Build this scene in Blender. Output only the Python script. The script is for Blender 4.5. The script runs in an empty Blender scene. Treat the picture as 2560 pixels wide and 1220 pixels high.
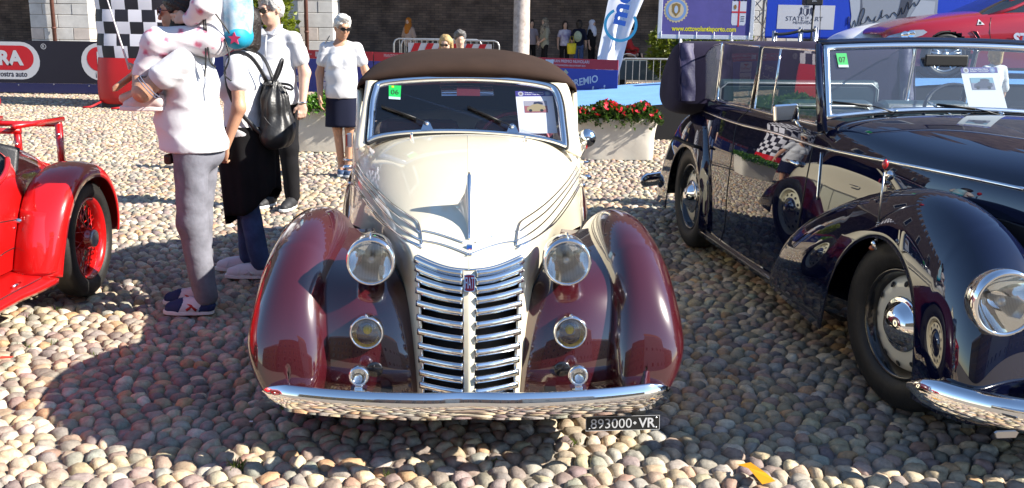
import bpy, bmesh, math, random
import numpy as np
from mathutils import Vector, Matrix
from mathutils.bvhtree import BVHTree

rnd = random.Random(7)
scene = bpy.context.scene
COL = scene.collection
R = math.radians

# ------------------------------------------------------------------ camera
W_, H_ = 2560.0, 1220.0
F_PX, CAM_H, ROLL = 2450.0, 1.6, R(0.9)
PITCH = math.atan(559.0 / F_PX)
cam_d = bpy.data.cameras.new('camera')
cam_d.sensor_width = 36.0
cam_d.lens = 36.0 * F_PX / W_
cam_d.clip_start = 0.05
cam_d.clip_end = 3000
cam = bpy.data.objects.new('camera', cam_d)
cam.location = (0, 0, CAM_H)
cam.rotation_euler = (Matrix.Rotation(R(90) - PITCH, 3, 'X') @ Matrix.Rotation(ROLL, 3, 'Z')).to_euler()
COL.objects.link(cam)
scene.camera = cam

# ------------------------------------------------------------------ light
SUN = Vector((1.45, -0.33, 1.0)).normalized()          # towards the sun
world = bpy.data.worlds.new('World')
scene.world = world
world.use_nodes = True
_nt = world.node_tree
_bg = _nt.nodes['Background']
_sky = _nt.nodes.new('ShaderNodeTexSky')
_sky.sky_type = 'NISHITA'
_sky.sun_disc = False
_sky.sun_elevation = math.asin(SUN.z)
_sky.sun_rotation = math.atan2(SUN.x, SUN.y)
_sky.air_density = 1.0
_sky.dust_density = 0.15
_sky.ozone_density = 3.0
_nt.links.new(_sky.outputs[0], _bg.inputs[0])
_bg.inputs[1].default_value = 0.095
sun_d = bpy.data.lights.new('sun', 'SUN')
sun_d.energy = 5.0
sun_d.angle = R(0.53)
sun_d.color = (1.0, 0.94, 0.84)
sun = bpy.data.objects.new('sun', sun_d)
sun.rotation_euler = SUN.to_track_quat('Z', 'Y').to_euler()
sun.location = (20, -4, 14)
COL.objects.link(sun)
vs = scene.view_settings
vs.view_transform = 'Standard'
vs.look = 'None'
vs.exposure = 1.32
vs.gamma = 1.0
vs.use_curve_mapping = False
scene.cycles.max_bounces = 10
scene.cycles.transparent_max_bounces = 16
scene.cycles.glossy_bounces = 5
scene.cycles.diffuse_bounces = 3
scene.cycles.caustics_reflective = False
scene.cycles.caustics_refractive = False
scene.cycles.use_denoising = True
scene.cycles.sample_clamp_indirect = 6.0

# ------------------------------------------------------------------ pixels to places
_sp, _cp = math.sin(PITCH), math.cos(PITCH)
CAM = Vector((0, 0, CAM_H))

def ray(px, py):
    xn, yn = (px - W_ / 2) / F_PX, (py - H_ / 2) / F_PX
    xn, yn = xn * math.cos(ROLL) + yn * math.sin(ROLL), -xn * math.sin(ROLL) + yn * math.cos(ROLL)
    return Vector((xn, _cp - yn * _sp, -_sp - yn * _cp))

def at_z(px, py, z=0.0):
    r = ray(px, py)
    return CAM + r * ((z - CAM_H) / r.z)

def at_y(px, py, y):
    r = ray(px, py)
    return CAM + r * (y / r.y)

def at_plane(px, py, p0, n):
    r = ray(px, py)
    n = Vector(n)
    return CAM + r * ((Vector(p0) - CAM).dot(n) / r.dot(n))

# ------------------------------------------------------------------ scene graph helpers
def tag(o, label=None, cat=None, group=None, kind=None):
    if label: o['label'] = label
    if cat: o['category'] = cat
    if group: o['group'] = group
    if kind: o['kind'] = kind
    return o

def thing(name, label, cat, loc=(0, 0, 0), rotz=0.0, group=None):
    o = bpy.data.objects.new(name, None)
    o.empty_display_size = 0.1
    o.location = loc
    o.rotation_euler = (0, 0, rotz)
    COL.objects.link(o)
    return tag(o, label, cat, group)

def mobj(name, verts, faces, mat, parent=None, smooth=True):
    me = bpy.data.meshes.new(name)
    if isinstance(verts, np.ndarray):
        verts = verts.reshape(-1, 3)
        verts = verts.tolist()
    me.from_pydata(verts, [], faces)
    if smooth:
        me.polygons.foreach_set('use_smooth', [True] * len(me.polygons))
    me.update()
    return lobj(name, me, mat, parent)

def lobj(name, me, mat, parent=None):
    o = bpy.data.objects.new(name, me)
    if mat is not None and len(me.materials) == 0:
        me.materials.append(mat)
    if parent is not None:
        o.parent = parent
    COL.objects.link(o)
    return o

def auto_smooth(o, ang=35):
    """flat edges beyond an angle, smooth elsewhere"""
    bm = bmesh.new(); bm.from_mesh(o.data)
    a = R(ang)
    for e in bm.edges:
        if len(e.link_faces) == 2 and e.calc_face_angle(0) > a:
            e.smooth = False
    for f in bm.faces: f.smooth = True
    bm.to_mesh(o.data); bm.free()
    return o

# ------------------------------------------------------------------ curves and surfaces
def _spline_m(n):
    A = np.zeros((n, n)); B = np.zeros((n, n))
    A[0, 0] = 1; A[-1, -1] = 1
    for i in range(1, n - 1):
        A[i, i - 1], A[i, i], A[i, i + 1] = 1, 4, 1
        B[i, i - 1], B[i, i], B[i, i + 1] = 6, -12, 6
    return np.linalg.solve(A, B)

def spl(P, t):
    """natural cubic spline through the rows of P at parameters t in 0..1"""
    P = np.asarray(P, float)
    n = len(P)
    if n == 1: return np.repeat(P, len(t), 0)
    if n == 2: return P[0] + (P[1] - P[0]) * np.asarray(t)[:, None]
    M = (_spline_m(n) @ P.reshape(n, -1)).reshape(P.shape)
    x = np.clip(np.asarray(t, float), 0, 1) * (n - 1)
    i = np.minimum(x.astype(int), n - 2)
    f = (x - i).reshape(-1, *([1] * (P.ndim - 1)))
    a, b = 1 - f, f
    return a * P[i] + b * P[i + 1] + ((a ** 3 - a) * M[i] + (b ** 3 - b) * M[i + 1]) / 6

def spk(xs, ys, t):
    """monotone cubic (pchip like) through keys xs, ys"""
    xs = np.asarray(xs, float); ys = np.asarray(ys, float); t = np.clip(np.asarray(t, float), xs[0], xs[-1])
    h = np.diff(xs); d = np.diff(ys) / h
    m = np.zeros(len(xs))
    m[0], m[-1] = d[0], d[-1]
    for i in range(1, len(xs) - 1):
        if d[i - 1] * d[i] > 0:
            w1, w2 = 2 * h[i] + h[i - 1], h[i] + 2 * h[i - 1]
            m[i] = (w1 + w2) / (w1 / d[i - 1] + w2 / d[i])
    i = np.clip(np.searchsorted(xs, t, 'right') - 1, 0, len(xs) - 2)
    s = (t - xs[i]) / h[i]
    return ((1 + 2 * s) * (1 - s) ** 2 * ys[i] + s * (1 - s) ** 2 * h[i] * m[i]
            + s * s * (3 - 2 * s) * ys[i + 1] + s * s * (s - 1) * h[i] * m[i + 1])

def net(ctrl, nu, nv):
    C = np.asarray(ctrl, float)
    A = spl(C, np.linspace(0, 1, nu))
    return spl(A.transpose(1, 0, 2), np.linspace(0, 1, nv)).transpose(1, 0, 2)

def grid_faces(nu, nv, cu=False, cv=False, keep=None):
    f = []
    for i in range(nu if cu else nu - 1):
        for j in range(nv if cv else nv - 1):
            if keep is not None and not keep(i, j): continue
            a, b = i % nu, (i + 1) % nu
            c, d = j % nv, (j + 1) % nv
            f.append((a * nv + c, b * nv + c, b * nv + d, a * nv + d))
    return f

def grid(name, P, mat, parent=None, cu=False, cv=False, keep=None, thick=0.0, smooth=True):
    nu, nv = P.shape[:2]
    f = grid_faces(nu, nv, cu, cv, keep)
    o = mobj(name, P.reshape(-1, 3), f, mat, parent, smooth)
    if thick:
        m = o.modifiers.new('solid', 'SOLIDIFY'); m.thickness = thick; m.offset = -1
    return o

def mirror(P, axis=0):
    Q = P.copy(); Q[..., axis] *= -1
    return Q

def join_sym(P):
    """P[u, v] with v=0 on the centre plane x=0: returns the full width surface"""
    L = P[:, ::-1].copy(); L[..., 0] *= -1
    return np.concatenate([L[:, :-1], P], axis=1)

def frames(path, closed=False, up=None):
    P = np.asarray(path, float); n = len(P)
    if closed:
        T = np.roll(P, -1, 0) - np.roll(P, 1, 0)
    else:
        T = np.gradient(P, axis=0)
    T /= np.linalg.norm(T, axis=1)[:, None] + 1e-12
    N = np.zeros_like(P)
    if up is not None:
        u = np.asarray(up, float)
        for i in range(n):
            v = u - T[i] * (u @ T[i]); N[i] = v / (np.linalg.norm(v) + 1e-12)
    else:
        u = np.array([0, 0, 1.0]) if abs(T[0, 2]) < 0.9 else np.array([1.0, 0, 0])
        v = u - T[0] * (u @ T[0]); N[0] = v / np.linalg.norm(v)
        for i in range(1, n):
            v = N[i - 1] - T[i] * (N[i - 1] @ T[i]); N[i] = v / (np.linalg.norm(v) + 1e-12)
    B = np.cross(T, N)
    return T, N, B

def tube_arr(path, r, seg=8, closed=False, up=None, sq=None):
    P = np.asarray(path, float); n = len(P)
    r = np.broadcast_to(np.asarray(r, float), (n,))
    T, N, B = frames(P, closed, up)
    a = np.linspace(0, 2 * math.pi, seg, endpoint=False)
    c, s = np.cos(a), np.sin(a)
    if sq: s = s * sq
    return P[:, None] + r[:, None, None] * (B[:, None] * c[None, :, None] + N[:, None] * s[None, :, None])

def tube(name, path, r, mat, parent=None, seg=8, closed=False, up=None, caps=True, sq=None):
    A = tube_arr(path, r, seg, closed, up, sq)
    n = len(path)
    f = grid_faces(n, seg, closed, True)
    if caps and not closed:
        f.append(tuple(range(seg))); f.append(tuple(reversed(range((n - 1) * seg, n * seg))))
    o = mobj(name, A, f, mat, parent)
    return o

def sweep(name, path, sec, mat, parent=None, up=(0, 0, 1), scale=None, closed_sec=True, closed=False, caps=True):
    """sec: list of (b, n) offsets; b along T x up, n along up"""
    P = np.asarray(path, float); n = len(P)
    T, N, B = frames(P, closed, up)
    S = np.asarray(sec, float)
    sc = np.ones(n) if scale is None else np.asarray(scale, float)
    if sc.ndim == 1: sc = np.stack([sc, sc], 1)
    A = P[:, None] + B[:, None] * (S[None, :, 0] * sc[:, :1])[..., None] + N[:, None] * (S[None, :, 1] * sc[:, 1:])[..., None]
    f = grid_faces(n, len(S), closed, closed_sec)
    if caps and closed_sec and not closed:
        m = len(S); f.append(tuple(range(m))); f.append(tuple(reversed(range((n - 1) * m, n * m))))
    return mobj(name, A, f, mat, parent)

def basis(d):
    d = Vector(d).normalized()
    u = Vector((0, 0, 1)) if abs(d.z) < 0.95 else Vector((0, 1, 0))
    x = u.cross(d).normalized()
    return x, d.cross(x), d

def lathe(name, prof, o, d, mat, parent=None, seg=40, smooth=True, closed=False):
    x, y, z = [np.array(v) for v in basis(d)]
    o = np.array(o)
    a = np.linspace(0, 2 * math.pi, seg, endpoint=False)
    pr = np.asarray(prof, float)
    A = (o + pr[:, None, None, 1] * z + pr[:, None, None, 0] * (np.cos(a)[None, :, None] * x + np.sin(a)[None, :, None] * y)) if False else None
    C, S = np.cos(a), np.sin(a)
    A = o[None, None] + pr[:, 1][:, None, None] * z + pr[:, 0][:, None, None] * (C[None, :, None] * x + S[None, :, None] * y)
    f = grid_faces(len(pr), seg, closed, True)
    return mobj(name, A, f, mat, parent, smooth)

def ring_spl(pts, n):
    """closed smooth curve through points"""
    P = np.asarray(pts, float)
    k = len(P)
    Q = np.concatenate([P[-3:], P, P[:4]], 0)
    m = len(Q) - 1
    t = (3 + np.linspace(0, k, n, endpoint=False)) / m
    return spl(Q, t)

def path_spl(pts, n):
    return spl(np.asarray(pts, float), np.linspace(0, 1, n))

class MB:
    """collects boxes and prisms into one mesh"""
    def __init__(s): s.v, s.f = [], []
    def add(s, verts, faces):
        k = len(s.v); s.v += [tuple(p) for p in verts]; s.f += [tuple(i + k for i in q) for q in faces]; return s
    def box(s, lo, hi, M=None):
        x0, y0, z0 = lo; x1, y1, z1 = hi
        p = [Vector(q) for q in ((x0, y0, z0), (x1, y0, z0), (x1, y1, z0), (x0, y1, z0), (x0, y0, z1), (x1, y0, z1), (x1, y1, z1), (x0, y1, z1))]
        if M is not None: p = [M @ q for q in p]
        return s.add(p, [(0, 3, 2, 1), (4, 5, 6, 7), (0, 1, 5, 4), (1, 2, 6, 5), (2, 3, 7, 6), (3, 0, 4, 7)])
    def bar(s, a, b, r, seg=6):
        A = tube_arr([a, b], r, seg).reshape(-1, 3)
        f = grid_faces(2, seg, False, True); f += [tuple(range(seg)), tuple(reversed(range(seg, 2 * seg)))]
        return s.add(A, f)
    def path(s, pts, r, seg=6, closed=False):
        A = tube_arr(pts, r, seg, closed); n = len(pts)
        f = grid_faces(n, seg, closed, True)
        if not closed: f += [tuple(range(seg)), tuple(reversed(range((n - 1) * seg, n * seg)))]
        return s.add(A.reshape(-1, 3), f)
    def prism(s, poly, a, b):
        """polygon of 3d points extruded by vector a..b"""
        n = len(poly); a, b = Vector(a), Vector(b)
        p = [Vector(q) + a for q in poly] + [Vector(q) + b for q in poly]
        f = [tuple(reversed(range(n))), tuple(range(n, 2 * n))] + [(i, (i + 1) % n, n + (i + 1) % n, n + i) for i in range(n)]
        return s.add(p, f)
    def build(s, name, mat, parent=None, smooth=False, bevel=0.0):
        o = mobj(name, s.v, s.f, mat, parent, smooth)
        if bevel:
            m = o.modifiers.new('bevel', 'BEVEL'); m.width = bevel; m.segments = 2; m.limit_method = 'ANGLE'
        return o

def box(name, lo, hi, mat, parent=None, M=None, bevel=0.0):
    return MB().box(lo, hi, M).build(name, mat, parent, False, bevel)

def text(name, body, c, xd, up, mat, parent=None, w=None, h=None, bold=0.0, shear=0.0, lift=0.002, align='CENTER', ext=0.0, sq=None):
    """flat lettering: centred at c (or left/right aligned), fitted to height h and / or width w"""
    cu = bpy.data.curves.new('lettering', 'FONT')
    cu.body = body; cu.size = 1.0; cu.offset = bold; cu.shear = shear; cu.extrude = 0
    cu.resolution_u = 3
    tmp = bpy.data.objects.new('tmp_text', cu); COL.objects.link(tmp)
    me = bpy.data.meshes.new_from_object(tmp)
    bpy.data.objects.remove(tmp); bpy.data.curves.remove(cu)
    n = len(me.vertices)
    V = np.zeros(n * 3); me.vertices.foreach_get('co', V); V = V.reshape(-1, 3)
    lo, hi = V.min(0), V.max(0)
    sx = sy = None
    if h: sy = h / (hi[1] - lo[1])
    if w: sx = w / (hi[0] - lo[0])
    sx = sx or sy; sy = sy or sx
    ax = {'CENTER': (lo[0] + hi[0]) / 2, 'LEFT': lo[0], 'RIGHT': hi[0]}[align]
    X = np.array(Vector(xd).normalized()); U = np.array(Vector(up).normalized()); N = np.cross(X, U)
    Q = np.array(c) + ((V[:, 0] - ax) * sx)[:, None] * X + ((V[:, 1] - (lo[1] + hi[1]) / 2) * sy)[:, None] * U + N * lift
    me.vertices.foreach_set('co', Q.ravel()); me.update()
    me.name = name
    me.materials.clear()
    return lobj(name, me, mat, parent)

def sheet(name, pts, mat, parent=None):
    return mobj(name, [tuple(p) for p in pts], [tuple(range(len(pts)))], mat, parent, False)

def disc_pts(c, xd, up, r, n=40, a0=0, a1=360, ry=None):
    c, xd, up = Vector(c), Vector(xd).normalized(), Vector(up).normalized()
    ry = ry or r
    return [c + xd * (r * math.cos(R(a0 + (a1 - a0) * i / (n if a1 - a0 == 360 else n - 1)))) + up * (ry * math.sin(R(a0 + (a1 - a0) * i / (n if a1 - a0 == 360 else n - 1)))) for i in range(n)]

def annulus(name, c, xd, up, r0, r1, mat, parent=None, n=48, a0=0, a1=360):
    p, q = disc_pts(c, xd, up, r0, n, a0, a1), disc_pts(c, xd, up, r1, n, a0, a1)
    m = n if a1 - a0 == 360 else n - 1
    return mobj(name, [tuple(v) for v in p + q], [(i, (i + 1) % n, n + (i + 1) % n, n + i) for i in range(m)], mat, parent, False)
# ------------------------------------------------------------------ materials
def mat(name, col, rough=0.5, metal=0.0, spec=0.5, coat=0.0, coat_r=0.03, coat_ior=1.5, noise=None, bump=None, trans=0.0, ior=1.45, sheen=0.0, sss=0.0, rnoise=None):
    """noise=(scale, amount, [second colour]); bump=(scale, strength, detail)"""
    m = bpy.data.materials.new(name); m.use_nodes = True
    nt = m.node_tree; b = nt.nodes['Principled BSDF']
    I = b.inputs
    c4 = (*col, 1.0)
    I['Base Color'].default_value = c4
    I['Roughness'].default_value = rough
    I['Metallic'].default_value = metal
    I['Specular IOR Level'].default_value = spec
    I['Coat Weight'].default_value = coat
    I['Coat Roughness'].default_value = coat_r
    I['Coat IOR'].default_value = coat_ior
    I['Transmission Weight'].default_value = trans
    I['IOR'].default_value = ior
    I['Sheen Weight'].default_value = sheen
    if sss:
        I['Subsurface Weight'].default_value = sss
        I['Subsurface Radius'].default_value = (0.012, 0.004, 0.002)
        I['Subsurface Scale'].default_value = 1.0
    tc = None
    if noise or bump or rnoise:
        tc = nt.nodes.new('ShaderNodeTexCoord')
    if noise:
        n = nt.nodes.new('ShaderNodeTexNoise'); n.inputs['Scale'].default_value = noise[0]; n.inputs['Detail'].default_value = 6; n.inputs['Roughness'].default_value = 0.65
        nt.links.new(tc.outputs['Object'], n.inputs['Vector'])
        rp = nt.nodes.new('ShaderNodeValToRGB'); rp.color_ramp.elements[0].position = 0.34; rp.color_ramp.elements[1].position = 0.66
        c2 = noise[2] if len(noise) > 2 else tuple(x * (1 - noise[1]) for x in col)
        rp.color_ramp.elements[0].color = (*c2, 1); rp.color_ramp.elements[1].color = c4
        nt.links.new(n.outputs['Fac'], rp.inputs[0]); nt.links.new(rp.outputs[0], I['Base Color'])
    if rnoise:
        n = nt.nodes.new('ShaderNodeTexNoise'); n.inputs['Scale'].default_value = rnoise[0]; n.inputs['Detail'].default_value = 5
        nt.links.new(tc.outputs['Object'], n.inputs['Vector'])
        mr = nt.nodes.new('ShaderNodeMapRange'); mr.inputs['To Min'].default_value = rnoise[1]; mr.inputs['To Max'].default_value = rnoise[2]
        mr.inputs['From Min'].default_value = 0.35; mr.inputs['From Max'].default_value = 0.7
        nt.links.new(n.outputs['Fac'], mr.inputs['Value'])
        nt.links.new(mr.outputs[0], I['Coat Roughness'] if coat else I['Roughness'])
    if bump:
        n = nt.nodes.new('ShaderNodeTexNoise'); n.inputs['Scale'].default_value = bump[0]; n.inputs['Detail'].default_value = bump[2] if len(bump) > 2 else 4
        nt.links.new(tc.outputs['Object'], n.inputs['Vector'])
        bp = nt.nodes.new('ShaderNodeBump'); bp.inputs['Strength'].default_value = bump[1]; bp.inputs['Distance'].default_value = bump[3] if len(bump) > 3 else 0.01
        nt.links.new(n.outputs['Fac'], bp.inputs['Height']); nt.links.new(bp.outputs[0], I['Normal'])
    return m

def srgb(r, g, b):
    f = lambda v: (v / 255 / 12.92) if v <= 10 else ((v / 255 + 0.055) / 1.055) ** 2.4
    return (f(r), f(g), f(b))

def glass_mat(name, tint=(0.9, 0.95, 0.95), refl=1.0, rough=0.0, base=0.04, dust=0.0):
    """thin pane: clear with a fresnel reflection"""
    m = bpy.data.materials.new(name); m.use_nodes = True
    nt = m.node_tree; nt.nodes.remove(nt.nodes['Principled BSDF'])
    out = nt.nodes['Material Output']
    tr = nt.nodes.new('ShaderNodeBsdfTransparent'); tr.inputs[0].default_value = (*tint, 1)
    gl = nt.nodes.new('ShaderNodeBsdfGlossy'); gl.inputs['Roughness'].default_value = rough
    ge = nt.nodes.new('ShaderNodeNewGeometry'); dt = nt.nodes.new('ShaderNodeVectorMath'); dt.operation = 'DOT_PRODUCT'
    nt.links.new(ge.outputs['Incoming'], dt.inputs[0]); nt.links.new(ge.outputs['Normal'], dt.inputs[1])
    ab = nt.nodes.new('ShaderNodeMath'); ab.operation = 'ABSOLUTE'; nt.links.new(dt.outputs['Value'], ab.inputs[0])
    om = nt.nodes.new('ShaderNodeMath'); om.operation = 'SUBTRACT'; om.inputs[0].default_value = 1.0; om.use_clamp = True; nt.links.new(ab.outputs[0], om.inputs[1])
    pw5 = nt.nodes.new('ShaderNodeMath'); pw5.operation = 'POWER'; pw5.inputs[1].default_value = 5.0; nt.links.new(om.outputs[0], pw5.inputs[0])
    mu = nt.nodes.new('ShaderNodeMath'); mu.operation = 'MULTIPLY_ADD'; mu.inputs[1].default_value = 0.92; mu.inputs[2].default_value = 0.06 * refl + base; mu.use_clamp = True
    nt.links.new(pw5.outputs[0], mu.inputs[0])
    mx = nt.nodes.new('ShaderNodeMixShader')
    nt.links.new(mu.outputs[0], mx.inputs[0]); nt.links.new(tr.outputs[0], mx.inputs[1]); nt.links.new(gl.outputs[0], mx.inputs[2])
    last = mx
    if dust:
        df = nt.nodes.new('ShaderNodeBsdfDiffuse'); df.inputs[0].default_value = (0.7, 0.7, 0.68, 1)
        m2 = nt.nodes.new('ShaderNodeMixShader'); m2.inputs[0].default_value = dust
        nt.links.new(mx.outputs[0], m2.inputs[1]); nt.links.new(df.outputs[0], m2.inputs[2]); last = m2
    nt.links.new(last.outputs[0], out.inputs[0])
    return m

M = {}
M['cream'] = mat('cream_paint', (0.76, 0.69, 0.52), 0.5, spec=0.15, coat=1.0, coat_r=0.03, rnoise=(14, 0.01, 0.05))
M['maroon'] = mat('maroon_paint', (0.046, 0.0045, 0.008), 0.24, spec=0.35, coat=1.0, coat_ior=1.85, coat_r=0.02, rnoise=(9, 0.0, 0.02))
M['navy'] = mat('dark_blue_paint', (0.003, 0.0045, 0.020), 0.4, spec=0.0, coat=1.0, coat_ior=1.85, coat_r=0.02, rnoise=(9, 0.0, 0.012))
M['red'] = mat('red_paint', (0.42, 0.006, 0.006), 0.28, spec=0.3, coat=1.0, coat_ior=1.7, coat_r=0.03, rnoise=(12, 0.005, 0.03))
M['metred'] = mat('metallic_red_paint', (0.36, 0.012, 0.025), 0.3, metal=0.25, coat=1.0, coat_r=0.03)
M['chrome'] = mat('chrome', (0.80, 0.80, 0.80), 0.04, metal=1.0, rnoise=(30, 0.02, 0.09))
M['steel'] = mat('brushed_steel', (0.55, 0.55, 0.55), 0.28, metal=1.0)
M['galv'] = mat('galvanised_steel', (0.50, 0.51, 0.52), 0.4, metal=0.8, noise=(30, 0.25))
M['rubber'] = mat('rubber', (0.018, 0.017, 0.016), 0.55, noise=(20, 0.4), bump=(60, 0.15))
M['black'] = mat('black_trim', (0.012, 0.012, 0.012), 0.45)
M['gloss_black'] = mat('gloss_black', (0.008, 0.008, 0.01), 0.25, coat=1.0)
M['void'] = mat('dark_interior', (0.012, 0.011, 0.012), 0.8)
M['brown_cloth'] = mat('brown_canvas', (0.044, 0.026, 0.019), 0.95, spec=0.2, noise=(3, 0.25), bump=(900, 0.25, 2, 0.002))
M['navy_cloth'] = mat('navy_canvas', (0.018, 0.014, 0.036), 0.95, spec=0.2, sheen=0.05, noise=(4, 0.3), bump=(700, 0.2, 2, 0.002))
M['leather_black'] = mat('black_leather', (0.015, 0.015, 0.017), 0.38, bump=(220, 0.15))
M['leather_blue'] = mat('blue_green_leather', (0.022, 0.045, 0.058), 0.4, bump=(160, 0.2))
M['maroon_in'] = mat('maroon_leather', (0.10, 0.012, 0.02), 0.5)
M['white'] = mat('white_paint', (0.78, 0.78, 0.76), 0.5)
M['paper'] = mat('white_paper', (0.80, 0.80, 0.80), 0.8)
M['glass'] = glass_mat('window_glass', (0.80, 0.86, 0.88), 1.0, 0.0, 0.02)
M['wind'] = glass_mat('windscreen_glass', (0.84, 0.86, 0.92), 1.1, 0.0, 0.03, 0.004)
M['wind2'] = glass_mat('clear_windscreen_glass', (0.84, 0.90, 0.93), 1.2, 0.0, 0.06, 0.03)
M['hazy'] = glass_mat('hazy_pane', (0.75, 0.78, 0.78), 1.2, 0.02, 0.06, 0.25)

def lens_mat():
    m = glass_mat('ribbed_lens_glass', (0.97, 0.98, 0.97), 1.0, 0.02, 0.05, 0.015)
    nt = m.node_tree
    tc = nt.nodes.new('ShaderNodeTexCoord')
    w = nt.nodes.new('ShaderNodeTexWave'); w.wave_type = 'BANDS'; w.bands_direction = 'X'; w.inputs['Scale'].default_value = 58; w.inputs['Distortion'].default_value = 0.2
    nt.links.new(tc.outputs['Object'], w.inputs['Vector'])
    b = nt.nodes.new('ShaderNodeBump'); b.inputs['Strength'].default_value = 0.35; b.inputs['Distance'].default_value = 0.003
    nt.links.new(w.outputs['Fac'], b.inputs['Height'])
    for n in nt.nodes:
        if n.type in ('BSDF_GLOSSY', 'BSDF_DIFFUSE'): nt.links.new(b.outputs[0], n.inputs['Normal'])
    for n in nt.nodes:
        if n.type == 'BSDF_TRANSPARENT':
            rp = nt.nodes.new('ShaderNodeValToRGB')
            rp.color_ramp.elements[0].color = (0.72, 0.73, 0.71, 1); rp.color_ramp.elements[1].color = (1, 1, 1, 1)
            rp.color_ramp.elements[0].position = 0.1; rp.color_ramp.elements[1].position = 0.5
            nt.links.new(w.outputs['Fac'], rp.inputs[0]); nt.links.new(rp.outputs[0], n.inputs[0])
    return m
M['lens'] = lens_mat()
M['reflector'] = mat('lamp_reflector', (0.90, 0.90, 0.88), 0.07, metal=1.0)
M['yellow_bulb'] = mat('yellow_bulb', (0.85, 0.62, 0.02), 0.25)
M['amber'] = mat('amber_glass', (0.55, 0.12, 0.02), 0.15, coat=1.0)
M['redglass'] = mat('red_glass', (0.45, 0.02, 0.02), 0.1, coat=1.0)

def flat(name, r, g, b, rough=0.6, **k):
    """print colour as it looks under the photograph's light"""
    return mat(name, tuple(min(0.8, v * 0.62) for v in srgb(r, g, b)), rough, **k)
# ------------------------------------------------------------------ the square: sand bed and cobbles
def ground_mat():
    m = bpy.data.materials.new('sand_joint'); m.use_nodes = True
    nt = m.node_tree; b = nt.nodes['Principled BSDF']; b.inputs['Roughness'].default_value = 0.95
    tc = nt.nodes.new('ShaderNodeTexCoord')
    v = nt.nodes.new('ShaderNodeTexVoronoi'); v.inputs['Scale'].default_value = 11
    n = nt.nodes.new('ShaderNodeTexNoise'); n.inputs['Scale'].default_value = 35; n.inputs['Detail'].default_value = 8
    nt.links.new(tc.outputs['Object'], v.inputs['Vector']); nt.links.new(tc.outputs['Object'], n.inputs['Vector'])
    rp = nt.nodes.new('ShaderNodeValToRGB')
    rp.color_ramp.elements[0].color = (0.15, 0.125, 0.10, 1); rp.color_ramp.elements[1].color = (0.28, 0.24, 0.195, 1)
    nt.links.new(n.outputs['Fac'], rp.inputs[0]); nt.links.new(rp.outputs[0], b.inputs['Base Color'])
    bp = nt.nodes.new('ShaderNodeBump'); bp.inputs['Strength'].default_value = 0.8; bp.inputs['Distance'].default_value = 0.02; bp.invert = True
    nt.links.new(v.outputs['Distance'], bp.inputs['Height']); nt.links.new(bp.outputs[0], b.inputs['Normal'])
    return m

def stone_mat():
    m = bpy.data.materials.new('river_cobble'); m.use_nodes = True
    nt = m.node_tree; b = nt.nodes['Principled BSDF']
    b.inputs['Roughness'].default_value = 0.68; b.inputs['Specular IOR Level'].default_value = 0.35
    at = nt.nodes.new('ShaderNodeAttribute'); at.attribute_name = 'Col'
    tc = nt.nodes.new('ShaderNodeTexCoord')
    n = nt.nodes.new('ShaderNodeTexNoise'); n.inputs['Scale'].default_value = 38; n.inputs['Detail'].default_value = 9; n.inputs['Roughness'].default_value = 0.7
    n2 = nt.nodes.new('ShaderNodeTexNoise'); n2.inputs['Scale'].default_value = 190; n2.inputs['Detail'].default_value = 3
    for k in (n, n2): nt.links.new(tc.outputs['Object'], k.inputs['Vector'])
    rp = nt.nodes.new('ShaderNodeValToRGB')
    rp.color_ramp.elements[0].position = 0.3; rp.color_ramp.elements[0].color = (0.62, 0.60, 0.60, 1)
    rp.color_ramp.elements[1].position = 0.7; rp.color_ramp.elements[1].color = (1.22, 1.2, 1.18, 1)
    nt.links.new(n.outputs['Fac'], rp.inputs[0])
    mx = nt.nodes.new('ShaderNodeMix'); mx.data_type = 'RGBA'; mx.blend_type = 'MULTIPLY'; mx.inputs[0].default_value = 1
    nt.links.new(at.outputs['Color'], mx.inputs[6]); nt.links.new(rp.outputs[0], mx.inputs[7])
    nt.links.new(mx.outputs[2], b.inputs['Base Color'])
    ad = nt.nodes.new('ShaderNodeMath'); ad.operation = 'MULTIPLY_ADD'; ad.inputs[1].default_value = 0.35
    nt.links.new(n2.outputs['Fac'], ad.inputs[0]); nt.links.new(n.outputs['Fac'], ad.inputs[2])
    bp = nt.nodes.new('ShaderNodeBump'); bp.inputs['Strength'].default_value = 0.5; bp.inputs['Distance'].default_value = 0.008
    nt.links.new(ad.outputs[0], bp.inputs['Height']); nt.links.new(bp.outputs[0], b.inputs['Normal'])
    return m

M['sand'] = ground_mat(); M['stone'] = stone_mat()
GZ, SZ = -0.027, -0.034
square = mobj('cobbled_square', [(-160, -160, GZ), (160, -160, GZ), (160, 160, GZ), (-160, 160, GZ)], [(0, 1, 2, 3)], M['sand'], None, False)
tag(square, 'cobbled town square of rounded river stones', None, None, 'structure')

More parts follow.
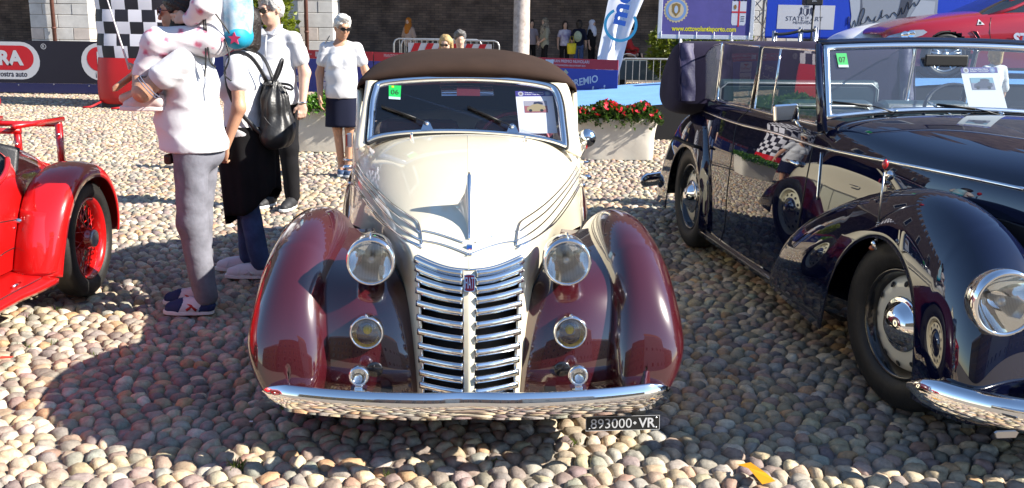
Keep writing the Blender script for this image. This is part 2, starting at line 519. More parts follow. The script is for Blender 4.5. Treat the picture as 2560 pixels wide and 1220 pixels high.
def cobbles():
    rg = np.random.default_rng(11)
    ax, ay = 0.080, 0.060
    y0, y1 = 2.2, 27.8
    nyy = int((y1 - y0) / ay); xm = 15.6; nxx = int(2 * xm / ax)
    jj, ii = np.meshgrid(np.arange(nyy), np.arange(nxx), indexing='ij')
    X = -xm + (ii + 0.5 * (jj % 2)) * ax + rg.uniform(-0.40, 0.40, ii.shape) * ax
    Y = y0 + jj * ay + rg.uniform(-0.40, 0.40, ii.shape) * ay
    # slow waves so that the rows do not read as rows
    X += 0.05 * np.sin(Y * 2.1 + 0.7 * X); Y += 0.05 * np.sin(X * 1.7 + 1.3) + 0.03 * np.sin(X * 4.3 + Y)
    lim = np.minimum(0.53 * Y + 1.0 + np.where(Y < 9, 1.3, 0), xm - 0.4)
    want = (np.abs(X) < lim) & ((Y < 23.6) | ((X > 0.2) & (X < 4.6))) & (jj > 3) & (jj < nyy - 4) & (ii > 3) & (ii < nxx - 4)
    J, I = np.nonzero(want)
    px, py = X[J, I], Y[J, I]
    offs = [(a, b) for a in range(-3, 4) for b in range(-3, 4) if (a, b) != (0, 0)]
    nb = np.stack([np.stack([X[J + a, I + b] - px, Y[J + a, I + b] - py], -1) for a, b in offs], 1)   # n,k,2
    N = len(px)
    pal = np.array([(0.42, 0.36, 0.27), (0.36, 0.30, 0.235), (0.28, 0.255, 0.235), (0.30, 0.235, 0.215), (0.22, 0.18, 0.185),
                    (0.44, 0.385, 0.32), (0.30, 0.29, 0.275), (0.50, 0.46, 0.42), (0.40, 0.27, 0.17), (0.25, 0.23, 0.225), (0.34, 0.235, 0.20), (0.29, 0.30, 0.28)])
    pw = np.array([16, 14, 12, 12, 9, 10, 9, 5, 4, 6, 6, 4.0]); pw /= pw.sum()
    col = pal[rg.choice(len(pal), N, p=pw)] * np.array([1.20, 1.15, 1.01]) * rg.uniform(0.70, 1.18, (N, 1)) * rg.uniform(0.95, 1.05, (N, 3))
    hgt = rg.uniform(0.026, 0.038, N) - np.where(rg.random(N) < 0.06, 0.012, 0)
    tilt = rg.uniform(-0.13, 0.13, (N, 2))
    gap = rg.uniform(0.93, 1.0, N)
    pp = rg.uniform(7, 16, N)
    dist = np.hypot(px, py)
    # which ones show largest: in the frame, nearest, clear of the cars
    xn = px; t = py * _cp + CAM_H * _sp
    u = W_ / 2 + F_PX * px / t
    v = H_ / 2 + F_PX * (CAM_H * _cp - py * _sp) / t
    infr = (u > -10) & (u < W_ + 10) & (v < H_ + 25) & (v > 0)
    hidden = (u > 680) & (u < 1690) & (v < 1050)
    hidden |= (u > 2130) & (v < 1080)
    score = np.where(infr & ~hidden, dist, 1e9)
    near300 = np.argsort(score)[:300]
    solo = np.zeros(N, bool); solo[near300] = True

    def build(sel, seg, prof):
        n = len(sel); th = np.linspace(0, 2 * math.pi, seg, endpoint=False) + rg.uniform(0, 6.28, n)[:, None]
        d = np.stack([np.cos(th), np.sin(th)], -1)                      # n,seg,2
        q = nb[sel]                                                     # n,k,2
        L = (q ** 2).sum(-1) / 2
        dot = np.einsum('nkc,nsc->nks', q, d)
        r = np.where(dot > 1e-5, L[..., None] / np.maximum(dot, 1e-5), 1e3)
        r = np.minimum(r, 0.4)
        p = pp[sel][:, None]
        r = ((r ** -p[:, None]).sum(1)) ** (-1 / p) * gap[sel][:, None]
        r = np.minimum(r, 0.105)
        k = len(prof)
        V = np.zeros((n, k * seg + 1, 3))
        for a, (fr, fz) in enumerate(prof):
            s = slice(a * seg, (a + 1) * seg)
            wob = 1 + (rg.normal(0, 0.02, (n, seg)) if a else 0)
            V[:, s, 0] = r * fr * d[..., 0] * wob; V[:, s, 1] = r * fr * d[..., 1] * wob
            V[:, s, 2] = hgt[sel][:, None] * fz * (1 + (rg.normal(0, 0.05, (n, seg)) if a else 0))
        V[:, -1, 2] = hgt[sel] * 1.0
        V[..., 2] += np.clip(V[..., 2] / 0.04, 0, 1) * (V[..., 0] * tilt[sel, :1] + V[..., 1] * tilt[sel, 1:])
        V[..., 0] += px[sel][:, None]; V[..., 1] += py[sel][:, None]; V[..., 2] += SZ
        F = []
        for a in range(k - 1):
            for s in range(seg):
                s2 = (s + 1) % seg
                F.append((a * seg + s, a * seg + s2, (a + 1) * seg + s2, (a + 1) * seg + s))
        T = [((k - 1) * seg + s, (k - 1) * seg + (s + 1) % seg, k * seg) for s in range(seg)]
        return V, np.array(F), np.array(T)

    def emit(name, V, F, T, cols):
        n, nvv = V.shape[:2]
        off = (np.arange(n) * nvv)[:, None, None]
        Q = (F[None] + off).reshape(-1, 4); Tt = (T[None] + off).reshape(-1, 3)
        me = bpy.data.meshes.new(name)
        me.vertices.add(n * nvv); me.vertices.foreach_set('co', V.reshape(-1))
        lp = np.concatenate([Q.reshape(-1), Tt.reshape(-1)])
        me.loops.add(len(lp)); me.loops.foreach_set('vertex_index', lp.astype(np.int32))
        np_ = len(Q) + len(Tt); me.polygons.add(np_)
        st = np.concatenate([np.arange(len(Q)) * 4, len(Q) * 4 + np.arange(len(Tt)) * 3])
        me.polygons.foreach_set('loop_start', st.astype(np.int32))
        me.polygons.foreach_set('use_smooth', np.ones(np_, bool))
        me.update(calc_edges=True)
        ca = me.attributes.new('Col', 'FLOAT_COLOR', 'POINT')
        c = np.ones((n, nvv, 4)); c[..., :3] = cols[:, None]
        ca.data.foreach_set('color', c.reshape(-1).astype(np.float32))
        return me
    prof4 = [(1.0, -0.25), (0.97, 0.35), (0.80, 0.76), (0.45, 0.96)]
    prof3 = [(1.0, -0.2), (0.92, 0.50), (0.58, 0.92)]
    prof2 = [(1.0, 0.0), (0.74, 0.80)]
    idx = np.arange(N)
    side = (np.abs(px) > 0.53 * py + 0.45)
    for k in near300:
        V, F, T = build(np.array([k]), 12, prof3[:1] + [(0.95, 0.45), (0.62, 0.90)])
        me = emit('cobblestone', V, F, T, col[[k]])
        me.materials.append(M['stone'])
        lobj('cobblestone', me, None, square)
    rest = ~solo
    for nm, sel, seg, prof in (('near', idx[rest & (py < 5.2) & ~side], 10, prof4), ('flank', idx[rest & (py < 10) & side], 7, prof2), ('mid', idx[rest & (py >= 5.2) & (py < 10) & ~side], 7, prof3), ('far', idx[rest & (py >= 10) & (py < 16)], 6, prof2), ('farthest', idx[rest & (py >= 16)], 5, prof2)):
        V, F, T = build(sel, seg, prof)
        me = emit('cobblestones', V, F, T, col[sel]); me.materials.append(M['stone'])
        o = lobj('cobblestones', me, None, square); o['kind'] = 'stuff'
cobbles()
# ------------------------------------------------------------------ shared car pieces
class Frame:
    """local car axes: x to the picture's right, y towards the tail, z up"""
    def __init__(s, root): s.M = Matrix.Translation(root.location) @ Matrix.Rotation(root.rotation_euler.z, 4, 'Z'); s.I = s.M.inverted()
    def ray(s, px, py):
        o = s.I @ CAM; return o, (s.I.to_3x3() @ ray(px, py)).normalized()
    def at_s(s, px, py, y):
        o, d = s.ray(px, py); return o + d * ((y - o.y) / d.y)
    def at_u(s, px, py, x):
        o, d = s.ray(px, py); return o + d * ((x - o.x) / d.x)
    def at_z(s, px, py, z):
        o, d = s.ray(px, py); return o + d * ((z - o.z) / d.z)
    def at_pl(s, px, py, p0, n):
        o, d = s.ray(px, py); n = Vector(n); return o + d * ((Vector(p0) - o).dot(n) / d.dot(n))
    def hit(s, bvh, px, py):
        o, d = s.ray(px, py); p, n, i, t = bvh.ray_cast(o, d)
        if p is None: return None, None
        if n.dot(d) > 0: n = -n
        return p, n

def bvh_of(*objs):
    v, f = [], []
    for o in objs:
        k = len(v); v += [p.co.copy() for p in o.data.vertices]; f += [tuple(i + k for i in q.vertices) for q in o.data.polygons]
    return BVHTree.FromPolygons(v, f)

def on_path(fr, bvh, pix, n=24, lift=0.004):
    pts = []
    for px, py in np.asarray(path_spl([(a, b, 0) for a, b in pix], n))[:, :2]:
        p, nn = fr.hit(bvh, px, py)
        if p is not None: pts.append(p + nn * lift)
    return pts

def fender(name, keys, side, mt, parent, zb=0.24, arch=None, n=(56, 40), expo=2.4, keep=None, thick=0.006, tuck=None):
    """keys rows: (s, ztop, u_centre, w_out, w_in); arch=(s_axle, radius, z_axle)"""
    K = np.asarray(keys, float)
    A = spl(K, np.linspace(0, 1, n[0]))
    P = np.zeros((n[0], n[1], 3))
    for i, (s, zt, uc, wo, wi) in enumerate(A):
        zt = max(zt, zb + 0.002)
        z0 = zb
        if arch:
            q = arch[1] ** 2 - (s - arch[0]) ** 2
            if q > 0: z0 = max(zb, arch[2] + math.sqrt(q))
        f = min(0.97, max(0.0, (z0 - zb) / (zt - zb)))
        ph0 = math.asin(min(1, f ** (expo / 2)))
        ph = np.linspace(ph0, math.pi, n[1])
        c, sn = np.cos(ph), np.sin(ph)
        uu = np.sign(c) * np.abs(c) ** (2 / expo)
        P[i, :, 0] = side * (uc + np.where(c > 0, wo, wi) * uu)
        P[i, :, 1] = s
        P[i, :, 2] = zb + (zt - zb) * np.abs(sn) ** (2 / expo)
        if tuck:
            dz = np.clip((tuck[0] - P[i, :, 2]) / (tuck[0] - zb), 0, 1)
            P[i, :, 0] -= side * np.where(c > 0, 1, -.3) * tuck[1] * dz ** 2 * min(1, wo / .2)
    o = grid(name, P, mt, parent, keep=keep, thick=thick)
    return o

def tyre_prof(R_, w, r_in):
    h = w / 2
    return [(r_in, -h * 0.55), (r_in + 0.02, -h * 0.86), (R_ - 0.075, -h), (R_ - 0.03, -h * 0.93), (R_ - 0.010, -h * 0.78), (R_ - 0.002, -h * 0.5), (R_, 0),
            (R_ - 0.002, h * 0.5), (R_ - 0.010, h * 0.78), (R_ - 0.03, h * 0.93), (R_ - 0.075, h), (r_in + 0.02, h * 0.86), (r_in, h * 0.55)]

def disc_wheel(parent, c, d, R_, w, rim_mat, hole_mat, cap=True, ring=None, rr=0.215):
    """steel disc wheel with chrome hub cap; d = outward axle"""
    c, d = Vector(c), Vector(d).normalized()
    e = thing('wheel', None, None, (0, 0, 0)); e.parent = parent
    if True:
        lathe('tyre', tyre_prof(R_, w, rr + 0.01), c, d, M['rubber'], e, 56)
        k = w / 2
        lathe('rim', [(rr + 0.014, k * 0.5), (rr + 0.016, k * 0.72), (rr + 0.004, k * 0.80), (rr - 0.004, k * 0.62), (rr - 0.012, k * 0.2), (rr - 0.02, k * 0.1)], c, d, ring or rim_mat, e, 56)
        lathe('wheel_disc', [(rr - 0.018, k * 0.1), (rr - 0.03, k * 0.35), (rr - 0.06, k * 0.52), (rr - 0.10, k * 0.55), (0.03, k * 0.5), (0.001, k * 0.5)], c, d, rim_mat, e, 56)
        if cap:
            lathe('hub_cap', [(0.118, k * 0.50), (0.120, k * 0.60), (0.112, k * 0.68), (0.100, k * 0.66), (0.094, k * 0.72), (0.075, k * 1.02), (0.05, k * 1.22), (0.025, k * 1.3), (0.0005, k * 1.32)], c, d, M['chrome'], e, 48)
        x, y, z = basis(d)
        for i in range(12):
            a = i * math.pi / 6
            p = c + (x * math.cos(a) + y * math.sin(a)) * (rr - 0.052) + d * (k * 0.50)
            n = (d * 1.0 + (x * math.cos(a) + y * math.sin(a)) * 0.45).normalized()
            lathe('vent_hole', [(0.0005, 0.006), (0.011, 0.006), (0.014, 0.0045)], p, n, hole_mat, e, 12)
    return e

def headlamp(parent, c, d, r, depth, name='headlamp', bulb=None, crest=True, bucket='chrome'):
    c, d = Vector(c), Vector(d).normalized()
    e = thing(name, None, None); e.parent = parent
    pr = [(r * 0.86, 0.012), (r * 0.90, 0.020), (r * 0.97, 0.018), (r * 1.02, 0.004), (r * 1.03, -0.012), (r * 1.0, -0.025)]
    lathe('bezel', pr, c, d, M['chrome'], e, 56)
    body = [(r * 1.0, -0.022)] + [(r * math.cos(a) ** 0.8 * 1.0, -0.025 - depth * math.sin(a)) for a in np.linspace(0.12, 1.5, 14)] + [(0.0005, -0.025 - depth)]
    lathe('shell', body, c, d, M[bucket], e, 48)
    lathe('reflector', [(r * 0.9 * t, -0.9 * r * (1 - t * t) + 0.004) for t in np.linspace(0.02, 1, 14)], c, d, M['reflector'], e, 48)
    lathe('lens', [(0.0005, 0.032)] + [(r * 0.9 * t, 0.014 + 0.018 * (1 - t * t)) for t in np.linspace(0.12, 1, 10)], c, d, M['lens'], e, 48)
    kb = .30 * r if bulb else .17 * r
    lathe('bulb', [(0.0005, -0.01), (kb * .7, -0.012), (kb, -0.012 - kb), (kb * .7, -0.02 - 1.6 * kb), (kb * .5, -.8 * r)], c, d, bulb or M['galv'], e, 16)
    if crest:
        x, y, z = basis(d)
        t = c + y * (r * 1.03) + d * 0.0
        sweep('crest', [t - d * 0.075 + y * -0.006, t - d * 0.04 + y * 0.004, t - d * 0.01 + y * 0.006, t + d * 0.012 - y * 0.006], [(-0.005, -0.004), (0.005, -0.004), (0.0015, 0.008), (-0.0015, 0.008)], M['chrome'], e, up=y)
    return e

# ------------------------------------------------------------------ cream and maroon cabriolet
cab = thing('cabriolet', 'cream and maroon vintage cabriolet with brown soft top and chrome slatted grille', 'car', (-0.14, 3.2, 0), R(3.0))
CF = Frame(cab)
NOSE = [
 [(0, .105, .235), (.075, .135, .235), (.165, .190, .235), (.195, .26, .235), (.25, .55, .235), (.31, 1.0, .235)],
 [(0, .125, .42), (.08, .155, .42), (.172, .210, .42), (.208, .28, .42), (.28, .60, .42), (.34, 1.05, .40)],
 [(0, .175, .60), (.088, .205, .605), (.182, .258, .615), (.228, .34, .62), (.31, .68, .60), (.38, 1.12, .50)],
 [(0, .245, .715), (.094, .270, .722), (.192, .315, .752), (.248, .40, .768), (.345, .78, .735), (.42, 1.22, .56)],
 [(0, .36, .787), (.10, .385, .787), (.205, .44, .795), (.285, .56, .785), (.385, .95, .745), (.47, 1.34, .60)],
 [(0, .66, .862), (.125, .685, .856), (.25, .76, .842), (.36, .92, .812), (.46, 1.24, .752), (.53, 1.52, .60)],
 [(0, 1.22, .950), (.165, 1.235, .938), (.32, 1.29, .905), (.45, 1.40, .850), (.545, 1.57, .760), (.585, 1.70, .58)],
 [(0, 1.97, 1.012), (.20, 1.98, 1.003), (.39, 2.00, .972), (.530, 2.03, .905), (.612, 2.07, .775), (.634, 2.09, .52)],
 [(0, 2.16, .86), (.20, 2.17, .87), (.40, 2.20, .90), (.575, 2.26, .925), (.642, 2.30, .80), (.660, 2.32, .52)],
]
nu, nv = 97, 61
Pn = net(NOSE, nu, nv)
gi = int(round(3 / 8 * (nu - 1))); gj = int(round(2 / 5 * (nv - 1)))
Pf = join_sym(Pn)
mid = nv - 1
hood = grid('hood', Pf, M['cream'], cab, keep=lambda i, j: not (i < gi and abs((j + 0.5) - mid) < gj))
# the hood crease / centre rib
rib = [Pn[i, 0] + np.array([0, 0, -0.0004]) for i in range(gi + 1, nu - 14)]
tube('centre_rib', rib, [0.0016 for k in range(len(rib))], M['cream'], cab, 6)
# grille: dark recess, centre bar, frame and slats
gb = Pn[:gi + 1, :gj + 1].copy()
inn = gb.copy(); inn[..., 1] += 0.055; inn[..., 2] -= 0.004
grille = thing('grille', None, None); grille.parent = cab
grid('recess', join_sym(inn), M['void'], grille)
for sd in (1, -1):
    e = np.concatenate([gb[:, -1], gb[-1, ::-1]], 0); e[:, 0] *= sd
    tube('grille_frame', e, 0.0055, M['chrome'], grille, 8)
    cb = gb[:, 3].copy(); cb[:, 0] *= sd
    tube('centre_trim', cb, 0.0028, M['chrome'], grille, 8)
    w = inn[:, -1].copy(); w2 = gb[:, -1].copy(); w[:, 0] *= sd; w2[:, 0] *= sd
    grid('side_plate', np.stack([w, w2], 1), M['galv'], grille)
cj = 3
cbar = join_sym(gb[:, :cj + 1]); cbar[..., 1] -= 0.014
grid('centre_bar', cbar, M['cream'], grille)
for sd in (1, -1):
    w_a, w_b = cbar[:, -1 if sd > 0 else 0], cbar[:, -1 if sd > 0 else 0] + np.array([0, .05, 0])
    grid('centre_bar_side', np.stack([w_a, w_b], 1), M['cream'], grille)
NS = 12
tz = np.linspace(0.03, 0.96, NS)
for k, t in enumerate(tz):
    row = spl(gb, np.array([t]))[0][cj:]
    for sd in (1, -1):
        r = row.copy(); r[:, 0] *= sd
        r = path_spl(r, 18)
        sweep('slat', r, [(0.026, 0.0150), (0.012, 0.0150), (-0.004, 0.006), (-0.010, -0.002), (-0.011, -0.0095), (0.004, -0.0120), (0.026, -0.008)] if sd > 0 else
              [(-0.026, 0.0150), (-0.012, 0.0150), (0.004, 0.006), (0.010, -0.002), (0.011, -0.0095), (-0.004, -0.0120), (-0.026, -0.008)], M['chrome'], grille, up=(0, 0, 1))
# rounded lower valance that shows under the bumper
mobj('valance_tip', [(-0.085, .12, .235), (0.085, .12, .235), (0, .075, .215), (0, .16, .185), (-0.07, .3, .2), (0.07, .3, .2)], [(0, 2, 3), (2, 1, 3), (0, 3, 4), (1, 5, 3), (3, 5, 4)], M['cream'], cab, False)
hb = bvh_of(hood)

# maroon catwalk panels under the lamps
for sd in (1, -1):
    AP = [
     [(.172, .245, .225), (.25, .215, .225), (.36, .205, .225), (.47, .215, .225), (.62, .26, .225)],
     [(.178, .262, .34), (.25, .225, .34), (.36, .213, .34), (.47, .222, .34), (.62, .27, .34)],
     [(.195, .300, .46), (.262, .258, .46), (.365, .240, .46), (.475, .250, .46), (.62, .30, .46)],
     [(.222, .36, .57), (.285, .315, .57), (.375, .292, .57), (.48, .302, .57), (.62, .36, .57)],
     [(.275, .47, .650), (.325, .42, .652), (.40, .392, .652), (.49, .402, .652), (.62, .46, .66)],
     [(.345, .66, .705), (.385, .62, .705), (.44, .60, .705), (.51, .61, .71), (.62, .64, .73)],
     [(.40, .90, .73), (.44, .88, .73), (.48, .87, .735), (.54, .88, .745), (.62, .90, .76)],
    ]
    Pa = net(AP, 40, 34); Pa[..., 0] *= sd
    ap = grid('apron_panel', Pa, M['maroon'], cab)
    bead = Pa[:30, 0].copy(); bead[:, 0] += sd * 0.003; bead[:, 1] -= 0.004
    tube('rubber_bead', bead, 0.004, M['black'], cab, 6)
    FK = [(.150, .245, .655, .075, .09), (.165, .36, .655, .125, .11), (.205, .50, .652, .160, .125), (.29, .635, .645, .185, .145), (.43, .745, .637, .203, .165),
          (.62, .812, .628, .218, .185), (.85, .822, .620, .225, .19), (1.10, .765, .618, .222, .18), (1.38, .645, .622, .205, .14), (1.66, .49, .635, .175, .09), (1.92, .33, .65, .13, .06), (2.1, .25, .66, .10, .05)]
    fe = fender('front_fender', FK, sd, M['maroon'], cab, zb=0.245, arch=(.80, .345, .33), n=(70, 44), expo=2.25, tuck=(.46, .11))
    headlamp(cab, (sd * .357, .262, .742), (0, -1, -0.02), 0.088, 0.19)
    box('lamp_bracket', (sd * .357 - .03, .36, .62), (sd * .357 + .03, .46, .70), M['maroon'], cab, bevel=0.01)
    headlamp(cab, (sd * .372, .225, .486), (0, -1, 0), 0.062, 0.07, 'fog_lamp', M['yellow_bulb'], False)
    lathe('fog_lamp_clip', [(0.0005, .010), (.006, .006), (.007, -.004)], (sd * .372, .215, .486 + .066), (0, -1, 0.3), M['chrome'], cab, 12)
    # small marker lamp on the bumper
    ml = thing('marker_lamp', None, None); ml.parent = cab
    c = Vector((sd * .387, .075, .374))
    lathe('bezel', [(.026, .014), (.030, .018), (.036, .010), (.037, -.004), (.030, -.03), (.012, -.045), (.0005, -.047)], c, (0, -1, 0), M['chrome'], ml, 36)
    lathe('lens', [(.0005, .017), (.015, .016), (.027, .013)], c, (0, -1, 0), M['lens'], ml, 30)
    lathe('reflector', [(.0005, -.012), (.016, -.006), (.027, .008)], c, (0, -1, 0), M['reflector'], ml, 30)
    box('foot', (c.x - .014, .045, .325), (c.x + .014, .085, .342), M['chrome'], ml, bevel=.003)
    box('foot_plate', (c.x - .028, .03, .327), (c.x + .028, .09, .333), M['chrome'], ml)
    lathe('dark_socket', [(.0005, .004), (.026, .004), (.03, 0)], (sd * .345, .214, .345), (0, -1, 0), M['gloss_black'], cab, 30)

# bumper blade
bx = np.linspace(-1, 1, 61)
bp = np.stack([bx * .745, 0.012 + 0.13 * np.abs(bx) ** 2.6 + 0.012 * np.exp(-(bx / .12) ** 2), np.full(61, .283) + 0 * bx], 1)
tap = np.clip((1 - np.abs(bx)) / .13, 0, 1) ** 0.5 * 0.90 + 0.10
a = np.linspace(-1.72, 1.72, 17)
sec = [(-math.cos(t) ** 1 * 0.036 if abs(t) < 1.57 else 0.004, math.sin(t) * 0.056) for t in a]
sec = [(-b, n_) for b, n_ in path_spl([(0.004, -.052), (.022, -.047), (.036, -.030), (.037, -.012), (.026, .018), (.010, .042), (-.006, .052)], 21)] + [(0.016, 0.048), (0.016, -0.046)]
sec = [(-b, n_) for b, n_ in sec]
sweep('bumper', bp, [(-b, n_) for b, n_ in sec], M['chrome'], cab, up=(0, 0, 1), scale=np.stack([tap, tap], 1))
for sd in (1, -1):
    box('bumper_iron', (sd * .30 - .02, .05, .25), (sd * .30 + .02, .5, .28), M['black'], cab)
    tq = CF.at_s(873, 350, 2.10); box('turn_signal', (sd * abs(tq.x) - .012, 2.10, tq.z - .04), (sd * abs(tq.x) + .012, 2.13, tq.z + .035), M['white'], cab, bevel=.004)
    box('turn_signal_lens', (sd * (abs(tq.x) + .013) - .004, 2.094, tq.z - .034), (sd * (abs(tq.x) + .013) + .004, 2.126, tq.z + .030), M['redglass'], cab)
# number plate
pl = thing('number_plate', None, None); pl.parent = cab
pc = Vector((.556, .085, .186)); px_ = Vector((1, .02, .012)).normalized(); pu = Vector((-.012, .10, 1)).normalized(); pn = px_.cross(pu)
pw, ph = .135, .027
MB().prism([pc + px_ * a + pu * b for a, b in ((-pw, -ph), (pw, -ph), (pw, ph), (-pw, ph))], (0, .004, 0), (0, 0, 0)).build('plate', mat('plate_black', (.012, .012, .012), .5), pl)
pm = flat('plate_white', 235, 235, 235)
for a, b, c_, d_ in ((-pw, -ph, pw, -ph + .0015), (-pw, ph - .0015, pw, ph), (-pw, -ph, -pw + .0015, ph), (pw - .0015, -ph, pw, ph)):
    sheet('rim_line', [pc + px_ * a + pu * b + pn * .001, pc + px_ * c_ + pu * b + pn * .001, pc + px_ * c_ + pu * d_ + pn * .001, pc + px_ * a + pu * d_ + pn * .001], pm, pl)
text('lettering', '893000', pc + px_ * -.042, px_, pu, pm, pl, w=.150, h=.036, lift=.0016)
text('lettering', 'VR', pc + px_ * .088, px_, pu, pm, pl, w=.062, h=.036, bold=.02, lift=.0016)
sheet('lozenge', disc_pts(pc + px_ * .044 + pn * .0016, px_, pu, .007, 4), pm, pl)
for a, b in ((-.122, -.018), (.122, .018), (.122, -.018)):
    lathe('rivet', [(.0005, .003), (.003, .002), (.004, 0)], pc + px_ * a + pu * b + pn * .001, pn, M['steel'], pl, 10)
box('plate_arm', (.50, .09, .20), (.52, .16, .245), M['black'], cab)

# hood trim bars: four lines each side from nose bracket to cowl
def strip(pix, r=0.0038, nm='trim_bar', n=30, mt='chrome', lift=.003):
    p = on_path(CF, hb, pix, n, lift)
    if len(p) > 3: tube(nm, p, r, M[mt], cab, 8)
    return p
left = [[(891, 405), (920, 450), (978, 508), (1030, 545), (1047, 562), (1053, 590), (1055, 614)],
        [(887, 417), (915, 458), (970, 520), (1015, 556), (1051, 583)],
        [(884, 430), (912, 468), (965, 535), (1015, 580), (1052, 602)],
        [(884, 448), (905, 482), (950, 540), (1000, 590), (1053, 616)],
        [(884, 452), (895, 475), (930, 525), (980, 576), (1055, 622)]]
for L in left: strip(L)
strip([(891, 405), (886, 420), (883, 440), (884, 452)], .0028)
# mirror them to the other side in car space
for L in left:
    p = on_path(CF, hb, L, 30, .003)
    tube('trim_bar', [(-q.x, q.y, q.z) for q in p], .0038, M['chrome'], cab, 8)
for L in ([(1057, 578), (1100, 588), (1159, 608)], [(1057, 604), (1110, 614), (1180, 640)]):
    p = strip(L, .0036, 'nose_bar')
    tube('nose_bar', [(-q.x, q.y, q.z) for q in p], .0036, M['chrome'], cab, 8)
# fin ornament
fin = thing('hood_ornament', None, None); fin.parent = cab
fz = lambda y: float(np.interp(y, Pn[:, 0, 1], Pn[:, 0, 2]))
ys = np.linspace(.40, .78, 20)
top = np.array([fz(y) + 0.012 + 0.135 * max(0, 1 - ((y - .665) / .27) ** 2) ** 1.2 * (1 if y < .665 else max(0, 1 - ((y - .665) / .115)) ** .5) for y in ys])
ys = np.array([.385, .43, .48, .53, .57, .605, .635, .655, .672, .676, .69, .72, .76])
hh = np.array([.006, .012, .022, .042, .066, .094, .120, .136, .144, .130, .060, .022, .004])
wd = np.array([.006, .009, .012, .013, .013, .012, .011, .009, .005, .005, .012, .012, .004])
sec = []
Pq = np.zeros((len(ys), 7, 3))
for i in range(len(ys)):
    b = fz(ys[i]) - .004
    bw = .085 * (hh[i] / .144) ** .75 + .004
    for j, (fx, fh) in enumerate(((-1, -.02), (-.5, .10), (-.20, .42), (0, 1), (.20, .42), (.5, .10), (1, -.02))):
        Pq[i, j] = (fx * bw, ys[i] + abs(fx) * .05, b + fh * hh[i] - abs(fx) * bw * .05)
grid('fin', spl(Pq, np.linspace(0, 1, 40)), M['cream'], fin)
tube('fin_strip', [(0, ys[i], fz(ys[i]) - .002 + hh[i]) for i in range(9)], [.005, .005, .005, .005, .0055, .007, .009, .0085, .003], M['chrome'], fin, 8)
p, n_ = CF.hit(hb, 1190, 622)
bd = thing('badge', None, None); bd.parent = cab
q0 = Vector((0, p.y - .006, p.z)); up_ = Vector((0, .55, .85)).normalized()
MB().prism([q0 + Vector((a, 0, 0)) + up_ * b for a, b in ((-.011, -.019), (.011, -.019), (.011, .019), (-.011, .019))], (0, 0, 0), (0, .008, -.004)).build('plaque', M['chrome'], bd)
sheet('enamel', [q0 + Vector((a, -.001, .0006)) + up_ * b for a, b in ((-.0085, -.013), (.0085, -.013), (.0085, .012), (-.0085, .012))], flat('badge_blue', 40, 90, 170, .2), bd)
text('lettering', '1500', q0 + up_ * -.002, (1, .0, .25), up_, flat('badge_red', 190, 60, 40, .3), bd, w=.015, h=.007, bold=.03, lift=.002)
# grille badge
gq = Vector((0, float(gb[-6, 0, 1]) - .022, float(gb[-6, 0, 2]) + .004)); gu = Vector((0, .5, .86)).normalized()
gbd = thing('grille_badge', None, None); gbd.parent = grille
def gsh(nm, w, h0, h1, m_, l):
    pts = [(-w, h1), (-w, h0 + .006), (-w * .8, h0 + .002), (0, h0), (w * .8, h0 + .002), (w, h0 + .006), (w, h1), (w * .6, h1 + .002), (0, h1 + .003), (-w * .6, h1 + .002)][::-1]
    return sheet(nm, [gq + Vector((a, 0, 0)) + gu * b + Vector((0, -l, l * .45)) for a, b in pts][::-1], m_, gbd)
gsh('chrome_rim', .0195, -.033, .030, M['chrome'], .004)
gsh('red_field', .0170, -.0300, .0270, flat('badge_crimson', 78, 14, 34, .25), .005)
text('lettering', 'FIAT', gq + Vector((0, -.006, .003)), (1, 0, 0), gu, M['chrome'], gbd, w=.030, h=.042, bold=.0, lift=.001)

# ------------------------------------------------------------------ cowl, windscreen, body, roof
p0 = Vector((0, 2.03, .985)); wn = Vector((0, -.31, .27)).cross(Vector((1, 0, 0)))
w_n = Vector((0, -(1.292 - 1.0), (2.3 - 2.03))).normalized()
wp0 = Vector((0, 2.035, 1.0))
def W(px, py, lift=0.0):
    return CF.at_pl(px, py, wp0 + w_n * lift, w_n)
outer = [(957, 203), (1060, 193), (1170, 191), (1280, 196), (1362, 208), (1394, 225), (1407, 262), (1413, 310), (1418, 366), (1395, 364), (1310, 346), (1170, 335), (1030, 337), (940, 350), (917, 355), (921, 300), (926, 250), (934, 220)]
def wsmooth(pix, n, lift=0.0):
    P = np.array([W(*q, lift) for q in pix])
    return ring_spl(P, n)
out_r = wsmooth(outer, 120)
ctr = out_r.mean(0)
def inset(Rg, d):
    T = np.roll(Rg, -1, 0) - np.roll(Rg, 1, 0); T /= np.linalg.norm(T, axis=1)[:, None]
    N = np.cross(T, np.array(w_n)); s = np.sign(((ctr - Rg) * N).sum(1).mean())
    return Rg + N * s * d
in_r = inset(out_r, .034)
mid_r = inset(out_r, .015)
wnv = np.array(w_n)
ws = thing('windscreen', None, None); ws.parent = cab
Pfm = np.stack([out_r + wnv * .002, inset(out_r, .004) + wnv * .016, mid_r + wnv * .020, inset(out_r, .024) + wnv * .012, in_r + wnv * .004, in_r - wnv * .01], 1)
grid('chrome_frame', Pfm, M['chrome'], ws, cu=True)
tube('rubber_seal', inset(out_r, -.004), .007, M['black'], ws, 8, closed=True)
mobj('pane', in_r + wnv * .003, [tuple(range(len(in_r)))], M['wind'], ws, False)
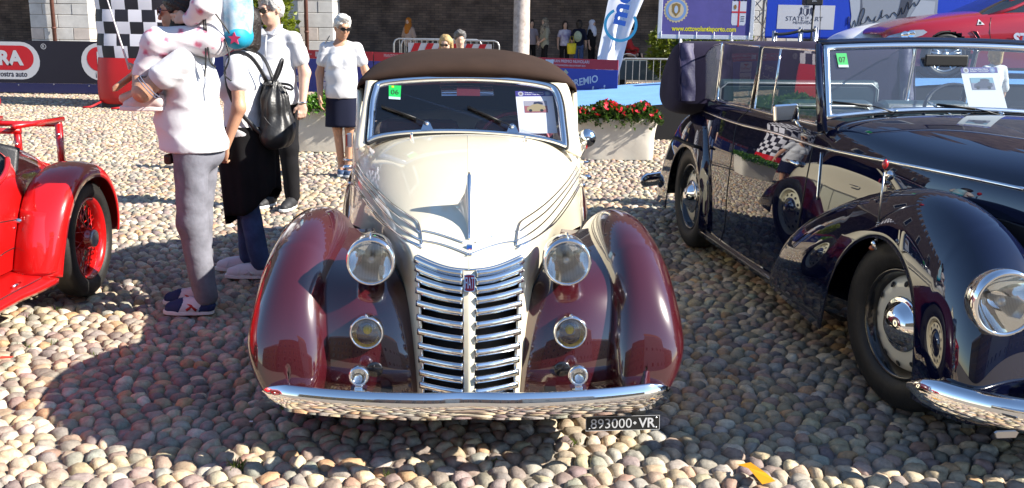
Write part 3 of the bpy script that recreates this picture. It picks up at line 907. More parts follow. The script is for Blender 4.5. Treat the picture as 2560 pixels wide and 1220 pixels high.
# body surround: from the screen outline out to roof / pillar / cowl
sur = [(940, 190), (1060, 183), (1170, 181), (1280, 186), (1380, 198), (1418, 212), (1432, 262), (1442, 320), (1452, 392), (1400, 368), (1310, 350), (1170, 338), (1030, 341), (930, 356), (889, 372), (899, 300), (908, 250), (914, 205)]
So = []
for (px, py), (qx, qy) in zip(sur, outer):
    So.append(W(px, py, -.004))
So = ring_spl(np.array(So), 120)
Sb = So.copy()
back = np.zeros(120); 
Sb[:, 1] += 0.05; 
grid('screen_surround', np.stack([inset(out_r, .003), inset(out_r, -.006), 0.5 * (So + out_r) + wnv * .004, So, So + np.array([0, .05, -.004])], 1), M['cream'], cab, cu=True)
# wipers
def wiper(base, tip, bl0):
    e = thing('wiper', None, None); e.parent = ws
    b, t, k = W(*base, .03), W(*tip, .016), W(*bl0, .018)
    lathe('spindle', [(.0005, .014), (.008, .012), (.010, 0), (.012, -.02)], W(base[0], base[1], .022), w_n, M['chrome'], e, 14)
    tube('arm', [b, b.lerp(k, .5) + w_n * .006, k.lerp(t, .25)], [.004, .003, .0025], M['black'], e, 6)
    sweep('blade', [k, k.lerp(t, .5), t], [(-.006, -.008), (.006, -.008), (.003, .006), (-.003, .006)], M['black'], e, up=w_n)
wiper((1068, 309), (954, 264), (1040, 296)); wiper((1281, 317), (1169, 266), (1252, 304))
for (a, b) in ((1066, 313), (1280, 320)):
    c = W(a, b, .006)
    mobj('wiper_mount', [W(a - 14, b + 12, .021), W(a + 18, b + 13, .021), W(a + 9, b - 6, .021), W(a + 3, b - 11, .021), W(a - 5, b - 10, .021)], [(0, 1, 2, 3, 4)], M['chrome'], ws, False)
for (a, b) in ((1029, 344), (1312, 352)):
    p, n_ = CF.hit(hb, a, b + 3)
    if p is None: p, n_ = W(a, b), w_n
    lathe('washer_nozzle', [(.010, 0), (.010, .008), (.007, .020), (.008, .024), (.005, .030), (.0005, .031)], p, (0, -.25, .95), M['chrome'], cab, 12)
# number sticker and show card behind the glass
st = thing('start_sticker', None, None); st.parent = ws
def wq(nm, pix, m_, par, lift=.0065): return sheet(nm, [W(a, b, lift) for a, b in pix][::-1], m_, par)
wq('green_card', [(972, 213), (1003, 214), (1001, 249), (972, 247)], flat('sticker_green', 20, 205, 95), st)
wq('white_strip', [(972, 241), (1001, 243), (1001, 249), (972, 247)], flat('sticker_white', 200, 225, 240), st, .0072)
wq('yellow_dot', [(979, 214), (985, 214), (985, 219), (979, 219)], flat('sticker_yellow', 220, 220, 40), st, .0072)
M['ink'] = mat('black_ink', (.01, .01, .012), .7)
wr = (W(1003, 214) - W(972, 213)).normalized(); wu = (W(972, 213) - W(972, 247)).normalized()
text('lettering', '06', W(987, 230, .0075), wr, wu, M['ink'], st, w=.042, h=.033, lift=0.0)

def show_card(pix, Wf, par_label, hero, bg, ground):
    """printed card: four corners (tl, tr, br, bl) as points"""
    tl, tr, br, bl = pix
    def g(a, b, l=0.0):
        return (tl.lerp(tr, a)).lerp(bl.lerp(br, a), b) + nrm * l
    nrm = (tr - tl).cross(tl - bl).normalized()
    if nrm.y > 0: nrm = -nrm
    e = thing('show_card', par_label, 'card')
    def q(nm, a0, b0, a1, b1, m_, l=.001): return sheet(nm, [g(a0, b1, l), g(a1, b1, l), g(a1, b0, l), g(a0, b0, l)], m_, e)
    MB().prism([g(0, 1), g(1, 1), g(1, 0), g(0, 0)], nrm * 0, nrm * -.001).build('sheet', M['paper'], e)
    q('header', 0, 0, 1, .13, flat('card_purple', 78, 62, 160), .0012)
    X, U = (tr - tl).normalized(), (tl - bl).normalized(); wd = (tr - tl).length
    for a in (.14, .86):
        sheet('emblem', disc_pts(g(a, .068, .0016), X, U, wd * .075, 24), flat('card_emblem', 225, 225, 235) if a < .5 else flat('card_emblem_blue', 130, 160, 215), e)
        sheet('emblem_core', disc_pts(g(a, .068, .0020), X, U, wd * .04, 18), flat('card_emblem_in', 150, 130, 120) if a < .5 else flat('card_emblem_blue_in', 190, 200, 230), e)
    text('lettering', 'Club Auto Moto d\'Epoca', g(.5, .045), X, U, M['paper'], e, w=wd * .5, h=wd * .045, bold=.02, lift=.0018)
    text('lettering', 'Virgiliano "Tazio Nuvolari"', g(.5, .09), X, U, M['paper'], e, w=wd * .52, h=wd * .045, bold=.02, lift=.0018)
    q('photo_sky', .20, .24, .82, .36, bg, .0014); q('photo_ground', .20, .36, .82, .52, ground, .0014)
    body = [(.26, .47), (.27, .40), (.36, .36), (.42, .33), (.56, .31), (.66, .33), (.76, .37), (.77, .44), (.70, .46), (.60, .49), (.40, .49)]
    sheet('photo_car', [g(a, b, .0018) for a, b in body][::-1], hero, e)
    for a in (.36, .66): sheet('photo_wheel', disc_pts(g(a, .47, .0022), X, U, wd * .045, 16), M['ink'], e)
    sheet('photo_roof', [g(a, b, .0016) for a, b in ((.45, .33), (.47, .27), (.60, .26), (.70, .28), (.72, .33))][::-1], flat('photo_roof', 40, 50, 80), e)
    return e
cw = CF.M
c_tl, c_tr, c_bl = W(1288, 228, -.03), W(1380, 227, -.03), W(1299, 334, -.035)
cardpix = [cw @ c_tl, cw @ c_tr, cw @ (c_tr + c_bl - c_tl), cw @ c_bl]
show_card(cardpix, W, 'white show card with purple header and picture of a cream car, behind the cabriolet windscreen', flat('photo_cream', 200, 180, 130), flat('photo_bg', 200, 195, 200), flat('photo_red', 190, 110, 110))

# main body behind the cowl
BS = [
 [(0, 2.05, .99), (.30, 2.06, .975), (.53, 2.08, .90), (.612, 2.11, .765), (.636, 2.13, .52), (.60, 2.14, .26)],
 [(0, 2.35, .30), (.30, 2.35, .30), (.60, 2.35, .92), (.650, 2.36, .80), (.672, 2.36, .52), (.63, 2.36, .24)],
 [(0, 2.9, .30), (.30, 2.9, .30), (.615, 2.9, .93), (.668, 2.9, .80), (.690, 2.9, .52), (.64, 2.9, .24)],
 [(0, 3.4, .92), (.30, 3.4, .92), (.60, 3.4, .93), (.655, 3.4, .80), (.68, 3.4, .52), (.64, 3.4, .24)],
 [(0, 3.9, .90), (.27, 3.9, .895), (.47, 3.9, .86), (.55, 3.9, .74), (.57, 3.9, .52), (.54, 3.9, .28)],
 [(0, 4.35, .66), (.17, 4.34, .655), (.29, 4.32, .62), (.34, 4.30, .54), (.36, 4.28, .44), (.34, 4.26, .32)],
]
nb_, mb_ = 51, 36
Pb = net(BS, nb_, mb_)
def keepb(i, j):
    y = Pb[i, min(mb_ - 1, abs(j - (mb_ - 1))), 1]
    return not (2.10 < y < 3.35 and abs(j + .5 - (mb_ - 1)) < mb_ * 2 / 5 - 1)
body = grid('body', join_sym(Pb), M['cream'], cab, keep=keepb)
for sd in (1, -1):
    RK = [(2.75, .26, .66, .06, .05), (2.85, .40, .66, .10, .06), (3.02, .56, .655, .14, .08), (3.25, .68, .645, .17, .10), (3.55, .72, .63, .18, .12), (3.9, .62, .60, .17, .12), (4.2, .45, .57, .14, .1), (4.42, .25, .55, .09, .07)]
    fender('rear_fender', RK, sd, M['maroon'], cab, zb=0.235, arch=(3.55, .33, .33), n=(50, 30), expo=2.3)
    for yy in (.80, 3.55):
        disc_wheel(cab, (sd * .70, yy, .335), (sd, 0, 0), .335, .15, M['cream'], M['void'], rr=.20)
    box('running_board', (min(sd * .60, sd * .80), 1.9, .225), (max(sd * .60, sd * .80), 2.95, .255), M['maroon'], cab, bevel=.01)
    # door gap, handle and hinge
    tube('door_seam', [(sd * .637, 2.14, .50), (sd * .612, 2.12, .765), (sd * .545, 2.085, .88)], .004, M['black'], cab, 6)
    tube('door_handle', [(sd * .66, 2.45, .80), (sd * .70, 2.45, .80), (sd * .71, 2.47, .80), (sd * .71, 2.55, .80)], [.008, .007, .007, .005], M['chrome'], cab, 8)
    tube('hinge', [(sd * .625, 2.12, .72), (sd * .648, 2.11, .72)], .010, M['chrome'], cab, 8)
    tube('body_trim', [(sd * .640, 2.10, .60), (sd * .645, 2.10, .52), (sd * .645, 2.10, .44)], .003, M['chrome'], cab, 6)
# turn signal arms visible beside the cowl
tube('hood_latch', [(-.606, 2.0, .83), (-.65, 1.99, .825), (-.66, 1.99, .82)], [.012, .014, .01], M['chrome'], cab, 10)
tube('hood_latch', [(.606, 2.0, .79), (.65, 1.99, .785), (.665, 1.99, .78)], [.012, .014, .01], M['chrome'], cab, 10)
# soft top
T0 = np.array([W(*q, -.0) for q in ((1170, 184), (1280, 188), (1372, 196), (1415, 204), (1431, 212), (1438, 260))])
def mk(y, pts): return [(a, y, b) for a, b in pts]
TOP = [
 [(0, 2.285, 1.298), (.22, 2.287, 1.292), (.42, 2.29, 1.276), (.53, 2.295, 1.262), (.585, 2.31, 1.245), (.600, 2.33, 1.215)],
 [(0, 2.275, 1.335), (.22, 2.278, 1.326), (.42, 2.285, 1.303), (.535, 2.295, 1.278), (.590, 2.32, 1.252), (.606, 2.36, 1.205)],
 [(0, 2.36, 1.378), (.22, 2.365, 1.368), (.41, 2.375, 1.337), (.53, 2.39, 1.300), (.598, 2.42, 1.255), (.622, 2.46, 1.19)],
 [(0, 2.65, 1.418), (.22, 2.65, 1.408), (.41, 2.65, 1.372), (.53, 2.66, 1.325), (.605, 2.68, 1.262), (.635, 2.70, 1.19)],
 [(0, 3.0, 1.415), (.22, 3.0, 1.405), (.41, 3.0, 1.37), (.53, 3.0, 1.315), (.605, 3.0, 1.24), (.64, 3.0, 1.12)],
 [(0, 3.35, 1.33), (.22, 3.34, 1.32), (.40, 3.32, 1.28), (.52, 3.29, 1.21), (.60, 3.25, 1.10), (.64, 3.22, .97)],
 [(0, 3.58, 1.12), (.20, 3.56, 1.12), (.37, 3.52, 1.09), (.49, 3.47, 1.04), (.57, 3.42, .98), (.61, 3.38, .935)],
 [(0, 3.68, .93), (.18, 3.66, .93), (.34, 3.62, .93), (.46, 3.56, .93), (.55, 3.5, .93), (.60, 3.45, .925)],
]
top = grid('soft_top', join_sym(net(TOP, 60, 36)), M['brown_cloth'], cab, thick=.01)
tb = bvh_of(top)
for sd in (1, -1):
    q = [tb.ray_cast(Vector((sd * .475 , y, 2)), Vector((0, 0, -1)))[0] for y in np.linspace(2.30, 3.3, 20)]
    tube('seam', [p + Vector((0, 0, .001)) for p in q if p], .0035, M['brown_cloth'], top, 6)
    sheet('side_glass', [(sd * .605, 2.36, .93), (sd * .625, 2.95, .94), (sd * .64, 2.95, 1.15), (sd * .622, 2.45, 1.20)], M['glass'], cab)
    tube('pillar', [(sd * .585, 2.08, .93), (sd * .60, 2.36, 1.21)], .018, M['cream'], cab, 8)
# interior: floor, dashboard, seats, wheel, mirror
box('floor_pan', (-.58, 1.6, .24), (.58, 3.5, .30), M['void'], cab)
box('dashboard', (-.50, 2.07, .70), (.50, 2.30, .955), M['void'], cab, bevel=.03)
box('dash_panel', (-.50, 2.30, .70), (.50, 2.32, .94), M['maroon_in'], cab)
box('cowl_liner', (-.5, 1.5, .30), (.5, 1.54, .80), M['void'], cab)
for sd in (-1, 1):
    box('seat', (sd * .30 - .25, 2.55, .30), (sd * .30 + .25, 3.05, .56), M['maroon_in'], cab, bevel=.05)
    box('seat_back', (sd * .30 - .25, 2.98, .50), (sd * .30 + .25, 3.12, .98), M['maroon_in'], cab, Matrix.Translation((0, 0, 0)), bevel=.05)
a = np.linspace(0, 2 * math.pi, 40, endpoint=False)
sc_, sx_, su_ = Vector((.27, 2.36, .90)), Vector((1, 0, 0)), Vector((0, .45, .9)).normalized()
tube('steering_wheel', [sc_ + sx_ * (.20 * math.cos(t)) + su_ * (.20 * math.sin(t)) for t in a], .011, flat('wheel_red', 175, 60, 70, .35), cab, 8, closed=True)
for t in (0.3, 2.84, 4.71): tube('steering_spoke', [sc_, sc_ + sx_ * (.2 * math.cos(t)) + su_ * (.2 * math.sin(t))], .007, M['maroon_in'], cab, 6)
mr = [W(a, b, -.05) for a, b in ((1098, 212), (1232, 214), (1236, 238), (1104, 240))]
MB().prism(mr, (0, .012, 0), (0, 0, 0)).build('mirror_back', M['chrome'], cab, bevel=.004)
MB().prism([W(a, b, -.04) for a, b in ((1142, 217), (1200, 217), (1200, 240), (1142, 239))], (0, .006, 0), (0, 0, 0)).build('mirror_mount', M['maroon_in'], cab)
tube('header_rail', [W(940, 210, -.04), W(1170, 200, -.04), W(1400, 218, -.04)], .016, M['maroon_in'], cab, 8)
# wing mirror on the right
wm = thing('door_mirror', None, None); wm.parent = cab
c = CF.at_s(1467, 345, 2.12)
lathe('housing', [(.046, .006), (.050, .004), (.050, -.004), (.046, -.014), (.034, -.028), (.016, -.038), (.0005, -.040)], c, (.15, 1, .1), M['chrome'], wm, 36)
lathe('mirror_glass', [(.0005, .004), (.046, .004)], c, (.15, 1, .1), M['chrome'], wm, 36)
lathe('boss', [(.0005, -.056), (.010, -.052), (.011, -.036)], c, (.15, 1, .1), M['chrome'], wm, 14)
b = CF.at_s(1450, 393, 2.14)
tube('stalk', [c + Vector((0, -.045, 0)), c.lerp(b, .5) + Vector((.006, -.02, 0)), b, b + Vector((-.05, .02, -.01))], .006, M['chrome'], wm, 8)
# ------------------------------------------------------------------ palace with portico behind the square
def brick_mat():
    m = bpy.data.materials.new('old_dark_brick'); m.use_nodes = True
    nt = m.node_tree; b = nt.nodes['Principled BSDF']; b.inputs['Roughness'].default_value = .92
    tc = nt.nodes.new('ShaderNodeTexCoord'); mp = nt.nodes.new('ShaderNodeMapping'); mp.inputs['Rotation'].default_value = (R(90), 0, 0)
    nt.links.new(tc.outputs['Object'], mp.inputs[0])
    br = nt.nodes.new('ShaderNodeTexBrick'); br.inputs['Scale'].default_value = 1.0
    br.inputs['Brick Width'].default_value = .27; br.inputs['Row Height'].default_value = .078; br.inputs['Mortar Size'].default_value = .009; br.inputs['Mortar Smooth'].default_value = .3
    br.inputs['Color1'].default_value = (.22, .16, .13, 1); br.inputs['Color2'].default_value = (.14, .105, .092, 1); br.inputs['Mortar'].default_value = (.09, .078, .072, 1)
    nt.links.new(mp.outputs[0], br.inputs[0])
    n = nt.nodes.new('ShaderNodeTexNoise'); n.inputs['Scale'].default_value = .9; n.inputs['Detail'].default_value = 7
    nt.links.new(tc.outputs['Object'], n.inputs['Vector'])
    rp = nt.nodes.new('ShaderNodeValToRGB'); rp.color_ramp.elements[0].position = .62; rp.color_ramp.elements[1].position = .72
    nt.links.new(n.outputs['Fac'], rp.inputs[0])
    m2 = nt.nodes.new('ShaderNodeMath'); m2.operation = 'MULTIPLY'; nt.links.new(br.outputs['Fac'], m2.inputs[0]); nt.links.new(rp.outputs[0], m2.inputs[1])
    mx = nt.nodes.new('ShaderNodeMix'); mx.data_type = 'RGBA'; nt.links.new(m2.outputs[0], mx.inputs[0]); nt.links.new(br.outputs['Color'], mx.inputs[6]); mx.inputs[7].default_value = (.34, .31, .28, 1)
    n3 = nt.nodes.new('ShaderNodeTexNoise'); n3.inputs['Scale'].default_value = 2.2; n3.inputs['Detail'].default_value = 8
    nt.links.new(tc.outputs['Object'], n3.inputs['Vector'])
    r3 = nt.nodes.new('ShaderNodeValToRGB'); r3.color_ramp.elements[0].color = (.55, .55, .55, 1); r3.color_ramp.elements[1].color = (1.5, 1.45, 1.4, 1); r3.color_ramp.elements[0].position = .3; r3.color_ramp.elements[1].position = .75
    nt.links.new(n3.outputs['Fac'], r3.inputs[0])
    m4 = nt.nodes.new('ShaderNodeMix'); m4.data_type = 'RGBA'; m4.blend_type = 'MULTIPLY'; m4.inputs[0].default_value = 1
    nt.links.new(mx.outputs[2], m4.inputs[6]); nt.links.new(r3.outputs[0], m4.inputs[7]); nt.links.new(m4.outputs[2], b.inputs['Base Color'])
    bp = nt.nodes.new('ShaderNodeBump'); bp.inputs['Strength'].default_value = .7; bp.inputs['Distance'].default_value = .02; bp.invert = True
    nt.links.new(br.outputs['Fac'], bp.inputs['Height']); nt.links.new(bp.outputs[0], b.inputs['Normal'])
    return m
M['brick'] = brick_mat()
M['marble'] = mat('pale_limestone', (.60, .58, .55), .75, noise=(2.5, .25), bump=(30, .25))
M['marble_pink'] = mat('pinkish_limestone', (.56, .49, .44), .75, noise=(3, .25), bump=(30, .25))
M['column'] = mat('weathered_marble', (.55, .48, .44), .7, noise=(6, .35, (.30, .25, .22)), bump=(14, .5))
M['slab'] = mat('stone_slab', (.33, .31, .29), .85, noise=(3, .3))
M['rust'] = mat('rusty_pipe', (.13, .05, .035), .65, noise=(12, .4))
M['plaster'] = mat('old_plaster', (.42, .34, .25), .9, noise=(.6, .3), bump=(6, .2))
PY, WY = 28.0, 33.5
palace = thing('palace', 'long brick palace with dark portico, pale stone pillars and battlements', 'building', (0, PY, 0))
box('portico_wall', (-45, WY - PY, 0), (45, WY - PY + .6, 6.0), M['brick'], palace)
box('portico_ceiling', (-45, -.3, 5.2), (45, WY - PY + .1, 5.5), M['plaster'], palace)
box('upper_wall', (-45, -.35, 5.48), (45, 4, 14.5), M['brick'], palace)
for i in range(30):
    x = -43.5 + i * 3.0
    mb = MB().box((x, -.35, 14.5), (x + 1.5, .35, 15.9)); mb.box((x - .02, -.36, 15.9), (x + .5, .36, 16.5)); mb.box((x + 1.0, -.36, 15.9), (x + 1.52, .36, 16.5))
    mb.build('merlon', M['brick'], palace)
for i in range(11):
    x = -40 + i * 8
    w = box('window', (x, -.42, 8.5), (x + 1.6, -.34, 11.5), M['marble'], palace)
    box('pane', (x + .2, -.44, 8.7), (x + 1.4, -.41, 11.3), M['gloss_black'], w)
portico_floor = box('portico_floor', (-45, 27.3, GZ), (45, 33.6, .12), M['slab'])
tag(portico_floor, 'pale stone floor and step of the portico', None, None, 'structure')

def block_pillar(x0, x1, y0, y1, courses, par):
    p = thing('pillar', None, None); p.parent = par
    z = 0.12
    k = 0
    while z < 5.3:
        h = courses[k % len(courses)]; pale = M['marble_pink'] if k == 2 else M['marble']
        cuts = [x0] + ([x0 + (x1 - x0) * .22, x0 + (x1 - x0) * .72] if k % 2 == 0 else [x0 + (x1 - x0) * .47]) + [x1]
        for a, b in zip(cuts, cuts[1:]):
            box('stone_block', (a + .006, y0 + rnd.uniform(0, .012), z + .005), (b - .006, y1, min(5.3, z + h) - .005), pale if rnd.random() < .8 else M['marble'], p, bevel=.012)
        z += h; k += 1
    box('core', (x0 + .03, y0 + .03, .12), (x1 - .03, y1 - .03, 5.3), M['plaster'], p)
    return p
xa = at_y(70, 50, PY).x; xb = at_y(222, 50, PY).x
block_pillar(xa + .05, xb, 0, 1.1, [.46, .30, .32, .36, .30], palace)
xc = at_y(697, 50, PY).x; xd = at_y(833, 50, PY).x
block_pillar(xc, xd, 0, 1.1, [.5, .34, .36, .40, .32], palace)
for xx in (xa - 6.3, xd + 11.5):
    block_pillar(xx, xx + 1.6, 0, 1.1, [.48, .32, .35, .38, .31], palace)
cx = at_y(1303, 120, PY).x
lathe('column', [(.34, .12), (.34, .22), (.29, .3), (.235, .36), (.225, 2.5), (.20, 4.8), (.26, 4.9), (.34, 5.0), (.34, 5.2)], (cx, .3, 0), (0, 0, 1), M['column'], palace, 28)
def pipe(px, py0, nm='downpipe'):
    p = at_y(px, py0, PY - .1); tube(nm, [(p.x, -.1, .15), (p.x, -.1, 5.4)], .055, M['rust'], palace, 10)
    for z in (1.2, 2.6, 4.0): lathe('pipe_clip', [(.055, -.03), (.066, -.03), (.066, .03), (.055, .03)], (p.x, -.1, z), (0, 0, 1), M['rust'], palace, 12)
pipe(766, 60); pipe(134, 60)

# buildings across the square, behind the camera: only their mirror images are seen
def far_house(name, label, x0, x1, y0, y1, h, mt, rows, roof):
    b = thing(name, label, 'building', ((x0 + x1) / 2, y1, 0))
    ox = (x0 + x1) / 2
    box('wall', (x0 - ox, y0 - y1, GZ), (x1 - ox, 0, h), mt, b)
    n = max(2, int((x1 - x0) / 3.2)); 
    for r_ in range(rows):
        for i in range(n):
            cx_ = x0 - ox + (i + .5) * (x1 - x0) / n; z0 = 1.6 + r_ * (h - 2.5) / rows
            w = box('window', (cx_ - .6, -.02, z0), (cx_ + .6, .05, z0 + 1.7), M['marble'], b)
            box('pane', (cx_ - .48, .051, z0 + .12), (cx_ + .48, .06, z0 + 1.58), M['gloss_black'], w)
    MB().prism([(x0 - ox - .5, 0.5, h), (x1 - ox + .5, .5, h), (x1 - ox + .5, (y0 - y1) / 2, h + roof), (x0 - ox - .5, (y0 - y1) / 2, h + roof)], (0, 0, 0), (0, 0, .25)).build('roof', M['rooftile'], b)
    return b
M['rooftile'] = mat('terracotta_tiles', (.30, .14, .085), .85, noise=(4, .35), bump=(12, .5))
M['ochre'] = mat('ochre_plaster', (.42, .30, .17), .9, noise=(.5, .25))
M['rose'] = mat('rose_plaster', (.40, .26, .20), .9, noise=(.5, .25))
far_house('town_house', 'ochre town house with tiled roof on the far side of the square', -34, -12, -50, -36, 12, M['ochre'], 3, 2.5)
far_house('town_house', 'tall rose plaster town house with tiled roof across the square', -12, 8, -52, -38, 15, M['rose'], 4, 2.5)
far_house('cathedral', 'pale stone church front with tiled roof across the square', 8, 26, -52, -37, 17, M['marble'], 2, 5)
far_house('town_house', 'low plaster town house beside the church front', 26, 50, -50, -36, 11, M['plaster'], 3, 2.5)

# ------------------------------------------------------------------ barriers with banners
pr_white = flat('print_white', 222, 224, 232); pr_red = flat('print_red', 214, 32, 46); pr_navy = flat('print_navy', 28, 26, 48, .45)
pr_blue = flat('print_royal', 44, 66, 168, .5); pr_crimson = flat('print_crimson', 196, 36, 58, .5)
M['vinyl_dark'] = mat('dark_vinyl', (.010, .009, .020), .32, bump=(5, .15, 3, .02)); M['vinyl_blue'] = mat('blue_vinyl', (.016, .018, .075), .3, bump=(4, .3, 3, .02))
X3, Z3, UP = Vector((1, 0, 0)), Vector((0, 0, 1)), Vector((0, 0, 1))
def pill(name, c, xd, hw, hh, m_, par, lift):
    n_ = Vector(xd).cross(UP)
    pts = []
    for sx, a0 in ((1, -90), (-1, 90)):
        for k in range(13):
            t = R(a0 + 180 * k / 12); pts.append(Vector(c) + Vector(xd) * (sx * (hw - hh) + hh * math.cos(t)) + UP * (hh * math.sin(t)) + n_ * lift)
    return sheet(name, pts, m_, par)
mb_ = thing('banner_barrier', 'black barrier banner with red and white oval logos before the stone pillar', 'banner', (at_y(120, 232, 20.2).x, 20.2, 0))
ox = mb_.location.x
def ML(px, py): p = at_y(px, py, 20.2); return Vector((p.x - ox, 0, p.z))
zt, zb_ = ML(120, 102).z, .01
zm = ML(120, 208).z
box('black_sheet', (-5, -.01, zm), (3.2, .01, zt), M['vinyl_dark'], mb_)
box('blue_skirt', (-5, -.013, zb_), (3.2, .013, zm - .002), M['vinyl_blue'], mb_)
for k in range(12):
    x = -4.9 + k * .72
    lathe('eyelet', [(.006, .003), (.012, .002), (.014, 0)], (x, -.014, zm - .02 + (.0 if k % 2 else -.02)), (0, -1, 0), M['steel'], mb_, 10)
    tube('cable_tie', [(x, -.014, zb_ + .03), (x + .02, -.05, GZ + .03)], .004, M['black'], mb_, 5)
for k in range(5): box('post', (-4.8 + k * 1.95, .012, GZ), (-4.76 + k * 1.95, .05, zt), M['galv'], mb_)
for cx_, red_tx in ((ML(0, 155).x - .20, 0), (ML(330, 165).x, 0)):
    zc = (ML(60, 151).z if cx_ < 0 else ML(300, 160).z)
    zc = ML(60, 151).z - .005
    pill('logo_oval', (cx_, 0, zc), X3, 1.02, .375, pr_white, mb_, .013)
    pill('logo_red', (cx_, 0, zc + .055), X3, .90, .245, pr_red, mb_, .016)
    text('lettering', 'MA-FRA', (cx_, 0, zc + .055), X3, UP, pr_white, mb_, w=1.38, h=.30, bold=.05, lift=.019)
    text('lettering', 'i cosmetici della vostra auto', (cx_, 0, zc - .265), X3, UP, pr_navy, mb_, w=1.48, h=.115, bold=.01, lift=.016)
    annulus('trade_ring', (cx_ + 1.12, -.018, zc + .29), X3, UP, .045, .055, pr_white, mb_, 24)
    text('lettering', 'R', (cx_ + 1.12, 0, zc + .29), X3, UP, pr_white, mb_, h=.055, lift=.019)

# red and blue race banners on a slanting fence line
fa, fb = Vector((-7.4, 21.95, 0)), Vector((1.84, 17.45, 0))
fd = (fb - fa).normalized(); fl = (fb - fa).length
gp_lab = ['red and blue race banner between the stone pillar and the elderly woman', 'red and blue race banner with white sponsor squares, left of the striped barrier', 'red and blue race banner partly behind the soft top', 'red and blue race banner with white script lettering next to the feather flag']
for k in range(4):
    a = fa + fd * (fl * k / 4); L = fl / 4 - .03
    b = thing('race_banner', gp_lab[k], 'banner', a, math.atan2(fd.y, fd.x), 'red and blue race banners')
    box('blue_field', (0, -.008, .10), (L, .008, .775), pr_blue, b)
    box('red_band', (0, -.0085, .777), (L, .0085, .95), pr_crimson, b)
    for x in (.05, L - .05, L / 2): box('post', (x - .015, .01, GZ), (x + .015, .04, .94), M['galv'], b)
    for x in (L * .12, L * .64):
        text('lettering', 'GRAN PREMIO NUVOLARI', (x + .0, 0, .90), X3, UP, pr_white, b, w=.74, h=.052, lift=.010) if x > 1 else None
        if x > 1: text('lettering', 'CITTÀ EUROPEA DELLO SPORT 2019', (x, 0, .83), X3, UP, pr_white, b, w=.60, h=.035, lift=.010)
        else: text('lettering', 'MANTOVA', (x + .1, 0, .89), X3, UP, pr_white, b, w=.34, h=.06, lift=.010); text('lettering', '2019', (x + .1, 0, .825), X3, UP, pr_white, b, h=.04, lift=.010)
    sheet('crest', [Vector((L * .32 + u, -.0105, .865 + v)) for u, v in ((-.05, .06), (-.05, -.02), (0, -.065), (.05, -.02), (.05, .06))], pr_white, b)
    sheet('crest_cross', [Vector((L * .32 + u, -.0115, .865 + v)) for u, v in ((-.012, .05), (-.012, -.05), (.012, -.05), (.012, .05))], pr_crimson, b)
    box('crest_bar', (L * .32 - .045, -.0118, .86), (L * .32 + .045, -.0112, .88), pr_crimson, b)
    text('lettering', 'COMUNE', (L * .32 + .17, 0, .865), X3, UP, pr_white, b, w=.14, h=.03, lift=.010)
    box('white_tab', (L * .45, -.0098, .82), (L * .45 + .16, -.0088, .92), pr_white, b)
    if k < 2:
        for z0, z1, ln in ((.54, .76, 'Red Bull'), (.34, .52, 'EBERHARD'), (.14, .32, 'FINSER')):
            box('sponsor_square', (L * .50, -.0098, z0), (L * .50 + .42, -.0088, z1), pr_white, b)
            text('lettering', ln, (L * .50 + .21, 0, (z0 + z1) / 2 - .03), X3, UP, pr_red if ln[0] == 'R' else pr_navy, b, w=.34, h=.055, lift=.011)
            if ln[0] == 'R':
                for s in (1, -1): sheet('bull', [Vector((L * .50 + .21 + s * u, -.0115, .685 + v)) for u, v in ((.0, .02), (.05, .045), (.11, .0), (.06, .015), (.02, -.015))][::s], pr_red, b)
                sheet('sun_disc', disc_pts((L * .50 + .21, -.011, .69), X3, UP, .028, 16), flat('logo_yellow', 235, 180, 40), b)
        text('lettering', 'EUROPEAN TOUR', (L * .28, 0, .17), X3, UP, pr_white, b, w=.5, h=.045, lift=.010)
    for c in ((.55, .63) if k >= 2 else (.12,)):
        pass
    x0 = L * .60 if k >= 2 else L * .02
    sheet('lozenge', disc_pts((x0 + .02, -.010, .70), X3, UP, .06, 4), flat('logo_sand', 200, 190, 160), b)
    text('lettering', 'GRAN PREMIO' if k < 2 else 'PREMIO', (x0 + .38, 0, .56), Vector((.97, 0, .22)), Vector((-.22, 0, .97)), pr_white, b, w=.72 if k < 2 else .55, h=.13, bold=.02, shear=.15, lift=.010)
    text('lettering', 'Nuvolari', (x0 + .42, 0, .34), Vector((.97, 0, .22)), Vector((-.22, 0, .97)), pr_white, b, w=.80, h=.20, bold=.025, shear=.45, lift=.010)
    tube('flourish', [(x0 + .10, -.012, .19), (x0 + .45, -.012, .25), (x0 + .85, -.012, .40), (x0 + .82, -.012, .34)], .010, pr_white, b, 5)

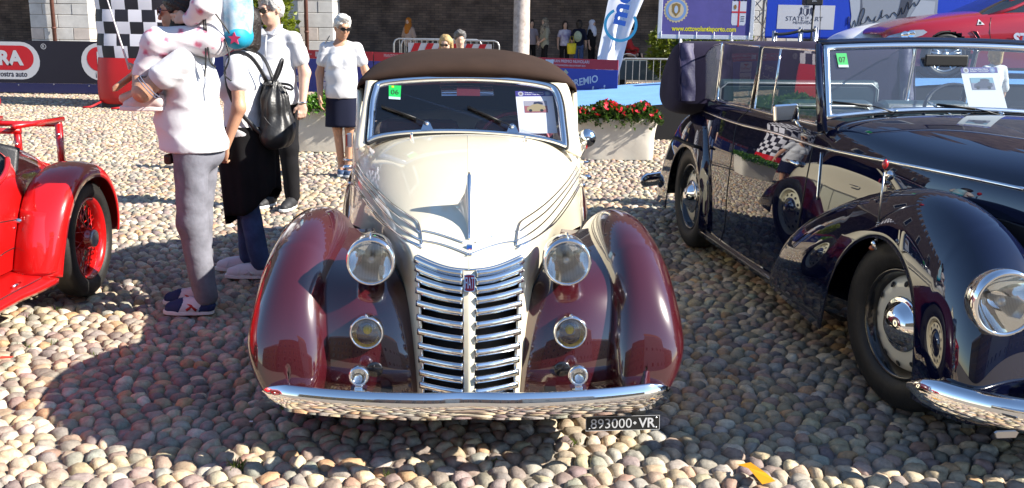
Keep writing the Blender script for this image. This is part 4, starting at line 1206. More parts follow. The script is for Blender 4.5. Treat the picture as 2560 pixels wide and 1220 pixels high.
# ------------------------------------------------------------------ inflatable arch leg
def inflatable():
    base = at_z(318, 272, 0)
    c = Vector((base.x + .20, 17.9, 0))
    e = thing('inflatable_arch', 'inflatable arch leg with red foot and black and white chequers', 'inflatable', c, R(-4))
    w, d = .84, .72
    a = np.linspace(0, 2 * math.pi, 64, endpoint=False)
    def ring(z, s):
        n = 4.5
        x = np.sign(np.cos(a)) * np.abs(np.cos(a)) ** (2 / n) * w * s; y = np.sign(np.sin(a)) * np.abs(np.sin(a)) ** (2 / n) * d * s
        return np.stack([x, y, np.full_like(a, z)], 1)
    zr = [.06, .10, .30, .55, .78, .86]; sr = [.92, .98, 1.0, .99, .965, .955]
    P = np.array([ring(z, s) for z, s in zip(np.linspace(.06, .86, 16), spk(zr, sr, np.linspace(.06, .86, 16)))])
    grid('red_foot', P, flat('inflatable_red', 232, 30, 38, .45), e, cv=True)
    bm_ = mat('cheque_black', (.016, .014, .022), .5); wm_ = mat('cheque_white', (.72, .70, .76), .5)
    q = .205
    per = 22
    V = {0: ([], []), 1: ([], [])}
    rows = 16
    th = np.linspace(0, 1, 400)
    rr = ring(0, 1.0); loop = np.concatenate([rr, rr[:1]]); sl = np.concatenate([[0], np.cumsum(np.linalg.norm(np.diff(loop, axis=0), axis=1))]); tot = sl[-1]
    def on(u): u = (u % 1) * tot; return np.array([np.interp(u, sl, loop[:, k]) for k in range(3)])
    for r_ in range(rows):
        for k in range(per):
            v, f = V[(r_ + k) % 2]; z0 = .86 + r_ * q
            sub = 4; base_i = len(v)
            for i in range(sub + 1):
                for j in range(sub + 1):
                    p = on((k + i / sub) / per + .013 * math.sin(r_ * .8)); zz = z0 + q * j / sub
                    bul = 1 + .018 * math.sin(math.pi * ((zz - .86) % (2 * q)) / (2 * q)) - .012
                    taper = 1 - .012 * (zz - .86)
                    v.append((p[0] * bul * taper * .955, p[1] * bul * taper * .955, zz))
            for i in range(sub):
                for j in range(sub):
                    b0 = base_i + i * (sub + 1) + j; f.append((b0, b0 + sub + 1, b0 + sub + 2, b0 + 1))
    mobj('black_cheques', V[0][0], V[0][1], bm_, e); mobj('white_cheques', V[1][0], V[1][1], wm_, e)
    box('dark_base', (-.7, -.6, GZ), (.7, .6, .07), M['vinyl_dark'], e)
    for x, y in ((-.75, -.95), (-.2, -1.05), (.6, -.95)):
        tube('tether', [(x * .9, -d * .9, .10), (x, y * .93, .03), (x - .12, y, .02)], .018, flat('tether_red', 220, 30, 38), e, 6)
inflatable()

# ------------------------------------------------------------------ crowd barriers
def crowd_barrier(label, a, b, ztop, board=None):
    a, b = Vector(a), Vector(b); L = (b - a).length
    e = thing('crowd_barrier', label, 'barrier', a, math.atan2((b - a).y, (b - a).x), 'steel crowd barriers')
    r = .02; c = .12
    pts = [(0, 0, .15), (0, 0, ztop - c), (c * .3, 0, ztop - c * .3), (c, 0, ztop), (L - c, 0, ztop), (L - c * .3, 0, ztop - c * .3), (L, 0, ztop - c), (L, 0, .15)]
    tube('frame', pts, r, M['galv'], e, 8); tube('bottom_rail', [(0, 0, .17), (L, 0, .17)], r * .8, M['galv'], e, 8)
    n = int(L / .13)
    for i in range(1, n): tube('bar', [(L * i / n, 0, .17), (L * i / n, 0, ztop)], .007, M['galv'], e, 6, caps=False)
    for x in (.25, L - .25): tube('foot', [(x, -.28, .01), (x, -.1, .03), (x, 0, .15), (x, .1, .03), (x, .28, .01)], .016, M['galv'], e, 6)
    if board:
        z0, z1 = board
        box('board', (.18, -.035, z0), (L - .18, -.022, z1), pr_white, e)
        w = .16; x = .2
        while x < L - .45:
            sheet('red_stripe', [(x, -.037, z0), (x + w, -.037, z0), (x + w + .14, -.037, z1), (x + .14, -.037, z1)], pr_red, e); x += w * 2
    return e
pa, pb = at_y(1003, 96, 24), at_y(1248, 104, 23.6)
crowd_barrier('steel crowd barrier with a red and white striped board', (pa.x, 24, 0), (pb.x, 23.6, 0), 1.12, (.74, 1.04))
crowd_barrier('plain steel crowd barrier standing behind the striped one', (pa.x - .25, 24.6, 0), (pa.x + 1.9, 24.7, 0), 1.12)
p1, p2 = at_y(1546, 200, 19.6), at_y(1685, 200, 19.9)
crowd_barrier('steel crowd barrier between the feather flag and the blue car', (p1.x, 19.6, 0), (p1.x + 2.2, 19.8, 0), .90)

# ------------------------------------------------------------------ blue carpeted ramp and stage
M['carpet'] = mat('light_blue_carpet', (.095, .30, .66), .95, noise=(3, .18), bump=(300, .3, 2, .004), sheen=.1)
stg = thing('display_stage', 'low display stage and ramp with light blue carpet and dark sides', 'stage', (4, 16, 0))
def stz(x): return float(np.clip(.30 + .088 * x if x > 0 else .30 + .25 * x, .0, .84))
sx = [-1.2, -.6, 0, .86, 2.1, 5.25, 8, 13]
Pst = np.array([[(x - 4, y - 16, stz(x) + rnd.uniform(-.006, .006)) for y in (13.8, 14.4, 15.2, 16, 16.8, 17.6, 18.2)] for x in np.linspace(-1.2, 13, 40)])
grid('carpet', Pst, M['carpet'], stg)
for y, s in ((13.8, 1), (18.2, -1)):
    pts = [(x - 4, y - 16, stz(x) - .004) for x in sx] + [(x - 4, y - 16, GZ) for x in sx[::-1]]
    MB().prism(pts, (0, 0, 0), (0, s * .04, 0)).build('side_panel', M['void'], stg)
box('end_panel', (8.96, -2.2, GZ), (9.0, 2.2, .83), M['void'], stg)

# ------------------------------------------------------------------ feather flag
def feather_flag():
    y = 18.9
    b = at_y(1487, 205, y); base = Vector((b.x - .02, y, 0))
    e = thing('feather_flag', 'white feather flag with a blue ring and blue letters, leaning on its pole', 'flag', base)
    L = lambda px, py: at_y(px, py, y) - base
    lo = [L(1484, 205), L(1497, 120), L(1521, 0), L(1545, -120), L(1575, -300), L(1630, -520)]
    hi = [L(1541, 205), L(1556, 150), L(1577, 75), L(1608, 0), L(1640, -120), L(1680, -420)]
    P = np.stack([spl(np.array(lo), np.linspace(0, 1, 30)), spl(np.array(hi), np.linspace(0, 1, 30))], 0)
    Q = np.stack([P[0] + (P[1] - P[0]) * t for t in np.linspace(0, 1, 14)], 0)
    t = np.linspace(0, 1, 14)[:, None]; s = np.linspace(0, 1, 30)[None]
    Q[..., 1] += .05 * np.sin(t * 9 + s * 5) * t + .03 * np.sin(t * 17 - s * 9) * t
    grid('sail', Q, mat('flag_cloth', (.80, .80, .84), .8), e)
    tube('pole', [(0, 0, GZ), L(1482, 205), L(1496, 120), L(1519, 0), L(1543, -120), L(1573, -300), L(1632, -530)], .012, M['black'], e, 8)
    box('base_plate', (-.3, -.3, GZ), (.3, .3, .03), M['black'], e)
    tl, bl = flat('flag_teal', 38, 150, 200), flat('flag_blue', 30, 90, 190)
    X, U = (L(1580, 64) - L(1520, 56)).normalized(), None
    X = Vector((.985, 0, -.05)).normalized(); U = Vector((.05, 0, 1))
    cc = L(1550, 62) + Vector((0, -.12, 0))
    annulus('ring', cc, X, U, .262, .315, tl, e, 48, 120, 395)
    # letters run up the pole: rotated text
    xd = (L(1556, 20) - L(1541, 85)).normalized(); ud = Vector((-xd.z, 0, xd.x))
    cm = L(1546, 62) + Vector((0, -.125, 0))
    text('lettering', 'me', L(1556, 18) + Vector((0, -.125, 0)), xd, ud, bl, e, h=.24, w=.66, bold=.04, lift=.003)
feather_flag()

# ------------------------------------------------------------------ purple sign, truss, blue backdrop
def board(name, label, y, x0, x1, z0, z1, m_, fm):
    e = thing(name, label, 'sign', ((x0 + x1) / 2, y, 0)); w = (x1 - x0) / 2
    box('panel', (-w, -.01, z0), (w, .01, z1), m_, e)
    return e, w
y = 19.0
A_, B_ = at_y(1653, 86, y), at_y(1872, 92, y)
purple = mat('purple_vinyl', (.085, .07, .24), .5, noise=(2, .2), bump=(3, .2, 3, .02))
e, w = board('purple_sign', 'purple sign with yellow web address, gear emblem and city shield in silver frame', y, A_.x, B_.x, A_.z + .0, 2.9, purple, None)
PS = e; ex = e.location.x
P_ = lambda px, py: at_y(px, py, y) - Vector((ex, y, 0))
zb2 = A_.z
for nm, lo, hi in (('frame_rail', (-w - .075, -.03, zb2 - .075), (w + .075, .03, zb2)), ('frame_rail', (-w - .075, -.03, 2.9), (w + .075, .03, 2.97)), ('frame_rail', (-w - .075, -.029, zb2 + .001), (-w, .029, 2.899)), ('frame_rail', (w, -.029, zb2 + .001), (w + .075, .029, 2.899))):
    box(nm, lo, hi, mat('silver_frame', (.60, .61, .63), .4, metal=.5), e, bevel=.006)
for x in (-w * .55, w * .62): tube('leg', [(x, 0, GZ), (x, 0, zb2 - .07)], .03, M['white'], e, 8)
for i in range(6):
    x = -w + 2 * w * i / 5
    tube('cord', [(x, -.035, zb2 + .06), (x - .01, -.036, zb2 - .08)], .006, M['white'], e, 5)
yel = flat('print_yellow', 240, 228, 30)
text('lettering', 'www.ottovolantiaporto.com', P_(1759, 74) , X3, UP, yel, e, w=(P_(1840, 74) - P_(1679, 74)).x, h=.125, bold=.03, lift=.013)
g = P_(1690, 25)
gear = []
for i in range(72):
    r_ = .235 if (i % 3) < 1.5 else .212; t = i * 2 * math.pi / 72; gear.append(Vector((g.x + r_ * math.cos(t), -.012, g.z + r_ * math.sin(t))))
sheet('gear_emblem', gear, flat('emblem_gold', 215, 195, 150), e)
sheet('gear_blue', disc_pts((g.x, -.014, g.z), X3, UP, .195, 40), flat('emblem_blue', 130, 165, 215), e)
sheet('gear_cream', disc_pts((g.x, -.016, g.z), X3, UP, .145, 40), flat('emblem_cream', 220, 200, 165), e)
sheet('gear_shield', [Vector((g.x + u, -.018, g.z + v)) for u, v in ((-.08, .10), (-.075, -.03), (0, -.12), (.075, -.03), (.08, .10), (0, .13))], flat('emblem_bronze', 150, 120, 60), e)
sheet('gear_core', disc_pts((g.x, -.020, g.z + .01), X3, UP, .035, 24, ry=.07), flat('emblem_core', 190, 205, 225), e)
s0 = P_(1847, 30); hw = .135
sheet('city_shield', [Vector((s0.x + u, -.012, s0.z + v)) for u, v in ((-hw, .2), (-hw, -.20), (-hw * .85, -.245), (hw * .85, -.245), (hw, -.20), (hw, .2))], pr_white, e)
sheet('shield_cross', [Vector((s0.x + u, -.014, s0.z + v)) for u, v in ((-.016, .2), (-.016, -.27), (.016, -.27), (.016, .2))], pr_red, e)
sheet('shield_cross', [Vector((s0.x + u, -.0145, s0.z + v)) for u, v in ((-hw, .012), (-hw, -.018), (hw, -.018), (hw, .012))], pr_red, e)
for i in range(8):
    for j in range(2):
        if (i + j) % 2: sheet('shield_cheque', [Vector((s0.x - hw + i * hw / 4 + u, -.014, s0.z + .2 + j * .034 + v)) for u, v in ((0, 0), (hw / 4, 0), (hw / 4, .034), (0, .034))][::-1], pr_navy, e)
for i, m_ in enumerate((flat('flag_green', 60, 150, 80), pr_white, pr_red)):
    sheet('shield_tricolour', [Vector((s0.x - hw + i * hw * 2 / 3 + u, -.013, s0.z + .27 + v)) for u, v in ((0, 0), (hw * 2 / 3, 0), (hw * 2 / 3, .12), (0, .12))][::-1], m_, e)
sheet('shield_bust', disc_pts((s0.x - .075, -.015, s0.z + .09), X3, UP, .03, 6, ry=.05), flat('shield_gold', 150, 110, 50), e)
for zz in (-.09, -.13, -.17): box('shield_note', (s0.x + .04, -.0155, s0.z + zz), (s0.x + .11, -.0145, s0.z + zz + .012), pr_navy, e)

def truss(name, label, a, b, hw, par=None, step=.36):
    """four chords and zigzag lattice between a and b"""
    a, b = Vector(a), Vector(b); d = (b - a).normalized(); L = (b - a).length
    u = Vector((1, 0, 0)) if abs(d.x) < .5 else Vector((0, 0, 1)); v = d.cross(u).normalized(); u = v.cross(d)
    e = thing(name, label, 'truss', a)
    for i in (1, -1):
        for j in (1, -1):
            o = u * hw * i + v * hw * j; tube('chord', [o, o + d * L], .024, M['galv'], e, 8)
    n = max(2, int(L / step))
    for f_, (p, q) in enumerate(((u + v, u - v), (u - v, -u - v), (-u - v, -u + v), (-u + v, u + v))):
        mb = MB()
        for i in range(n):
            s, t = (p, q) if i % 2 == 0 else (q, p)
            mb.bar(s * hw + d * (L * i / n), t * hw + d * (L * (i + 1) / n), .010, 6)
        mb.build('lattice', M['galv'], e)
    return e
tx = at_y(1893, 60, 20.3)
truss('truss_tower', 'silver lattice truss tower between the purple sign and the blue backdrop', (tx.x, 20.4, GZ), (tx.x, 20.4, 4.5), .17)
bk = at_y(1912, 94, 20.0); xr = 13.0
zb3 = bk.z
truss('truss_beam', 'horizontal silver lattice truss under the blue backdrop', (bk.x - .1, 20.25, zb3 - .27), (xr, 20.25, zb3 - .27), .16)
bd_blue = flat('backdrop_blue', 22, 74, 214, .45, bump=(1.5, .25, 3, .03))
e, w = board('blue_backdrop', 'royal blue backdrop with white menswear panel and grey portrait, behind the stage', 20.0, bk.x, xr, zb3, 3.9, bd_blue, None)
ex = e.location.x; yb = 20.0
K = lambda px, py: at_y(px, py, yb) - Vector((ex, yb, 0))
tube('hem', [(-w, -.02, zb3 + .01), (w, -.02, zb3 + .01)], .02, bd_blue, e, 6)
a, b = K(1941, 72), K(2088, 14)
box('white_panel', (a.x, -.014, a.z), (b.x, -.0115, b.z), pr_white, e)
ctr_ = K(2013, 47); ink2 = flat('panel_ink', 45, 55, 85)
text('lettering', 'STATE', Vector((K(1990, 0).x, 0, ctr_.z)), X3, UP, ink2, e, w=(K(2013, 0).x - K(1968, 0).x), h=.085, lift=.016, bold=.0)
text('lettering', 'OF', Vector((K(2021, 0).x, 0, ctr_.z + .02)), X3, UP, ink2, e, w=.075, h=.05, lift=.016)
box('of_rule', (K(2021, 0).x - .04, -.0165, ctr_.z - .045), (K(2021, 0).x + .04, -.0155, ctr_.z - .037), ink2, e)
text('lettering', 'ART', Vector((K(2045, 0).x, 0, ctr_.z)), X3, UP, ink2, e, w=(K(2060, 0).x - K(2029, 0).x), h=.085, lift=.016)
text('lettering', 'MENSWEAR', Vector((K(2012, 0).x, 0, K(2012, 57).z)), X3, UP, ink2, e, w=.40, h=.05, lift=.016)
sh = K(2015, 30)
sheet('panel_shield', [Vector((sh.x + u, -.016, sh.z + v)) for u, v in ((-.055, .07), (-.055, -.03), (0, -.085), (.055, -.03), (.055, .07))], ink2, e)
sheet('panel_shield_half', [Vector((sh.x + u, -.017, sh.z + v)) for u, v in ((-.045, .06), (-.045, -.025), (-.003, -.07), (-.003, .06))], pr_white, e)
for s in (1, -1):
    sheet('panel_lion', [Vector((sh.x + s * u, -.016, sh.z + v)) for u, v in ((.075, .06), (.10, .10), (.125, .07), (.115, .02), (.135, -.05), (.15, -.08), (.115, -.07), (.09, -.02), (.07, -.08), (.08, .0))][::s], ink2, e)
for s in (-2, -1, 0, 1, 2): sheet('panel_crown', [Vector((sh.x + s * .02 + u, -.016, sh.z + .085 + v)) for u, v in ((-.005, 0), (.005, 0), (.005 + s * .003, .04), (-.005 + s * .003, .04))], ink2, e)
# grey portrait: a shirt front with folded arms, cropped by the frame, and a signature
gry, gry2, gry3 = flat('portrait_grey', 158, 166, 180), flat('portrait_shade', 98, 106, 124), flat('portrait_light', 190, 198, 212)
def kp(pts, l): return [K(a, b) + Vector((0, -l, 0)) for a, b in pts]
sheet('portrait_shirt', kp([(2122, 96), (2128, 40), (2122, -40), (2135, -160), (2180, -230), (2240, -230), (2290, -180), (2318, -60), (2345, 0), (2340, 60), (2300, 96)], .013)[::-1], gry, e)
sheet('portrait_sleeve', kp([(2122, 96), (2128, 40), (2120, -40), (2150, -60), (2150, 20), (2142, 60), (2140, 96)], .015)[::-1], gry3, e)
sheet('portrait_fold', kp([(2142, 90), (2150, 20), (2152, -40), (2156, 20), (2148, 92)], .016)[::-1], gry2, e)
sheet('portrait_arm', kp([(2236, 60), (2250, 10), (2262, -60), (2285, -60), (2282, 0), (2262, 50)], .016)[::-1], flat('portrait_strap', 70, 78, 98), e)
sheet('portrait_tie', kp([(2275, 40), (2300, 0), (2338, 4), (2330, 60), (2290, 90)], .0155)[::-1], gry3, e)
sig = kp([(2118, 62), (2122, 42), (2128, 70), (2136, 50), (2140, 66), (2148, 40), (2158, 20), (2160, 34), (2152, 58), (2166, 52), (2170, 40), (2180, 52), (2190, 40), (2186, 52), (2198, 46), (2206, 24), (2204, 44), (2216, 36), (2224, 44), (2234, 30), (2246, 38), (2254, 18), (2258, 34), (2270, 4), (2272, 22), (2284, 6), (2290, 14), (2302, -4)], .018)
tube('signature', path_spl(np.array(sig), 150), .005, M['ink'], e, 5)

# black monitor loudspeaker on its stand and its cable
ly = 17.2
lp = at_y(2031, 6, ly)
e = thing('loudspeaker', 'black loudspeaker box on a thin black stand before the blue backdrop', 'loudspeaker', (lp.x, ly, stz(lp.x)))
z0 = lp.z - stz(lp.x)
box('cabinet', (-.15, -.12, z0 - .05), (.15, .12, z0 + .42), M['black'], e, bevel=.02)
text('lettering', 'JBL', (0.0, -.121, z0 + .02), X3, UP, pr_white, e, w=.09, h=.028, lift=.003)
tube('stand_pole', [(.03, 0, 0), (.03, 0, z0 - .05)], .020, M['black'], e, 8)
for k in range(3):
    t = k * 2.09 + .4; tube('leg', [(.03, 0, .45), (.03 + .3 * math.cos(t), .3 * math.sin(t), .01)], .012, M['black'], e, 6)
tube('cable', [(.14, 0, z0 - .03), (.17, .02, z0 - .4), (.2, .02, .1), (.18, 0, .01)], .007, M['black'], e, 5)

# stanchions with belt
stp = [(1935, 77), (2001, 68), (2039, 65)]
sy = 16.4; tops = []
for i, (a, b) in enumerate(stp):
    p = at_y(a, b, sy); z0 = stz(p.x)
    e = thing('stanchion', ['slim steel stanchion at the free end of the black belt', 'slim steel stanchion in the middle of the black belt', 'slim steel stanchion beside the loudspeaker stand'][i], 'stanchion', (p.x, sy, z0), 0, 'stanchions on the stage')
    tube('post', [(0, 0, .02), (0, 0, p.z - z0)], .026, M['steel'], e, 12); lathe('base', [(.16, 0), (.16, .015), (.03, .03), (.026, .05)], (0, 0, 0), (0, 0, 1), M['steel'], e, 24)
    tube('post_twin', [(.055, .05, .02), (.055, .05, p.z - z0 - .02)], .014, M['steel'], e, 8)
    tops.append(p)
bt = thing('barrier_belt', 'black retractable belt slung between the stanchions', 'belt', tops[0])
for p, q in zip(tops, tops[1:]):
    P = np.array([[Vector(p) - Vector(tops[0]) + (Vector(q) - Vector(p)) * t + Vector((0, -.03, -.03 - dz - .02 * math.sin(math.pi * t))) for t in np.linspace(0, 1, 8)] for dz in (0, .05)])
    grid('strap', P, M['black'], bt, thick=.004)

# ------------------------------------------------------------------ plants
def leaf_mesh(n, fn, size, name, seg=1, asp=.42, seed=1):
    """n folded leaves; fn(i) -> (point, outward direction)"""
    rg = random.Random(seed); V, F = [], []
    for i in range(n):
        p, o = fn(rg); o = Vector(o).normalized(); s = size * rg.uniform(.65, 1.3)
        d = (o + Vector((rg.uniform(-.8, .8), rg.uniform(-.8, .8), rg.uniform(-.5, .7)))).normalized()
        sd = d.cross(Vector((rg.uniform(-1, 1), rg.uniform(-1, 1), rg.uniform(.2, 1)))).normalized(); nn = d.cross(sd)
        k = len(V); p = Vector(p)
        V += [p, p + d * s * .45 + sd * s * asp + nn * s * .08, p + d * s + nn * -s * .12, p + d * s * .45 - sd * s * asp + nn * s * .08, p + d * s * .5 - nn * s * .05]
        F += [(k, k + 1, k + 4), (k + 1, k + 2, k + 4), (k + 2, k + 3, k + 4), (k + 3, k, k + 4)]
    return V, F

def leaf_mat(name, c1, c2, tr=.25):
    m = mat(name, c1, .45, noise=(7, .4, c2)); b = m.node_tree.nodes['Principled BSDF']
    nt = m.node_tree; out = nt.nodes['Material Output']; t = nt.nodes.new('ShaderNodeBsdfTranslucent'); t.inputs[0].default_value = (c1[0] * 1.3, c1[1] * 1.5, c1[2] * .6, 1)
    mx = nt.nodes.new('ShaderNodeMixShader'); mx.inputs[0].default_value = tr
    nt.links.new(b.outputs[0], mx.inputs[1]); nt.links.new(t.outputs[0], mx.inputs[2]); nt.links.new(mx.outputs[0], out.inputs[0])
    return m
M['leaf_dark'] = leaf_mat('dark_leaf', (.055, .10, .022), (.025, .055, .012))
M['leaf_bright'] = leaf_mat('bright_leaf', (.11, .24, .03), (.05, .12, .015))
M['leaf_yellow'] = leaf_mat('yellow_green_leaf', (.22, .25, .03), (.08, .11, .015))
M['planter'] = mat('cream_planter_cloth', (.60, .55, .47), .7, noise=(3, .12), bump=(5, .35, 3, .02))
M['soil'] = mat('soil', (.04, .028, .02), .95)

def flower_mesh(r, petals, cup=.35, name='petals'):
    V, F = [(0, 0, 0)], []
    for k in range(petals):
        t = 2 * math.pi * k / petals; w = math.pi / petals * 1.05
        i = len(V)
        V += [(r * .55 * math.cos(t - w), r * .55 * math.sin(t - w), r * .22 * cup), (r * math.cos(t - w * .5), r * math.sin(t - w * .5), r * cup), (r * math.cos(t + w * .5), r * math.sin(t + w * .5), r * cup * .8), (r * .55 * math.cos(t + w), r * .55 * math.sin(t + w), r * .22 * cup)]
        F += [(0, i, i + 1, i + 2), (0, i + 2, i + 3)]
    return V, F

def planter(label, plabel, c, rz, w, d, h, leaf, fl, nleaf, nfl, fr, grp, hgt, size, seed):
    e = thing('planter', label, 'planter', c, rz, 'cloth covered planters')
    n = 24
    rg = np.random.default_rng(seed)
    a = np.linspace(0, 2 * math.pi, 4 * n, endpoint=False)
    rows = []
    for i, t in enumerate(np.linspace(0, 1, 14)):
        k = 7.0; sx_ = w / 2 * (.90 + .10 * t); sy_ = d / 2 * (.90 + .10 * t)
        x = np.sign(np.cos(a)) * np.abs(np.cos(a)) ** (2 / k) * sx_; y_ = np.sign(np.sin(a)) * np.abs(np.sin(a)) ** (2 / k) * sy_
        wr = .010 * np.sin(x * 9 + t * 6 + seed) + .008 * np.sin(x * 21 - t * 9) * t + .012 * np.exp(-((t - .95) / .06) ** 2)
        rows.append(np.stack([x * (1 + wr), y_ * (1 + wr * 1.6), np.full_like(a, GZ + .02 + (h - GZ) * t) + (.012 * np.sin(x * 14 + y_ * 8) if t > .9 else 0)], 1))
    grid('box', np.array(rows), M['planter'], e, cv=True)
    sheet('soil', [(u * w * .47, v * d * .47, h - .03) for u, v in ((-1, -1), (1, -1), (1, 1), (-1, 1))], M['soil'], e)
    s = thing('flower_bush', plabel, 'plant', Vector(c) + Vector((0, 0, h - .03)), rz, grp)
    def fn(rg_):
        u, v = rg_.uniform(-1, 1), rg_.uniform(-1, 1)
        top_ = hgt * (1 - .35 * abs(u) ** 3) * (.75 + .25 * math.sin(u * 7 + seed) * .6) * (1 - .3 * v * v)
        z = top_ * rg_.random() ** .55
        z -= .10 * max(0, abs(v) - .6) / .4 * (rg_.random())
        return (u * w * .52, v * d * .62, z), (u * .6, v * .9 - .3, .55)
    V, F = leaf_mesh(nleaf, fn, size, 'foliage', seed=seed)
    o = mobj('foliage', V, F, leaf, s, False)
    FV, FF = flower_mesh(fr, 5); me = bpy.data.meshes.new('flower'); me.from_pydata(FV, [], FF); me.materials.append(fl)
    rg_ = random.Random(seed + 3)
    for k in range(nfl):
        u = -1 + 2 * (k + rg_.random()) / nfl; v = rg_.uniform(-1, .5)
        z = hgt * (1 - .35 * abs(u) ** 3) * (.75 + .25 * math.sin(u * 7 + seed) * .6) * (1 - .25 * v * v) * rg_.uniform(.72, 1.08)
        f = bpy.data.objects.new('flower', me); f.parent = s; COL.objects.link(f)
        f.location = (u * w * .52, v * d * .6 - .02, z); f.scale = [rg_.uniform(.8, 1.3)] * 3
        f.rotation_euler = (R(rg_.uniform(20, 80)), R(rg_.uniform(-25, 25)), rg_.uniform(0, 6))
    st_ = MB()
    for k in range(18):
        x, y_ = rg_.uniform(-.45, .45) * w, rg_.uniform(-.45, .45) * d
        st_.bar((x * .8, y_ * .8, -.02), (x, y_, hgt * .6), .004, 4)
    st_.build('stems', M['leaf_dark'], s)
pl_red = leaf_mat('red_petal', (.70, .02, .05), (.45, .01, .03), .2); pl_wh = leaf_mat('white_petal', (.75, .76, .70), (.6, .62, .55), .2)
planter('cream cloth covered planter box holding the red flowers', 'bushy plants with red flowers in the cream planter beside the ramp', (1.225, 11.9, 0), R(1), .98, .55, .46, M['leaf_dark'], pl_red, 2600, 74, .031, 'flower bushes in planters', .26, .052, 3)
planter('cream cloth covered planter box holding the white flowers', 'bushy green plants with white flowers in the cream planter behind the men', (-2.28, 12.2, 0), R(-1), 1.05, .55, .50, M['leaf_bright'], pl_wh, 2200, 26, .022, 'flower bushes in planters', .27, .062, 8)

def bush(name, label, c, rx, ry, rz_, n, leaf, size, seed, cat='bush', trunk=True):
    e = thing(name, label, cat, c)
    def fn(rg_):
        while True:
            p = Vector((rg_.uniform(-1, 1), rg_.uniform(-1, 1), rg_.uniform(-1, 1)))
            if p.length < 1 and p.length > .25 and rg_.random() < .35 + .65 * (math.sin(p.x * 6 + seed) * math.sin(p.z * 7 + seed * 2) > -.2): break
        return (p.x * rx, p.y * ry, rz_ + p.z * rz_ * .95 + .15), p
    V, F = leaf_mesh(n, fn, size, 'crown', seed=seed)
    mobj('crown', V, F, leaf, e, False)
    mb = MB()
    for k in range(7):
        t = k * .9; mb.path([(0, 0, GZ), (.05 * math.cos(t), .05 * math.sin(t), rz_ * .6), (rx * .6 * math.cos(t), ry * .6 * math.sin(t), rz_ * 1.5)], [.02, .015, .006], 5)
    mb.build('trunk', mat('bark', (.09, .06, .04), .9), e)
    return e
p = at_y(1680, 120, 25.5); bush('shrub', 'autumn tinted shrub below the purple sign, beyond the crowd barrier', (p.x, 25.5, GZ), .62, .5, .78, 1500, M['leaf_yellow'], .12, 4)
p = at_y(1815, 110, 23.5); bush('shrub', 'bright yellow green shrub showing under the purple sign', (p.x, 23.5, GZ), .75, .5, .82, 1800, M['leaf_yellow'], .11, 9)
p = at_y(1735, 110, 24.5); bush('shrub', 'dark green shrub between the two yellow shrubs', (p.x, 24.5, GZ), .5, .5, .75, 1100, M['leaf_dark'], .12, 12)
p = at_y(668, 40, 26.4); bush('tall_shrub', 'tall yellow green shrub beside the pale stone pillar, behind the grey haired man', (p.x, 26.4, GZ), .75, .6, 1.25, 2600, M['leaf_yellow'], .13, 6)
# grey planter trough beyond the barrier
p = at_y(1620, 165, 26.3)
e = thing('trough', 'long grey trough behind the crowd barrier', 'planter', (p.x, 26.3, 0)); box('wall', (-1.0, -.25, .12), (1.3, .25, .62), mat('grey_paint', (.10, .13, .14), .6), e, bevel=.02)
for x in (-.7, 1.0): box('foot', (x - .12, -.2, GZ), (x + .12, .2, .12), M['black'], e)
# ------------------------------------------------------------------ dark blue four door tourer
tour = thing('tourer', 'dark blue vintage open tourer with cream disc wheels and folded navy hood', 'car', (2.445, 3.88, 0), R(6.8))
DF = Frame(tour)
def BR(s, pts): return [(u, s, z) for u, z in pts]
BD = [
 BR(-.66, [(0, .93), (.06, .92), (.115, .88), (.150, .76), (.165, .55), (.17, .26)]),
 BR(-.56, [(0, 1.01), (.10, 1.0), (.185, .96), (.235, .83), (.255, .58), (.26, .25)]),
 BR(-.30, [(0, 1.075), (.16, 1.065), (.30, 1.015), (.375, .89), (.40, .62), (.405, .25)]),
 BR(.10, [(0, 1.12), (.22, 1.11), (.41, 1.06), (.515, .945), (.545, .66), (.55, .24)]),
 BR(.55, [(0, 1.15), (.28, 1.14), (.51, 1.085), (.625, .975), (.66, .69), (.665, .22)]),
 BR(.98, [(0, 1.175), (.33, 1.165), (.585, 1.115), (.685, 1.01), (.725, .72), (.73, .19)]),
 BR(1.28, [(0, 1.16), (.35, 1.15), (.63, 1.115), (.712, 1.015), (.752, .73), (.762, .17)]),
 BR(1.75, [(0, 1.15), (.35, 1.14), (.655, 1.105), (.728, 1.01), (.772, .73), (.78, .17)]),
 BR(2.3, [(0, 1.15), (.35, 1.14), (.668, 1.095), (.735, 1.0), (.78, .73), (.788, .17)]),
 BR(2.9, [(0, 1.14), (.35, 1.13), (.664, 1.085), (.728, .985), (.77, .72), (.775, .18)]),
 BR(3.4, [(0, 1.10), (.33, 1.09), (.62, 1.06), (.69, .96), (.725, .70), (.73, .20)]),
 BR(3.95, [(0, 1.0), (.29, .99), (.52, .96), (.59, .86), (.62, .63), (.62, .22)]),
 BR(4.5, [(0, .72), (.20, .71), (.36, .68), (.42, .60), (.44, .45), (.44, .25)]),
]
nud, nvd = 121, 46
Pd = net(BD, nud, nvd)
cut = int(2 / 5 * (nvd - 1)) - 1
def keep_d(i, j):
    k = abs(j + .5 - (nvd - 1)); y = Pd[i, 0, 1]
    return not (1.20 < y < 3.42 and k < cut)
tbody = grid('body', join_sym(Pd), M['navy'], tour, keep=keep_d)
db = bvh_of(tbody)
def dstrip(pix, r, nm, mt, n=40, lift=.004, sq=None, both=True):
    p = on_path(DF, db, pix, n, lift)
    if len(p) < 3: return p
    tube(nm, p, r, M[mt], tour, 8, sq=sq)
    if both: tube(nm, [(-q.x, q.y, q.z) for q in p], r, M[mt], tour, 8, sq=sq)
    return p
dstrip([(1722, 262), (1780, 285), (1850, 310), (1940, 333), (2030, 362), (2120, 384), (2220, 404), (2400, 440), (2560, 474)], .0085, 'waist_moulding', 'chrome', 70, .003)
